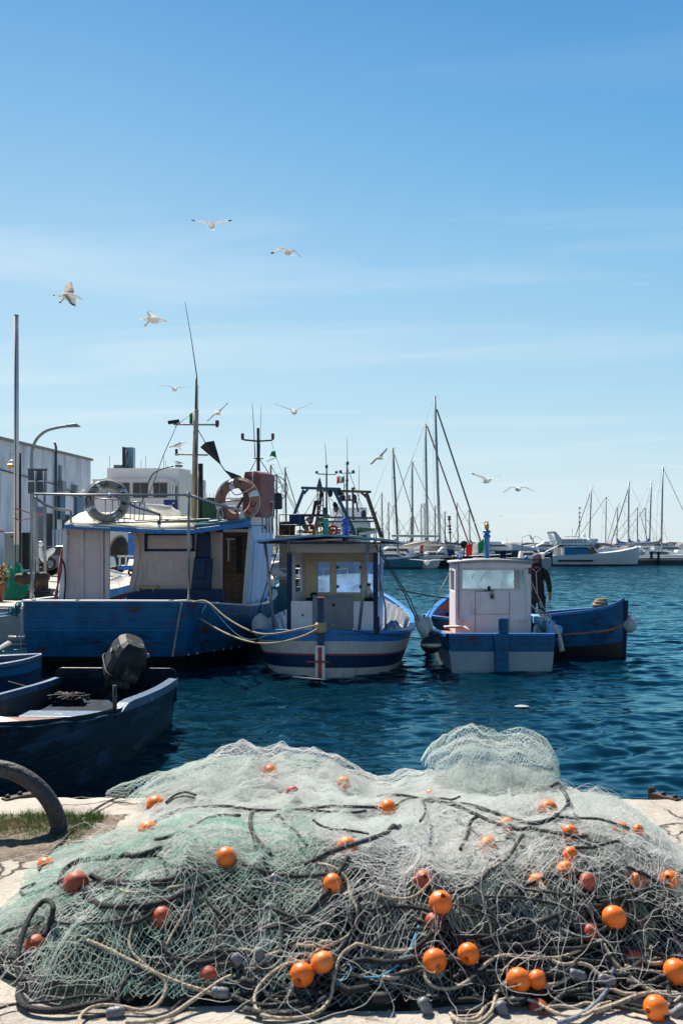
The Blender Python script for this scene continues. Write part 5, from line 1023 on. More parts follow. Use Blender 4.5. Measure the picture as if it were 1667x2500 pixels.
b = MB(); b.hexa([pl(tB, 870, 1296, YB), pl(tB, 918, 1298, YB), pl(tB, 918, 1298, YB + .6), pl(tB, 870, 1296, YB + .6), pl(tB, 872, 1286, YB), pl(tB, 914, 1290, YB), pl(tB, 914, 1290, YB + .6), pl(tB, 872, 1286, YB + .6)]); b.build('net_heap', M['green'], tB, bevel=.05)
b = MB(); b.bar(pl(tB, 876, 1304, YB - .2), pl(tB, 920, 1298, YB - .2), .14, .14); b.build('roller', M['white'], tB)
b = MB()
for a in (((847, 1140), (900, 1280)), ((874, 1226), (905, 1290)), ((847, 1175), (823, 1235)), ((835, 1222), (822, 1250)), ((838, 1240), (816, 1262))): b.tube([pl(tB, *a[0], YB), pl(tB, *a[1], YB)], .014, 5)
for (x, y) in ((835, 1213), (820, 1240), (865, 1218), (887, 1255)): b.ball(pl(tB, x, y, YB), (.12, .12, .22), seg=8, rings=6)
b.build('stay', M['wire'], tB)
# ------------------------------------------------------------------ left quay: building, poles, bollard, clutter
t = thing('warehouse', 'long flat roofed white building with stained walls and dark doorways on the left quay', 'building', (-17, 55, PZ))
Yn, Yf_ = 46.0, 62.0
def facp(px):    # point on the facade line at picture column px
    a = Vector((-17.35, Yn)); c = Vector((-15.6, Yf_)); d = c - a; k = (px - CX) / F
    s = (k * a.y - a.x) / (d.x - k * d.y); return a + d * s
H_ = 7.58
A = Vector((-18.3, 37)); C = Vector((-15.6, 62)); nv = Vector((C - A)).normalized(); side = Vector((-nv.y, nv.x))
def fp3(s, o, z): q = A + nv * s + side * (-o); return Vector((q.x, q.y, z))    # o>0 stands out towards the quay
Lf = (C - A).length
b = MB(); b.hexa([fp3(0, 0, PZ), fp3(Lf, 0, PZ), fp3(Lf, -9, PZ), fp3(0, -9, PZ), fp3(0, 0, H_), fp3(Lf, 0, H_), fp3(Lf, -9, H_), fp3(0, -9, H_)]); b.build('wall', M['stucco'], t)
b = MB(); b.hexa([fp3(-.2, .12, H_), fp3(Lf + .12, .12, H_), fp3(Lf + .12, -9.2, H_), fp3(-.2, -9.2, H_), fp3(-.2, .12, H_ + .14), fp3(Lf + .12, .12, H_ + .14), fp3(Lf + .12, -9.2, H_ + .14), fp3(-.2, -9.2, H_ + .14)]); b.build('roof_coping', mat('dirty_coping', (.25, .23, .21), .8), t)
def sof(px): q = facp(px); return (q - A).dot(nv)
def fbox(bm_, pxa, pxb, za, zb, o=.04, mi=0):
    s0, s1 = sof(pxa), sof(pxb); bm_.hexa([fp3(s0, .003, za), fp3(s1, .003, za), fp3(s1, o, za), fp3(s0, o, za), fp3(s0, .003, zb), fp3(s1, .003, zb), fp3(s1, o, zb), fp3(s0, o, zb)], mi)
for a in ((113, 128), (152, 182)): b = MB(); fbox(b, a[0], a[1], PZ, 4.1, .03); b.build('doorway', M['shade'], t)
b = MB(); fbox(b, 137, 150, 3.8, 5.2, .25); b.build('shutter', mat('blue_shutter', (.05, .12, .19), .6), t)
b = MB(); fbox(b, 181, 198, 1.2, 5.2, .2); b.build('shutter', mat('blue_door_leaf', (.07, .16, .25), .6), t)
b = MB(); fbox(b, 84, 110, PZ, 4.4, .1); b.build('door', mat('slate_door', (.10, .12, .15), .6), t)
b = MB(); fbox(b, 128, 146, 7.0 - 2.2, 6.4 - 1.2, .3) if False else None
b = MB(); s = sof(132); b.tube([fp3(s, .12, 1.2), fp3(s, .12, 7.9)], .075, 8); b.tube([fp3(s, .12, 7.9), fp3(s - .25, .14, 8.1)], .07, 8); b.build('drainpipe', M['darkspar'], t)
b = MB(); s0 = sof(-10); b.tube([fp3(s0, .05, 6.1), fp3(sof(55), .05, 5.95), fp3(sof(140), .05, 5.75), fp3(sof(205), .05, 5.2), fp3(sof(219), .05, 5.1), fp3(sof(221), .06, 1)], .03, 6); b.build('wall_cable', M['wire'], t)
b = MB(); fbox(b, 141, 150, 5.4, 6.0, .3); fbox(b, 143, 147, 6.0, 6.9, .12); b.build('wall_lamp', M['greypaint'], t)
b = MB(); fbox(b, 174, 180, 5.2, 5.9, .3); b.build('wall_lamp', M['greypaint'], t)
b = MB()
for px in (108, 116, 124, 132): b.tube([fp3(sof(px), .5, PZ), fp3(sof(px), .5, 3.2)], .05, 6)
b.build('pipe_post', M['white'], t)
# white building with ribbon windows
Yw = 112.0
t = thing('office_building', 'white flat roofed block with dark ribbon windows and a chimney behind the lifebuoy', 'building', (wx(370, Yw), Yw, PZ))
b = MB(); b.pbox(262, 1143, 438, 1385, Yw, 22); b.hexa
b.build('upper_block', M['wallwhite'], t)
b = MB(); b.pbox(228, 1172, 410, 1385, Yw - 5, 4.99); b.pbox(226, 1170, 412, 1175, Yw - 5.2, 5.19); b.build('wall', M['wallpink'], t)
b = MB(); b.prism([P(411, 1173, Yw - 5), P(447, 1181, Yw + 4), P(447, 1385, Yw + 4), P(411, 1385, Yw - 5)], (-2, .5, 0)); b.build('angled_wall', M['wallpink'], t)
b = MB(); b.prism([P(438, 1143, Yw + .01), P(466, 1148, Yw + 12), P(466, 1385, Yw + 12), P(438, 1385, Yw + .01)], (-2, .5, 0)); b.build('side_wall', M['wallwhite'], t)
for a in ((300, 316), (325, 342), (344, 361), (375, 389), (391, 408)): b = MB(); b.pbox(a[0], 1179, a[1], 1214, Yw - 5.12, .1); b.build('window', M['darkglass'], t)
for a in ((232, 240), (243, 252), (256, 264), (268, 296)): b = MB(); b.pbox(a[0], 1180, a[1], 1212, Yw - 5.1, .08); b.build('window', mat('hazy_glass_%d' % a[0], (.22, .3, .36), .2), t)
for k in range(5):
    u0, u1 = .12 + k * .17, .22 + k * .17; p = [P(411, 1176, Yw - 5).lerp(P(447, 1183, Yw + 4), u) for u in (u0, u1)]; off = Vector((.05, -.03, 0)); b = MB()
    b.prism([p[0] - Vector((0, 0, .35)) + off, p[1] - Vector((0, 0, .35)) + off, p[1] - Vector((0, 0, 1.9)) + off, p[0] - Vector((0, 0, 1.9)) + off], (-.05, .03, 0)); b.build('window', M['darkglass'], t)
b = MB(); b.pbox(228, 1216, 411, 1219, Yw - 5.2, .19); b.build('ledge', M['wallwhite'], t)
b = MB(); b.pbox(299, 1091, 304, 1143, Yw + 4, .3); b.build('flue_stack', M['matblack'], t)
b = MB(); b.pbox(304, 1092, 326, 1143, Yw + 4.5, 1.2); b.build('water_tower', mat('blue_tank', (.12, .22, .33), .4), t)
b = MB(); b.tube([P(311, 1143, Yw + 3.6), P(311, 1100, Yw + 3.6)], .17, 10); b.pbox(278, 1135, 298, 1143, Yw + 3, 1.2); b.build('flue_stack', M['darkspar'], t)
b = MB()
for px, py in ((268, 1112), (300, 1125), (345, 1124), (356, 1113), (400, 1110), (405, 1124), (430, 1126)): b.tube([P(px, 1143, Yw + 4), P(px, py, Yw + 4)], .03, 5)
b.build('antenna', M['greypaint'], t)
# long low white terminal to the right of it
t = thing('terminal_building', 'low pale building with a roof mast behind the exhaust pipe and mast', 'building', (wx(500, 140), 140, PZ))
b = MB(); b.pbox(440, 1218, 590, 1390, 140, 8); b.build('wall', M['wallpink'], t)
b = MB(); b.pbox(438, 1215, 592, 1218, 139.8, 8.3); b.build('roof_edge', M['wallwhite'], t)
b = MB()
for px in (505, 513, 522, 560): b.tube([P(px, 1216, 141), P(px, 1204, 141)], .04, 5)
b.build('antenna', M['greypaint'], t)
for k in range(6): b = MB(); b.pbox(450 + k * 22, 1235, 464 + k * 22, 1262, 139.9, .08); b.build('window', M['darkglass'], t)
# aluminium pole, street lamp, sign boards
Yp = 26.5
t = thing('flagpole', 'tall bare aluminium pole rising above the left building roof', 'pole', (wx(41, Yp), Yp, PZ))
b = MB(); b.tube([P(41, 1330, Yp), P(41, 770, Yp)], .063, 20); sh_ = b.build('shaft', M['alu'], t)
b = MB(); b.box(wx(41, Yp) - .009, wx(41, Yp) + .009, Yp - .068, Yp - .055, PZ, wz(771, Yp)); b.build('groove', M['matblack'], sh_)
b = MB(); b.tube([P(41, 770.5, Yp), P(41, 769, Yp)], .066, 20); b.build('cap', M['greypaint'], t)
rope('tie_rope', 'red cord tied round the aluminium pole and the sign post', spl([P(34, 1243, 26.4), P(48, 1244, 26.4), P(75, 1253, 27), P(104, 1256, 28)], 4) + spl([P(104, 1258, 28), P(75, 1265, 27), P(48, 1270, 26.4), P(34, 1262, 26.4)], 4), .016, M['red'])
Yl = 42.0
t = thing('street_lamp', 'curved street lamp arching over the left building roofline', 'street lamp', (wx(78, Yl), Yl, PZ))
b = MB(); b.tube([P(78, 1384, Yl), P(78, 1120, Yl)] + spl([P(78, 1118, Yl), P(80, 1098, Yl), P(90, 1073, Yl), P(112, 1053, Yl), P(140, 1044, Yl), P(166, 1040, Yl)], 6), .065, 10); b.build('pole', M['greypaint'], t)
b = MB(); b.hexa([P(163, 1043, Yl), P(200, 1042, Yl), P(200, 1042, Yl + .35), P(163, 1043, Yl + .35), P(164, 1036, Yl + .05), P(186, 1033, Yl + .05), P(186, 1033, Yl + .3), P(164, 1036, Yl + .3)]); lh_ = b.build('lamp_head', M['greypaint'], t, bevel=.04)
b = MB(); b.hexa([P(168, 1044.3, Yl + .05), P(196, 1043.2, Yl + .05), P(196, 1043.2, Yl + .3), P(168, 1044.3, Yl + .3), P(168, 1043, Yl + .05), P(196, 1042, Yl + .05), P(196, 1042, Yl + .3), P(168, 1043, Yl + .3)]); b.build('lamp_glass', M['plastic'], lh_)
Ys = 33.0
t = thing('sign_board', 'back of a dark sign board on two grey posts near the rusty bollard', 'sign', (wx(95, Ys), Ys, PZ))
b = MB(); b.pbox(69, 1146, 114, 1205, Ys, .04); b.pbox(68, 1144, 115, 1148, Ys - .03, .1); b.build('panel', mat('dark_sign_back', (.06, .075, .095), .5, var=.3), t)
b = MB(); b.pbox(69, 1173, 114, 1176, Ys - .05, .04); b.build('cross_rail', M['alu'], t)
for (xa, xb) in ((86, 95), (107, 113)): b = MB(); b.tube([P(xa + 2, 1150, Ys - .12), Vector((wx(xb + 1, Ys), Ys - .12, PZ))], .05, 8); b.build('leg', M['greypaint'], t)
t = thing('light_post', 'short dark post with an amber warning lamp beside the aluminium pole', 'lamp post', (wx(50, 27.5), 27.5, PZ))
b = MB(); b.tube([P(50, 1400, 27.5), P(50, 1106, 27.5)], .035, 8); b.tube([P(28, 1107, 27.5), P(33, 1109, 27.5), P(50, 1110, 27.5)], .012, 5); b.build('post', M['matblack'], t)
b = MB(); b.hexa([P(20, 1145, 27.3), P(32, 1145, 27.3), P(32, 1145, 27.5), P(20, 1145, 27.5), P(18, 1133, 27.3), P(33, 1133, 27.3), P(33, 1133, 27.55), P(18, 1133, 27.55)]); b.build('amber_lamp', M['yellow'], t, bevel=.02)
b = MB(); b.ball(P(30, 1131, 27.45), (.09, .09, .1), seg=12, rings=8); b.build('lamp_dome', M['white'], t)
b = MB(); b.tube([P(32, 1139, 27.4), P(50, 1139, 27.5)], .02, 6); b.build('bracket', M['wire'], t)
# rusty mushroom bollard
Yb_ = 25.6
t = thing('bollard', 'rusty iron mooring bollard with a horn head on the left quay edge', 'bollard', (wx(98, Yb_), Yb_, PZ))
b = MB(); c = P(99, 1466, Yb_); b.lathe([(.30, 0), (.28, .05), (.225, .09), (.205, .2), (.205, .50), (.215, .66), (.0, .67)], (c.x, Yb_, PZ), 24); b.build('body', M['rust'], t)
b = MB()
prf = [(P(36, 1414, Yb_), .07), (P(41, 1413, Yb_), .135), (P(60, 1413, Yb_), .155), (P(85, 1411, Yb_), .15), (P(112, 1409, Yb_), .14), (P(121, 1409, Yb_), .08)]
b.tube([p for p, r in prf], [r for p, r in prf], 16); b.build('head', M['rust'], t)
rope('rope_coil', 'dark rope turns around the base of the rusty bollard', [Vector((c.x + (.34 + .05 * math.sin(a * 2.3)) * math.cos(a), Yb_ + (.34 + .05 * math.cos(a * 1.7)) * math.sin(a), PZ + .05 + .012 * a)) for a in [k * .35 for k in range(60)]], .035, M['ropeK'])
# cabinet, tarp, flower pot, car, scooter
t = thing('utility_cabinet', 'grey metal utility cabinet below the aluminium pole', 'cabinet', (wx(27, 28), 28, PZ))
b = MB(); b.pbox(11, 1300, 47, 1398, 28, .45); b.build('body', mat('grey_cabinet_paint', (.24, .25, .25), .5, var=.08), t, bevel=.015)
b = MB(); b.tube([P(29, 1311, 28), P(29, 1311, 27.97)], .025, 10); b.build('lock', M['matblack'], t)
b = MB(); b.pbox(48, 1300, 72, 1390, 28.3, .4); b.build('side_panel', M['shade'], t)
t = thing('red_parasol', 'edge of a red awning at the left frame edge above the flowers', 'awning', (wx(2, 28), 28.5, PZ))
b = MB(); b.hexa([P(-30, 1300, 28.2), P(14, 1300, 28.2), P(14, 1300, 29.4), P(-30, 1300, 29.4), P(-30, 1293, 28.2), P(8, 1294, 28.2), P(8, 1294, 29.4), P(-30, 1293, 29.4)]); b.build('canopy', mat('coral_awning', (.55, .10, .09), .6), t)
b = MB(); b.tube([P(-20, 1405, 28.6), P(-20, 1300, 28.6)], .03, 6); b.build('post', M['wire'], t)
t = thing('tarpaulin_heap', 'crumpled bright green tarpaulin over a box on the left quay', 'tarpaulin', (wx(38, 26.6), 26.6, PZ))
rr = []
for i in range(22):
    rr.append([])
    for j in range(22):
        u = i / 21; v = j / 21; e = (1 - abs(2 * u - 1) ** 3.5) * (1 - abs(2 * v - 1) ** 3.5); h = (.58 + .16 * math.exp(-((u - .6) / .2) ** 2) + .12 * (2 * abs(((u * 3.1 + v * 1.9) % 1) - .5) - .5) + .09 * math.sin(u * 27 + v * 9) + .07 * math.sin(v * 31 - u * 14)) * e
        rr[-1].append(Vector((wx(-10 + 92 * u + 5 * math.sin(v * 9), 26.6), 26.1 + 1.2 * v + .05 * math.sin(u * 11), PZ + .02 + max(h, 0) * 1.1)))
b = MB(); b.grid(rr, 0, False); b.build('sheet', M['tarp'], t)
t = thing('flower_pot', 'terracotta pot of yellow orange flowers at the left edge of the quay', 'potted plant', (wx(5, 25.6), 25.6, PZ))
b = MB(); b.lathe([(.17, 0), (.23, .38), (.26, .40), (.26, .46), (.22, .46), (.2, .40), (0, .40)], (wx(-9, 25.6), 25.6, PZ), 18); b.build('pot', mat('terracotta', (.35, .12, .07), .8, var=.2), t)
b = MB()
for k in range(140): a = random.uniform(0, 6.28); q = random.uniform(0, .32); h = random.uniform(.42, .9); c = Vector((wx(-9, 25.6) + q * math.cos(a), 25.6 + q * math.sin(a), PZ + h)); d = Vector((random.uniform(-1, 1), random.uniform(-1, 1), random.uniform(-.4, 1))).normalized() * .06; e = d.orthogonal().normalized() * .035; b.add([c - d, c + e, c + d, c - e], [(0, 1, 2, 3)])
b.build('foliage', mat('dry_leaf', (.16, .10, .03), .8, var=.4), t)
b = MB()
for k in range(46): a = random.uniform(0, 6.28); q = random.uniform(0, .33); h = random.uniform(.5, .95); b.ball((wx(-9, 25.6) + q * math.cos(a), 25.6 + q * math.sin(a), PZ + h), (.035, .035, .025), seg=6, rings=4)
b.build('flower', mat('orange_yellow_petal', (.75, .38, .05), .7, var=.3), t)
# scooter parked by the doors
t = thing('scooter', 'white motor scooter parked in front of the dark doorway', 'scooter', (wx(114, 40), 40, PZ))
def sp(px, py, dy=0): return P(px, py, 40 + dy)
b = MB(); b.tube(spl([sp(98, 1336), sp(100, 1350), sp(104, 1362), sp(112, 1366), sp(118, 1352), sp(126, 1344), sp(128, 1338)], 5), [.09] * 10 + [.11] * 10 + [.14] * 11, 10); b.build('body', M['gel'], t)
for px in (101, 123): b = MB(); b.torus(sp(px, 1376), .2, .065, Matrix.Rotation(R(90), 3, 'X'), 24, 8); b.build('wheel', M['matblack'], t); 
b = MB(); b.ball(sp(100, 1328), (.13, .14, .12), seg=12, rings=8); b.build('headlight_housing', M['gel'], t)
b = MB(); b.bar(sp(112, 1338), sp(127, 1336), .26, .1); b.build('saddle', M['matblack'], t, bevel=.02)
b = MB(); b.tube([sp(96, 1324, -.3), sp(100, 1325), sp(104, 1324, .3)], .02, 6); b.tube([sp(101, 1326), sp(101, 1374)], .03, 6); b.build('handlebar', M['wire'], t)
t = thing('parked_car', 'blue grey car parked near the dark doorway behind the cabin', 'car', (wx(146, 46), 46, PZ))
cp_ = [(0, .35), (.1, .8), (.9, .95), (1.3, 1.4), (2.6, 1.42), (3.1, 1.0), (3.7, .9), (3.8, .4)]
b = MB(); x0 = wx(72, 46); b.prism([(x0 + x, 45.6, PZ + z) for x, z in cp_], (0, 1.55, 0)); b.build('body', mat('blue_grey_car_paint', (.12, .17, .24), .25, coat=.5), t, bevel=.08)
b = MB(); b.prism([(x0 + x, 45.585, PZ + z) for x, z in ((1.05, .97), (1.38, 1.34), (2.5, 1.36), (2.9, 1.0))], (0, 1.58, 0)); b.build('window', M['darkglass'], t)
for x in (.75, 3.0):
    for y in (45.62, 47.0): b = MB(); b.torus((x0 + x, y, PZ + .31), .22, .09, Matrix.Rotation(R(90), 3, 'X'), 20, 8); b.lathe([(0, -.05), (.2, -.05), (.2, .05), (0, .05)], (x0 + x, y, PZ + .31), 14, Matrix.Rotation(R(90), 3, 'X'), 0); b.build('wheel', M['matblack'], t)
t = thing('pallet_truck', 'blue loading trolley standing on the quay seen through the cabin opening', 'trolley', (wx(300, 46), 46, PZ))
b = MB(); b.pbox(287, 1380, 325, 1392, 46, 1); b.pbox(313, 1300, 330, 1365, 47, .5); b.build('body', M['bluetrim'], t, bevel=.03)
b = MB(); b.pbox(291, 1358, 294, 1380, 46, .1); b.pbox(306, 1358, 309, 1380, 46, .1); b.pbox(287, 1356, 325, 1360, 46, .1); b.build('frame', M['white'], t)
for px in (292, 320): b = MB(); b.torus(P(px, 1398, 46), .1, .05, Matrix.Rotation(R(90), 3, 'X'), 16, 8); b.build('wheel', M['matblack'], t)
t = thing('stacked_nets', 'dark heap of gear on the quay seen through the cabin opening', 'gear', (wx(292, 50), 50, PZ))
b = MB(); b.ball((wx(292, 50), 50, PZ + 1.0), (.5, .6, 1.0), seg=14, rings=10); b.ball((wx(278, 50), 50.3, PZ + .6), (.4, .5, .7)); b.build('heap', mat('brown_black_netting', (.05, .04, .03), .9, var=.5, bump=.8, bs=12), t)
b = MB(); b.pbox(400, 1219, 433, 1252, 24, .04); b.pbox(401, 1220, 432, 1222, 23.98, .02)
t = thing('blue_sign', 'dark blue sign with a small white bird emblem behind the mast foot', 'sign', (wx(416, 30), 30, PZ))
b = MB(); b.pbox(400, 1220, 434, 1252, 30, .05); pn_ = b.build('panel', M['signblue'], t)
b = MB(); c = P(417, 1234, 29.99)
b.prism([c + Vector(v) for v in ((-.06, 0, .03), (-.01, 0, -.01), (.05, 0, .05), (.03, 0, -.02), (0, 0, -.05), (-.04, 0, -.04))], (0, -.006, 0)); b.ball(P(424, 1228, 29.98), (.03, .01, .03), seg=8, rings=6); b.build('bird_emblem', M['whiteink'], pn_)
vs, fs = text_mesh('CIRCOLO NAUTICO', .045); b = MB(); c = P(417, 1244, 29.985); b.add([c + Vector((v.x, 0, v.y)) for v in vs], fs); b.build('lettering', M['whiteink'], pn_)
b = MB(); b.tube([P(417, 1252, 30.03), Vector((wx(417, 30.03), 30.03, PZ))], .03, 6); b.build('post', M['greypaint'], t)

# ------------------------------------------------------------------ marina: sailing boats, yachts, pontoons
def sailboat(label, mt, mb, Y, L=10, hx=0, head=1, hullm=None, r=.09, fore=None, back=None, cover=None, hull_px=None, mastm=None, spread=(.45, .72), group='sailing boats in the marina', cover_len=3.6, freeb=1.15, rake=0):
    """mt/mb: mast top and mast foot in picture coordinates at distance Y"""
    base = P(mb[0], mb[1], Y); tp = P(mt[0], mt[1], Y); t = thing('sailing_boat', label, 'sailing boat', (base.x, Y, 0), 0, group, local=True)
    lx = lambda px, py, dy=0: Vector((wx(px, Y) - base.x, dy, wz(py, Y)))
    b = MB(); hw = L * .15
    stx = [(-.45, .72, 1.0, .5), (-.2, .98, .95, .6), (.1, .95, 1.0, .5), (.35, .55, 1.1, .25), (.5, .04, 1.2, .02)]
    hb = MB(); rows_s = []
    for sgn in (1, -1):
        rows = []
        for (u, wv, zz_, wb) in stx:
            x = head * u * L; rows.append([Vector((x, sgn * hw * w_, z)) for w_, z in ((wb * .6, -.4), (wb, .05), ((wb + wv) / 2 * 1.03, freeb * .5 * zz_), (wv, freeb * zz_))])
        hb.grid(rows)
    rows = [[Vector((head * u * L, s_ * hw * wv, freeb * zz_ + .02 * (1 - s_ * s_))) for s_ in (-1, 0, 1)] for (u, wv, zz_, wb) in stx]; hb.grid(rows, 1)
    a = stx[0]; hb.add([Vector((head * a[0] * L, s_ * hw * q, z)) for s_, q, z in ((-1, a[3] * .6, -.4), (1, a[3] * .6, -.4), (1, a[1], freeb), (-1, a[1], freeb))], [(0, 1, 2, 3)], 0)
    hb.build('hull', [hullm or M['gel'], M['gel']], t)
    b = MB(); c0, c1 = -.22 * L * head, .18 * L * head; x0_, x1_ = min(c0, c1), max(c0, c1)
    b.hexa([(x0_, -hw * .55, freeb), (x1_, -hw * .4, freeb), (x1_, hw * .4, freeb), (x0_, hw * .55, freeb), (x0_ + .3, -hw * .45, freeb + .5), (x1_ - .9, -hw * .3, freeb + .38), (x1_ - .9, hw * .3, freeb + .38), (x0_ + .3, hw * .45, freeb + .5)]); cr_ = b.build('coachroof', M['gel'], t, bevel=.06)
    b = MB(); b.box(x0_ + .7, x1_ - 1.3, -hw * .53, -hw * .40, freeb + .15, freeb + .32); b.build('window', M['darkglass'], cr_)
    top_l = tp - Vector((base.x, Y, 0)); foot = Vector((0, 0, min(base.z, freeb + .3)))
    b = MB(); b.tube([foot, top_l], [r, r * .75], 8); b.tube([top_l + Vector((0, 0, -.03)), top_l + Vector((.35, 0, .05))], .02, 5); mo_ = b.build('mast', mastm or M['alumast'], t)
    b = MB(); Hh = top_l - foot
    for s_ in spread: q = foot + Hh * s_; b.tube([q + Vector((-.25, -L * .075, 0)), q, q + Vector((-.25, L * .075, 0))], .025, 5)
    b.build('spreader', mastm or M['alumast'], mo_)
    b = MB(); f_end = lx(*fore[1]) if fore else Vector((head * L * .48, 0, freeb * 1.2)); f_st = lx(*fore[0]) if fore else top_l
    b.tube([f_st, f_end], fore[2] if fore and len(fore) > 2 else .035, 6); b.build('furled_jib', M['greycanvas'] if not (fore and len(fore) > 3) else fore[3], t)
    b = MB(); b.tube([top_l, Vector((-head * L * .44, 0, freeb))], .012, 4)
    for s_ in (-1, 1): b.tube([top_l, foot + Hh * .7 + Vector((-.25, s_ * L * .075, 0)), Vector((-.3, s_ * hw * .9, freeb))], .010, 4); b.tube([foot + Hh * .45, Vector((.5, s_ * hw * .9, freeb))], .01, 4)
    b.build('stay', M['wire'], t)
    b = MB(); bm_end = Vector((-head * cover_len, 0, freeb + 1.15)); b.tube([Vector((0, 0, freeb + 1.1)), bm_end], .06, 6); b.build('boom', M['alumast'], t)
    if cover: b = MB(); b.tube([Vector((-head * .02, 0, freeb + 2.0)), Vector((-head * .3, 0, freeb + 1.5)), Vector((-head * 1.2, 0, freeb + 1.36)), bm_end + Vector((0, 0, .12))], [.1, .2, .2, .1], 8); b.build('sail_cover', cover, t)
    b = MB(); rl = []
    for (u, wv, zz_, wb) in stx: rl.append(Vector((head * u * L, -hw * wv, freeb * zz_ + .6)))
    b.tube(rl, .012, 4)
    for q in rl: b.tube([q, q - Vector((0, 0, .6))], .014, 4)
    b.build('guardrail', M['steel'], t); return t
YM = 104.0
navyh = mat('navy_yacht_hull', (.012, .02, .05), .2, var=.1)
sailboat('tallest sailing yacht with two dark forestays and a pale grey mast', (1061, 967), (1074, 1325), 105, 15, head=1, r=.15, fore=((1066, 1000), (1177, 1335), .09, M['darkspar']), cover=M['greycanvas'], cover_len=5, hullm=navyh)
sailboat('second tallest sailing yacht left of the tallest, silvery mast with one dark forestay', (1038, 1035), (1044, 1325), 108, 13, head=1, r=.14, fore=((1042, 1040), (1150, 1345), .08, M['redbrown']), cover=M['canvas'], cover_len=6)
sailboat('sailing yacht with a leaning dark mast right of the brown gantry', (959, 1094), (972, 1325), 100, 11, head=1, r=.12, fore=((963, 1110), (1021, 1300), .04), cover=M['greycanvas'], mastm=M['darkspar'])
sailboat('yacht with slim dark mast and blue boom cover left of the silvery mast', (1006, 1127), (1007, 1325), 118, 10, head=1, r=.12, cover=M['canvas'], mastm=M['darkspar'])
far_m = [(932, 1203, 934, 'short dark mast just right of the gantry foot'), (948, 1226, 949, 'lower thin mast right of the first short mast'), (1036, 1228, 1037, 'thin mast rising at the left of the silvery mast foot'), (1062, 1234, 1062, 'thin low mast between the two tallest masts'), (1086, 1248, 1086, 'low thin mast right of the tallest mast'), (1115, 1228, 1118, 'thin mast standing between the two dark forestays'), (1145, 1243, 1147, 'thin mast beside the end of the long forestay'), (917, 1249, 918, 'tiny mast touching the brown gantry leg'), (1003, 1263, 1003, 'tiny mast left of the slim dark mast'), (1028, 1230, 1029, 'thin faint mast with a small crosstree')]
for i, (x, y, xb, lab) in enumerate(far_m): sailboat('far sailing boat with a ' + lab, (x, y), (xb, 1325), 150 + i * 3, 9, head=1 if i % 2 else -1, r=.10, cover=M['canvas'] if i % 3 else M['greycanvas'], mastm=M['darkspar'], group='far sailing boats left of the mauve cabin')
left_m = [(661, 1135, 664, 'dark mast behind the cage reflector'), (675, 1157, 676, 'shorter mast beside the cage reflector'), (696, 1141, 700, 'mast with a slanting stay left of the blue gantry')]
for i, (x, y, xb, lab) in enumerate(left_m): sailboat('sailing boat with a ' + lab, (x, y), (xb, 1325), 92 + i * 4, 9, r=.11, mastm=M['darkspar'], cover=M['greycanvas'], fore=((697, 1150), (728, 1252), .05) if i == 2 else None, group='sailing boats behind the trawlers')
right_m = [(1443, 1189, 1437, 'mast directly behind the big motor yacht', 126, -1, .1, ((1439, 1205), (1403, 1312), .05)), (1479, 1213, 1477, 'thin mast right of the motor yacht flybridge', 135, -1, .08, None), (1507, 1229, 1504, 'short mast, raked stay and blue cover', 130, -1, .08, ((1505, 1240), (1478, 1335), .04)), (1534, 1176, 1533, 'dark mast and raked jib behind the motor yacht bow', 128, -1, .12, ((1532, 1195), (1488, 1335), .07)), (1555, 1239, 1555, 'short dark mast left of the three right hand masts', 138, -1, .1, None), (1574, 1239, 1577, 'short pale mast just left of a tall one', 142, -1, .08, None), (1589, 1175, 1584, 'tall mast with royal blue boom cover', 124, 1, .11, ((1560, 1250), (1580, 1320), .04)), (1617, 1141, 1613, 'tallest mast at the right with a grey boom cover', 120, 1, .12, None)]
cov_ = [None, None, M['canvas'], M['canvas'], M['greycanvas'], None, mat('royal_blue_cover', (.02, .1, .3), .8), M['greycanvas']]
for i, (x, y, xb, lab, Yy, hd, rr_, fo) in enumerate(right_m): sailboat('right hand sailing boat with a ' + lab, (x, y), (xb, 1330), Yy, 10.5, head=hd, r=rr_, cover=cov_[i], fore=fo, cover_len=4.2, group='sailing boats moored at the right')
b = MB()
# big motor yacht on the right: hull lofted, superstructure in blocks
Yy = 112.0; xl, xr = wx(1338, Yy), wx(1558, Yy)
t = thing('motor_yacht', 'white motor yacht with flybridge and blue side screens moored at the right', 'motor yacht', ((xl + xr) / 2, Yy, 0))
ox = (xl + xr) / 2; LL = xr - xl
b = MB()
yst = [(-.5, .92, .85, 1.15), (-.3, .98, .9, 1.2), (0, 1, .85, 1.35), (.25, .8, .6, 1.62), (.42, .4, .22, 1.95), (.5, .03, .02, 2.15)]
HWm = 2.1
def myacht_hull(bm_, ox, Y, LL, HWm, yst, head=1, k=1.0):
    for sgn in (1, -1): bm_.grid([[Vector((ox + head * u * LL * (1 if z > .5 else .97), Y + sgn * HWm * w_, z)) for w_, z in ((wb, -.4), (wb, .18 * k))] for u, wv, wb, zt_ in yst], 1); bm_.grid([[Vector((ox + head * u * LL * (.97 if q == 0 else 1), Y + sgn * HWm * w_, z)) for q, (w_, z) in enumerate(((wb, .18 * k), ((wb + wv) / 2 * 1.02, zt_ * .55 * k), (wv, zt_ * k)))] for u, wv, wb, zt_ in yst], 0)
    bm_.grid([[Vector((ox + head * u * LL, Y + s_ * HWm * wv, zt_ * k)) for s_ in (-1, 0, 1)] for u, wv, wb, zt_ in yst], 0)
    u, wv, wb, zt_ = yst[0]; bm_.add([(ox + head * u * LL, Y - HWm * wv, -.4), (ox + head * u * LL, Y + HWm * wv, -.4), (ox + head * u * LL, Y + HWm * wv, zt_ * k), (ox + head * u * LL, Y - HWm * wv, zt_ * k)], [(0, 1, 2, 3)], 0)
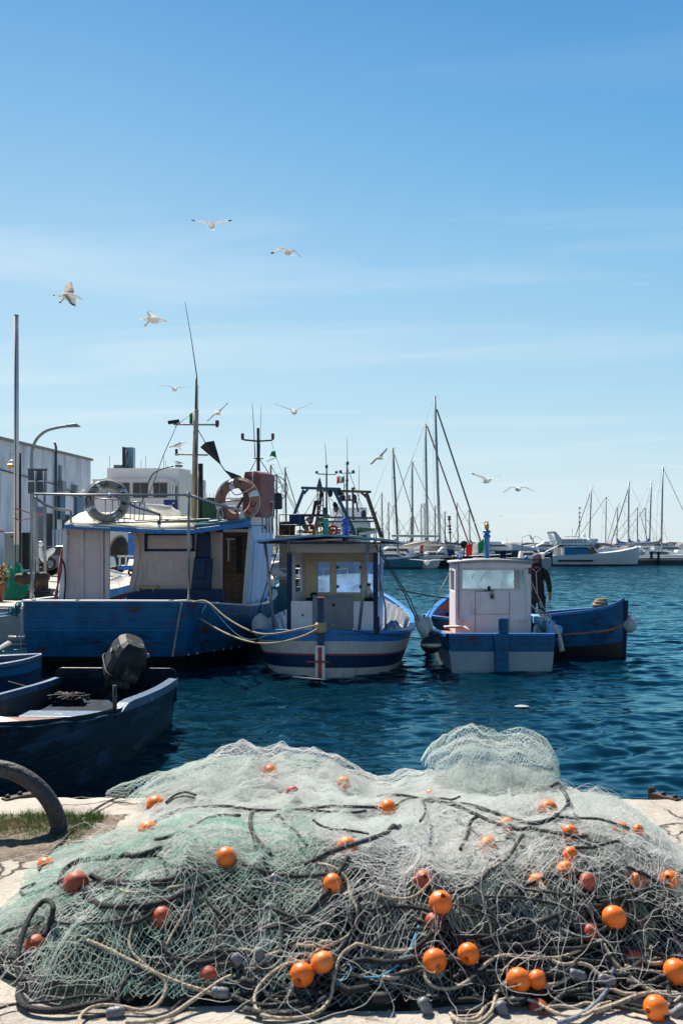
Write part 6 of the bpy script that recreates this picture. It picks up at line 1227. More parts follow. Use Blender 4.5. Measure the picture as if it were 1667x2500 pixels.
yb_ = mat('yacht_hull_white', (.72, .73, .74), .25, var=.03)
myacht_hull(b, ox, Yy, LL, HWm, yst); b.build('hull', [yb_, M['black']], t)
b = MB(); b.box(wx(1352, Yy), wx(1436, Yy), Yy - HWm - .03, Yy - HWm + .1, wz(1370, Yy), wz(1366, Yy)); b.build('rubbing_strake', M['matblack'], t)
def slab(bm_, pts, y0, y1, mi=0): bm_.prism([(wx(px, Yy), y0, wz(py, Yy)) for px, py in pts], (0, y1 - y0, 0), mi)
b = MB(); slab(b, [(1366, 1362), (1366, 1332), (1424, 1332), (1452, 1350), (1456, 1360)], Yy - 1.8, Yy + 1.8); b.build('saloon', M['gel'], t, bevel=.08)
b = MB(); slab(b, [(1368, 1361), (1369, 1335), (1430, 1338), (1444, 1360)], Yy - 1.84, Yy - 1.8 - .003); b.build('side_screen', M['bluecanvas'], t)
b = MB(); slab(b, [(1424, 1340), (1438, 1336), (1447, 1350), (1428, 1352)], Yy - 1.86, Yy + 1.7); b.build('windscreen', M['darkglass'], t)
b = MB(); slab(b, [(1353, 1331), (1348, 1316), (1420, 1315), (1432, 1324), (1432, 1331)], Yy - 1.75, Yy + 1.75); fb_ = b.build('flybridge', M['gel'], t, bevel=.06)
b = MB(); slab(b, [(1348, 1330), (1350, 1322), (1343, 1302), (1341, 1297), (1348, 1298), (1362, 1315), (1366, 1331)], Yy - 1.7, Yy - 1.5); slab(b, [(1348, 1330), (1350, 1322), (1343, 1302), (1341, 1297), (1348, 1298), (1362, 1315), (1366, 1331)], Yy + 1.5, Yy + 1.7); slab(b, [(1341, 1297), (1343, 1302), (1349, 1303), (1348, 1298)], Yy - 1.5, Yy + 1.5); b.build('radar_arch', M['gel'], t, bevel=.05)
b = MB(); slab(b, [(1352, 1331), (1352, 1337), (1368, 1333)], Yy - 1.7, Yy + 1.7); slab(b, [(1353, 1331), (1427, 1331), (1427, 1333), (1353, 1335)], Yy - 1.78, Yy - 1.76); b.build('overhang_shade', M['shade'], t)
b = MB(); slab(b, [(1428, 1324), (1442, 1316), (1455, 1328), (1453, 1345), (1440, 1333)], Yy - 1.4, Yy + 1.4); b.build('coachroof', M['gel'], t, bevel=.1)
b = MB(); slab(b, [(1441, 1331), (1452, 1326), (1457, 1336), (1448, 1340)], Yy - 1.45, Yy + 1.3); b.build('windscreen', M['darkglass'], t)
b = MB(); slab(b, [(1428, 1323), (1430, 1314), (1452, 1315), (1454, 1322)], Yy - 1.3, Yy + 1.3); b.build('canvas_hood', M['gel'], t, bevel=.1)
b = MB(); b.lathe([(0, 0), (.25, 0), (.28, .15), (.2, .35), (0, .4)], P(1424, 1312, Yy), 14); b.pbox(1420, 1306, 1428, 1308, Yy - .3, .6); b.build('radar_dome', M['gel'], t)
b = MB(); b.tube([P(1360, 1310, Yy - 1.6), P(1415, 1310, Yy - 1.6)], .025, 5)
for px in (1368, 1385, 1400, 1415): b.tube([P(px, 1310, Yy - 1.6), P(px, 1316, Yy - 1.6)], .02, 5)
b.tube([P(1396, 1312, Yy), P(1396, 1287, Yy)], .02, 5); b.tube([P(1412, 1318, Yy), P(1414, 1240, Yy)], [.06, .03], 6); b.build('handrail', M['steel'], t)
b = MB()
for py in (1240, 1252, 1262, 1275, 1284): b.ball(P(1414, py, Yy), (.13, .13, .1), seg=8, rings=6)
b.build('mast_light', M['wire'], t)
vs, fs = text_mesh('DONNITA II', .5); b = MB(); c = P(1391, 1322.5, Yy); b.add([Vector((c.x + v.x, Yy - 1.756, c.z + v.y)) for v in vs], fs); b.build('lettering', M['ink'], fb_)
b = MB(); b.pbox(1352, 1338, 1368, 1362, Yy - 1.2, .05); b.tube([P(1353, 1330, Yy - 1.75), P(1353, 1368, Yy - 1.75)], .04, 6); b.tube([P(1359, 1332, Yy - 1.75), P(1359, 1362, Yy - 1.75)], .03, 6); b.build('cockpit_frame', M['wallwhite'], t)
b = MB(); b.prism([(wx(px, Yy), Yy - 2.3, wz(py, Yy)) for px, py in ((1386, 1337), (1402, 1332), (1420, 1333), (1431, 1343), (1420, 1336), (1403, 1335))], (0, .5, 0)); b.build('tender_cover', M['gel'], t, bevel=.05)
# second motor boat just behind, bow to the right
Y2_ = 120.0; xl, xr = wx(1425, Y2_), wx(1570, Y2_)
t = thing('motor_cruiser', 'pale motor cruiser with raked bow lying right behind the flybridge yacht', 'motor yacht', ((xl + xr) / 2, Y2_, 0))
b = MB(); myacht_hull(b, (xl + xr) / 2, Y2_, xr - xl, 1.7, [(a, c, d, z * 1.05) for a, c, d, z in yst]); b.build('hull', [mat('pale_teal_white_hull', (.55, .62, .66), .25, var=.04), M['black']], t)
b = MB(); b.prism([(wx(px, Y2_), Y2_ - 1.3, wz(py, Y2_)) for px, py in ((1440, 1352), (1445, 1340), (1495, 1338), (1525, 1345), (1530, 1352))], (0, 2.6, 0)); b.build('coachroof', M['gel'], t, bevel=.08)
for a in ((1452, 1465), (1480, 1500), (1508, 1518)): b = MB(); b.prism([(wx(px, Y2_), Y2_ - 1.36, wz(py, Y2_)) for px, py in ((a[0], 1350), (a[0] + 2, 1347), (a[1], 1347), (a[1] + 1, 1350))], (0, .055, 0)); b.build('window', M['darkglass'], t)
b = MB(); b.ball(P(1535, 1345, Y2_ - .4), (.4, .3, .35), seg=10, rings=7); b.ball(P(1530, 1349, Y2_ - .4), (.3, .3, .3), seg=10, rings=7); b.tube([P(1535, 1345, Y2_), P(1536, 1334, Y2_)], .03, 5); b.build('anchor_winch', M['matblack'], t)
b = MB(); b.prism([(wx(px, Y2_), Y2_ - 1.0, wz(py, Y2_)) for px, py in ((1445, 1330), (1448, 1324), (1488, 1329), (1486, 1333))], (0, 2, 0)); b.build('awning', M['greycanvas'], t)
# concrete pontoon right, dark piles
Yq = 116.0
b = MB(); b.box(wx(1545, Yq), 75, Yq, Yq + 3, -.3, wz(1368, Yq)); b.box(wx(1545, Yq) - .05, 75.05, Yq - .12, Yq + 3.05, wz(1368, Yq) + .003, wz(1361, Yq), 1); setp(b.build('pontoon', [mat('wet_dark_concrete', (.05, .042, .04), .7), M['concrete']]), 'grey concrete pontoon with dark wet sides at the right edge', 'pontoon')
for px, lab in ((1589, 'blue capped mooring post left of its twin on the right pontoon'), (1606, 'blue capped mooring post right of its twin on the right pontoon')):
    t = thing('mooring_post', lab, 'post', (wx(px, Yq - .3), Yq - .3, 0), group='mooring posts on the right pontoon')
    b = MB(); b.tube([P(px, 1380 if px > 1600 else 1364, Yq - .3), P(px, 1350, Yq - .3)], .16, 10); b.build('pile', M['navy'], t); b = MB(); b.tube([P(px, 1352, Yq - .3), P(px, 1346, Yq - .3)], .24, 12); b.build('cap', M['navy'], t)
for x0, x1, lab, Yb2 in ((1618, 1720, 'white sailing hull with reverse transom behind the right pontoon', 123), (1545, 1625, 'low grey white hull behind the mooring posts', 128)):
    t = thing('moored_hull', lab, 'boat', (wx((x0 + x1) / 2, Yb2), Yb2, 0)); b = MB(); myacht_hull(b, wx((x0 + x1) / 2, Yb2), Yb2, wx(x1, Yb2) - wx(x0, Yb2), 1.5, [(a, c, d, z * .85) for a, c, d, z in yst], head=-1 if x0 > 1600 else 1); b.build('hull', [M['gel'] if x0 > 1600 else mat('grey_hull', (.3, .36, .4), .3), M['black']], t)
    b = MB(); c = wx((x0 + x1) / 2, Yb2); b.hexa([(c - 1.4, Yb2 - .8, 1.0), (c + 1.6, Yb2 - .8, 1.0), (c + 1.6, Yb2 + .8, 1.0), (c - 1.4, Yb2 + .8, 1.0), (c - 1, Yb2 - .6, 1.75), (c + .9, Yb2 - .6, 1.7), (c + .9, Yb2 + .6, 1.7), (c - 1, Yb2 + .6, 1.75)]); b.build('cabin', M['gel'], t, bevel=.08)
# navy sailing cruiser lying in front of the tallest masts
YN = 101.0; xl, xr = wx(992, YN), wx(1120, YN)
t = thing('motor_sailer', 'navy hulled motor sailer with a white deckhouse below the tallest masts', 'boat', ((xl + xr) / 2, YN, 0))
b = MB(); myacht_hull(b, (xl + xr) / 2, YN, xr - xl, 1.7, [(-.5, .6, .5, 1.35), (-.3, .95, .8, 1.2), (0, 1, .85, 1.15), (.25, .85, .6, 1.25), (.42, .45, .25, 1.5), (.5, .04, .02, 1.75)], head=-1); b.build('hull', [navyh, M['black']], t)
b = MB(); b.prism([(wx(px, YN), YN - 1.2, wz(py, YN)) for px, py in ((1036, 1353), (1040, 1346), (1068, 1346), (1078, 1335), (1086, 1335), (1090, 1353))], (0, 2.4, 0)); b.build('deckhouse', M['gel'], t, bevel=.06)
for a in ((1043, 1062), (1064, 1082)): b = MB(); b.prism([(wx(px, YN), YN - 1.26, wz(py, YN)) for px, py in ((a[0], 1354), (a[0] + 2, 1349), (a[1] - 2, 1349), (a[1], 1354))], (0, .055, 0)); b.build('window', M['darkglass'], t)
b = MB(); b.prism([(wx(px, YN), YN - 1.5, wz(py, YN)) for px, py in ((1086, 1340), (1104, 1342), (1108, 1362), (1094, 1368))], (0, .05, 0)); b.build('spray_screen', M['canvas'], t)
b = MB(); b.pbox(1030, 1329, 1115, 1332, YN + 1, 2.4); b.pbox(1036, 1331, 1110, 1346, YN + 2.2, .08); b.build('bimini', M['wallwhite'], t)
b = MB(); b.tube([P(996, 1357, YN - 1.7), P(1060, 1364, YN - 1.75), P(1116, 1357, YN - 1.7)], .05, 6); b.build('rubbing_strake', M['white'], t)
b = MB(); b.tube([P(1029, 1353, YN), P(1029, 1330, YN)], .2, 6); b.build('binnacle', M['redbrown'], t)
t = thing('satellite_dish', 'dark round lattice dish standing on the pontoon right of the tallest masts', 'dish', (wx(1132, 103), 103, .9))
b = MB(); c = P(1132, 1329, 103); b.lathe([(0, .16), (.2, .12), (.34, .04), (.4, 0), (.36, .01), (.2, .08), (0, .12)], c, 20, Matrix.Rotation(R(80), 3, 'X')); b.build('dish', M['shade'], t); b = MB(); b.tube([c, Vector((c.x, 103.1, .9))], .06, 6); b.build('post', M['wire'], t)
t = thing('lattice_pole', 'thin lattice navigation pole with instruments between the forestays', 'pole', (wx(1098, 106), 106, .9))
b = MB(); b.tube([P(1100, 1335, 106), P(1096, 1262, 106)], .08, 6)
for py in (1262, 1268, 1284, 1292, 1300): b.ball(P(1096 + (py - 1262) * .05, py, 106), (.2, .15, .13), seg=8, rings=6)
b.build('pole', M['wire'], t)
# pontoon with power boats left, far jetty with white cruisers
b = MB(); b.box(wx(925, 106), wx(1180, 106), 106, 108.5, -.2, .9); setp(b.build('pontoon', M['greypaint']), 'grey floating pontoon behind the navy motor sailer', 'pontoon')
b = MB(); b.box(wx(1120, 190), wx(1345, 190), 190, 193, -.3, 1.3); setp(b.build('jetty', mat('dark_jetty_side', (.03, .05, .07), .7)), 'long dark jetty in front of the far white cruisers', 'jetty')
def cruiser(label, pxc, Yc, Lm, head=1, hullm=None, fly=True, group='white power boats in the marina', k=1.0):
    cx_ = wx(pxc, Yc); t = thing('cabin_cruiser', label, 'motor boat', (cx_, Yc, 0), 0, group, local=True); b = MB(); myacht_hull(b, 0, 0, Lm, Lm * .16, yst, head, k); b.build('hull', [hullm or M['gel'], M['black']], t)
    q = Lm * .16; z0 = 1.2 * k; b = MB(); b.prism([(head * u * Lm, -q * .75, z0 + z) for u, z in ((-.3, 0), (-.27, .95 * k), (.02, .95 * k), (.22, .15), (.22, 0))], (0, q * 1.5, 0)); b.build('cabin', M['gel'], t, bevel=.06)
    b = MB(); b.prism([(head * u * Lm, -q * .77, z0 + z) for u, z in ((-.22, .45 * k), (-.2, .75 * k), (.02, .75 * k), (.1, .45 * k))], (0, q * 1.54, 0)); b.build('window', M['darkglass'], t)
    if fly: b = MB(); b.prism([(head * u * Lm, -q * .6, z0 + z) for u, z in ((-.3, .96 * k), (-.28, 1.35 * k), (-.02, 1.3 * k), (.0, .96 * k))], (0, q * 1.2, 0)); b.build('flybridge', M['gel'], t, bevel=.05)
    b = MB(); b.tube([(-head * .2 * Lm, 0, z0 + .9 * k), (-head * .22 * Lm, 0, z0 + 2.4 * k)], .03, 5); b.build('antenna', M['wire'], t); return t
cruiser('white cruiser moored left, stern behind the canopy edge of the middle boat', 950, 104, 9, -1, fly=False)
cruiser('white cruiser with a dark hull below the blue boom cover', 985, 107, 10, 1, M['teal'])
cruiser('far white flybridge cruiser just right of the italian flag post', 1222, 205, 14, 1, k=1.2)
cruiser('far white cruiser between the flybridge cruiser and the gull over the man', 1264, 210, 11, 1, k=1.1)
cruiser('far white cruiser showing left of the flybridge yacht stern', 1322, 200, 12, -1, k=1.2)
cruiser('far small cruiser right behind the dish', 1165, 206, 10, -1)
cruiser('small dark blue boat moored beyond the hooded man', 1296, 98, 4.2, 1, M['navy'], fly=False, k=.8)
cruiser('small open motor boat at the pontoon left of the navy motor sailer', 966, 99, 5.5, 1, M['teal'], fly=False, k=.7)
cruiser('far cruiser in the row beyond the right pontoon, near the pale mast', 1640, 150, 11, 1)
cruiser('far cruiser beyond the motor yacht bow', 1560, 155, 10, -1)
cruiser('white cruiser behind the canopy corner with a covered cockpit', 930, 112, 9, 1)
# tan boom tent and dinghy at the left pontoon
t = thing('rolled_awning', 'long cream rolled awning lying across the boats left of the motor sailer', 'awning', (wx(1010, 100), 100, 1.6))
b = MB(); b.tube([P(985, 1334, 100), P(1010, 1330, 100), P(1050, 1322, 100)], [.15, .22, .15], 8); b.build('roll', mat('cream_canvas', (.6, .52, .4), .8), t)
t = thing('rolled_awning', 'long pale grey boom awning above the boats right of the gantry', 'awning', (wx(1010, 99), 99, 2.5))
b = MB(); b.bar(P(955, 1308, 99), P(1068, 1309, 99), .5, .22); b.build('roll', M['wallwhite'], t, bevel=.05)
# near dinghy pontoon equipment right behind the mauve cabin
t = thing('mooring_post', 'dark cleated post pair on the pontoon behind the mauve cabin roof', 'post', (wx(1228, 95), 95, 0))
b = MB()
for px in (1223, 1231): b.tube([P(px, 1375, 95), P(px, 1345, 95)], .15, 8); b.tube([P(px, 1348, 95), P(px, 1344, 95)], .24, 10)
b.build('pile', M['navy'], t)
b = MB(); b.box(wx(1160, 96), wx(1345, 96), 96, 98, -.2, wz(1362, 96)); setp(b.build('pontoon', M['concrete']), 'pale floating pontoon just above the mauve cabin roof', 'pontoon')
# ------------------------------------------------------------------ gulls
GW = mat('gull_white_plumage', (.92, .91, .89), .8, var=.03, trans=.55); GG = mat('gull_grey_back', (.66, .68, .70), .8, var=.08, trans=.45); GB = mat('gull_black_wingtip', (.03, .03, .032), .8); GO = mat('gull_orange_bill', (.7, .3, .05), .5)
GJ = mat('young_gull_brown_mottle', (.66, .58, .50), .85, var=.4, vs=25, trans=.45)
GROUP = 'gulls wheeling over the harbour'
def gull(label, px, py, Y, yaw, pitch=0, roll=0, aL=(20, -10), aR=(20, -10), swL=(.1, -.25), swR=(.1, -.25), s=1.0, juv=False, legs=None, folded=False, head=0, stand=False, group=GROUP):
    b = MB()
    prof = [(-.30, .004, 0), (-.26, .03, .0), (-.18, .055, .0), (-.06, .082, -.005), (.05, .088, -.005), (.14, .07, .005), (.19, .05, .018), (.22, .043, .03), (.255, .043, .036), (.285, .032, .034), (.305, .014, .028)]
    hz = head
    rows = []
    for y, r, z in prof:
        zz_ = z + (hz * max(0, y - .12) / .18 if y > .12 else 0); yy = y - (abs(hz) * .35 * max(0, y - .12) / .18 if y > .12 else 0)
        rows.append([Vector((r * 1.2 * math.cos(a), yy, zz_ + r * 1.15 * math.sin(a))) for a in [2 * math.pi * k / 12 for k in range(13)]])
    b.grid(rows)
    e = rows[-1][0]; hy = prof[-1][0] - abs(hz) * .35; hzz = .026 + hz * (prof[-1][0] - .12) / .18
    b.tube([(0, hy - .01, hzz), (0, hy + .03, hzz - .004), (0, hy + .055, hzz - .014)], [.013, .010, .004], 8, 4)
    for sg in (1, -1): b.ball((sg * .034, hy - .035, hzz + .016), .006, seg=6, rings=4, mi=3)
    # tail fan
    b.hexa([(-.03, -.22, -.012), (.03, -.22, -.012), (.085, -.38, -.008), (-.085, -.38, -.008), (-.03, -.22, .016), (.03, -.22, .016), (.085, -.38, .0), (-.085, -.38, .0)], 0)
    if juv: b.hexa([(-.08, -.36, -.010), (.08, -.36, -.010), (.092, -.41, -.008), (-.092, -.41, -.008), (-.08, -.36, .003), (.08, -.36, .003), (.092, -.41, .001), (-.092, -.41, .001)], 3)
    if folded:
        for sg in (1, -1):
            rws = []
            for y, w_, z in ((.12, .01, .05), (.06, .05, .05), (-.08, .062, .035), (-.2, .04, .015), (-.36, .012, .0), (-.42, .002, .0)):
                rws.append([Vector((sg * (.045 + w_ * .9), y, z - w_ * .8)), Vector((sg * (.07 + w_ * .45), y, z + w_ * .1)), Vector((sg * .03, y, z + .052 - abs(y) * .05))])
            b.grid(rws, 1); b.add(rws[-1] + rws[-2], [(0, 1, 4, 3), (1, 2, 5, 4)], 3)
    else:
        for sg, ang, sw in ((-1, aL, swL), (1, aR, swR)):
            sh = Vector((sg * .045, .075, .03)); wr = sh + Vector((sg * math.cos(R(ang[0])) * .29, sw[0] * .29, math.sin(R(ang[0])) * .29)); d2 = Vector((sg * math.cos(R(ang[1])), sw[1], math.sin(R(ang[1])))).normalized() * .42; tip = wr + d2
            path = [sh + Vector((-sg * .05, 0, -.01)), sh, sh.lerp(wr, .5) + Vector((0, .01, .02)), wr, wr + d2 * .35, wr + d2 * .7, wr + d2 * .88, tip]; ch = [.24, .24, .225, .20, .17, .125, .075, .015]; th = [.03, .026, .02, .016, .012, .009, .006, .003]
            rows = []
            for p_, c_, t_ in zip(path, ch, th): rows.append([p_ + Vector((0, .02, 0)), p_ + Vector((0, -.25 * c_, t_)), p_ + Vector((0, -c_, -.004)), p_ + Vector((0, -.35 * c_, -t_ * .5)), p_ + Vector((0, .02, 0))])
            for i in range(len(rows) - 1):
                tipb = i >= 5; base = len(b.v); b.v.extend(rows[i] + rows[i + 1])
                for j in range(4): b.f.append([base + j, base + j + 1, base + j + 6, base + j + 5]); b.m.append(3 if tipb else (2 if juv else (1 if j < 2 else 0))); b.s.append(True)
    if legs == 'hang':
        for sg in (1, -1): b.tube([(sg * .03, -.12, -.05), (sg * .035, -.19, -.13), (sg * .035, -.22, -.16)], .009, 6, 4); b.ball((sg * .035, -.23, -.17), (.025, .035, .012), seg=8, rings=5, mi=4 if not juv else 3)
    if stand:
        for sg in (1, -1): b.tube([(sg * .03, -.01, -.06), (sg * .032, -.015, -.13), (sg * .03, .0, -.215)], .007, 6, 4); b.ball((sg * .03, .02, -.218), (.022, .035, .006), seg=8, rings=5, mi=4)
    o = b.build('gull', [GW, GG, GJ, GB, GO], None)
    off = o.location.copy()
    for v in o.data.vertices: v.co += off
    o.rotation_euler = (R(pitch), R(roll), R(yaw)); o.scale = (s, s, s); o.location = P(px, py, Y)
    setp(o, label, 'gull', group); return o
gull('gull gliding head on, highest of all the birds', 517, 551, 35, 180, 4, 1, (26, 4), (22, 12))
gull('gull with strongly arched wings right of the highest bird', 700, 615, 36, 150, 6, -6, (2, -42), (18, -22))
gull('brown mottled young gull with hanging feet banking at the far left', 170, 724, 26, -78, -2, 8, (44, 30), (-20, -32), (.0, -.2), (.25, .1), s=1.0, juv=True, legs='hang', head=-.05)
gull('gull seen from the side with a dark bill, just right of the mottled young gull', 376, 781, 27, -82, -3, 4, (24, 30), (2, -10), (-.1, -.6), (0, -.5), head=-.03, legs='hang')
gull('white gull left of the blue boat topmast with flat wings', 427, 950, 43, 20, 4, 6, (12, -10), (22, 10))
gull('banking gull just right of the blue boat topmast', 533, 1009, 49, 30, 10, -38, (10, -8), (12, 5))
gull('gull in a wide shallow V right of the forward light mast', 718, 1005, 34, 2, 8, -1, (22, 22), (24, 24))
gull('gull banking steeply above the leaning mast', 925, 1118, 52, 40, 15, -34, (12, -8), (14, 8))
gull('gull with raised wings and lowered head, upper of two right of the long forestay', 1188, 1174, 40, 205, 8, 0, (26, 14), (28, 18), head=-.04)
gull('gull with bow shaped wings, lower of two right of the long forestay', 1264, 1194, 42, 10, 4, -3, (14, -32), (6, -28))
gull('blurred white gull flying low over the flag of the mauve cabin boat', 1186, 1276, 40, 170, 0, 18, (12, -4), (18, 6))
gull('small pale gull above the hooded man', 1298, 1313, 60, 10, 5, 5, (22, -30), (18, -32))
gull('gull with wings raised and feet down landing behind the hooded man', 1320, 1356, 31, 158, -14, 0, (34, 26), (64, 70), (.0, -.2), (.0, -.1), legs='hang')
gull('gull skimming the water in front of the navy motor sailer', 1041, 1373, 36, 175, 0, -2, (14, 2), (10, 2))
SG = 'gulls standing about the quay and boats'
gull('white gull perched on the lower crossarm lamp of the blue boat mast', 437, 1086, 21.0, -70, 18, 0, folded=True, stand=True, s=.48, group=SG)
gull('tiny gull standing on the roof lamp beside the mast', 434, 1129, 20.8, 90, 10, 0, folded=True, stand=True, s=.3, group=SG)
gull('grey backed gull standing on the quay seen through the cabin opening', 289, 1413, 31.0, -80, 12, 0, folded=True, stand=True, s=1.0, group=SG)
gull('second white gull half hidden by the cabin wall behind the grey backed one', 276, 1398, 32.5, 100, 8, 0, folded=True, stand=True, s=1.0, group=SG)
gull('hunched gull pecking on the blue boat roof left of the blue sign', 402, 1246, 21.4, -85, -14, 0, folded=True, stand=True, s=1.25, group=SG, head=-.04)
gull('gull perched on the trawler rail between the blue boat and the middle boat', 673, 1397, 24.9, 100, 20, 0, folded=True, stand=True, s=.95, group=SG)
gull('pigeon sized gull on the wall lamp of the left warehouse', 196, 1199, 57, -80, 8, 0, folded=True, stand=True, s=.9, group=SG)
# ------------------------------------------------------------------ foreground: iron ring, cleats, grass, fishing net, floats, ropes
t = thing('mooring_ring', 'big worn iron mooring ring standing up from the near stone quay at the left', 'mooring ring', (-1.78, 5.5, QZ))
b = MB(); c = P(-28, 2040, 5.5); b.torus(Vector((c.x, 5.5, QZ - .03)),   .40, .046, Matrix.Rotation(R(90), 3, 'X'), 64, 16, a0=R(-8), a1=R(188)); b.build('ring', M['iron'], t)
b = MB(); b.lathe([(.09, 0), (.085, .03), (.062, .05), (0, .06)], (c.x + .40, 5.5, QZ - .01), 16); b.lathe([(.09, 0), (.085, .03), (.062, .05), (0, .06)], (c.x - .40, 5.5, QZ - .01), 16); b.build('socket', M['rust'], t)
def cleat(label, px, py, ang, L=.17):
    p = P(px, py, 6.3); t = thing('edge_bracket', label, 'iron bracket', (p.x, 6.3, QZ), R(ang), local=True)
    b = MB(); b.box(-.03, .03, -.09, .12, -.035, .012); b.box(-.03, .03, .12, .135, -.06, .04); pl_ = b.build('plate', M['rust'], t, bevel=.004)
    for y in (-.06, .03): b = MB(); b.lathe([(.016, 0), (.016, .012), (.008, .02), (0, .02)], (0, y, .012), 6); b.build('bolt', M['matblack'], pl_)
cleat('rusty iron bracket on the quay edge inside the mooring ring', 40, 1925, -38); cleat('rusty iron bracket on the quay edge at the right frame side', 1628, 1943, 32)
# grass tuft
def np_grass():
    rg = np.random.RandomState(3); n = 11000; x = -1.98 + rg.rand(n) * .62; y = 5.12 + rg.rand(n) * .72; k = (fbm(x * 5, y * 5, 12, 3) > -.35) & (x < -1.42 + .1 * fbm(y * 8, y, 3, 2)); x, y = x[k], y[k]; n = len(x)
    h = (.02 + .055 * rg.rand(n)) * np.clip((y - 5.05) * 2.2, .35, 1); a = rg.rand(n) * 6.28; l = rg.randn(n, 2) * .03; wv = .0022
    p0 = np.stack([x - wv * np.cos(a), y - wv * np.sin(a), np.full(n, QZ)], -1); p1 = np.stack([x + wv * np.cos(a), y + wv * np.sin(a), np.full(n, QZ)], -1); tp = np.stack([x + l[:, 0], y + l[:, 1], QZ + h], -1)
    return np.stack([p0, p1, tp], 1).reshape(-1, 3), np.arange(n * 3).reshape(-1, 3)
V_, F_ = np_grass(); gr = np_mesh('grass', V_, F_, mat('patchy_grass', (.06, .11, .02), .8, var=.5, vs=4, wear=[((.25, .18, .09), 4, .56, .1)], trans=.3)); setp(gr, 'low patch of half dry grass at the foot of the iron ring', 'grass', kind='stuff')
b = MB(); rr = [[Vector((-2.3 + 1.05 * i / 29, 4.98 + .95 * j / 25, QZ - .015 + .035 * (math.sin(math.pi * i / 29) * math.sin(math.pi * j / 25)) ** .4 + random.uniform(0, .012))) for j in range(26)] for i in range(30)]
b.grid(rr); setp(b.build('soil', mat('leaf_litter_soil', (.16, .12, .085), .9, var=.5, vs=20, wear=[((.5, .42, .33), 40, .60, .05), ((.03, .025, .02), 25, .58, .1)], bump=.8, bs=50)), kind='structure')

# pile height above the quay
def Hn(X, Y):
    X = np.asarray(X, float); Y = np.asarray(Y, float)
    fr = 3.40 + .10 * fbm(X * 1.7, X * 0 + .3, 41, 3) + .38 * sst(-.85, -1.6, X) ** 1.3 + .12 * sst(.9, 1.6, X)
    front = sst(0, 1, np.clip((Y - fr) / .62, 0, 1) ** .75)
    lx = -1.60 + .05 * fbm(Y * 2, Y * 0, 42, 2); rx = 1.72 - .10 * sst(5.4, 6.3, Y) + .06 * fbm(Y * 1.7, Y * 0, 43, 2)
    left = sst(0, 1, np.clip((X - lx) / .55, 0, 1) ** .8); right = sst(0, 1, np.clip((rx - X) / .42, 0, 1) ** .7)
    back = 1 - sst(6.15, 6.62, Y)
    env = front * left * right
    base = .31 - .20 * sst(4.3, 6.0, Y) + .05 * np.exp(-((X + .55) / .55) ** 2 - ((Y - 6.2) / .6) ** 2) + .06 * np.exp(-((X - .9) / .45) ** 2 - ((Y - 6.2) / .5) ** 2) - .07 * np.exp(-((X - .28) / .22) ** 2 - ((Y - 6.2) / .7) ** 2) - .16 * sst(-.55, -1.45, X) + .06 * np.exp(-((X - 1.1) / .5) ** 2 - ((Y - 4.6) / .5) ** 2)
    lump = .10 * fbm(X * 1.9, Y * 1.9, 11, 4, .55) + .05 * (1 - np.abs(fbm(X * 4.2 + .5 * Y, Y * 3.1, 19, 3)) * 2)
    return np.maximum(env * (back * .85 + .15) * (base + lump * (.4 + .6 * env)), 0)
def Q(px, py, lift=0.0):       # picture point dropped onto the surface of the heap
    ys_ = np.arange(3.0, 7.2, .006); xs_ = (px - CX) * ys_ / F; zs_ = CZ - (py - HY) * ys_ / F
    k = np.nonzero(zs_ < QZ + Hn(xs_, ys_) + lift)[0]; i = k[0] if len(k) else len(ys_) - 1
    return Vector((xs_[i], ys_[i], zs_[i]))
def net_thing():
    t = thing('fishing_net', 'large heap of pale green monofilament fishing net piled on the stone quay', 'fishing net', (0, 5, QZ)); return t
net = net_thing()
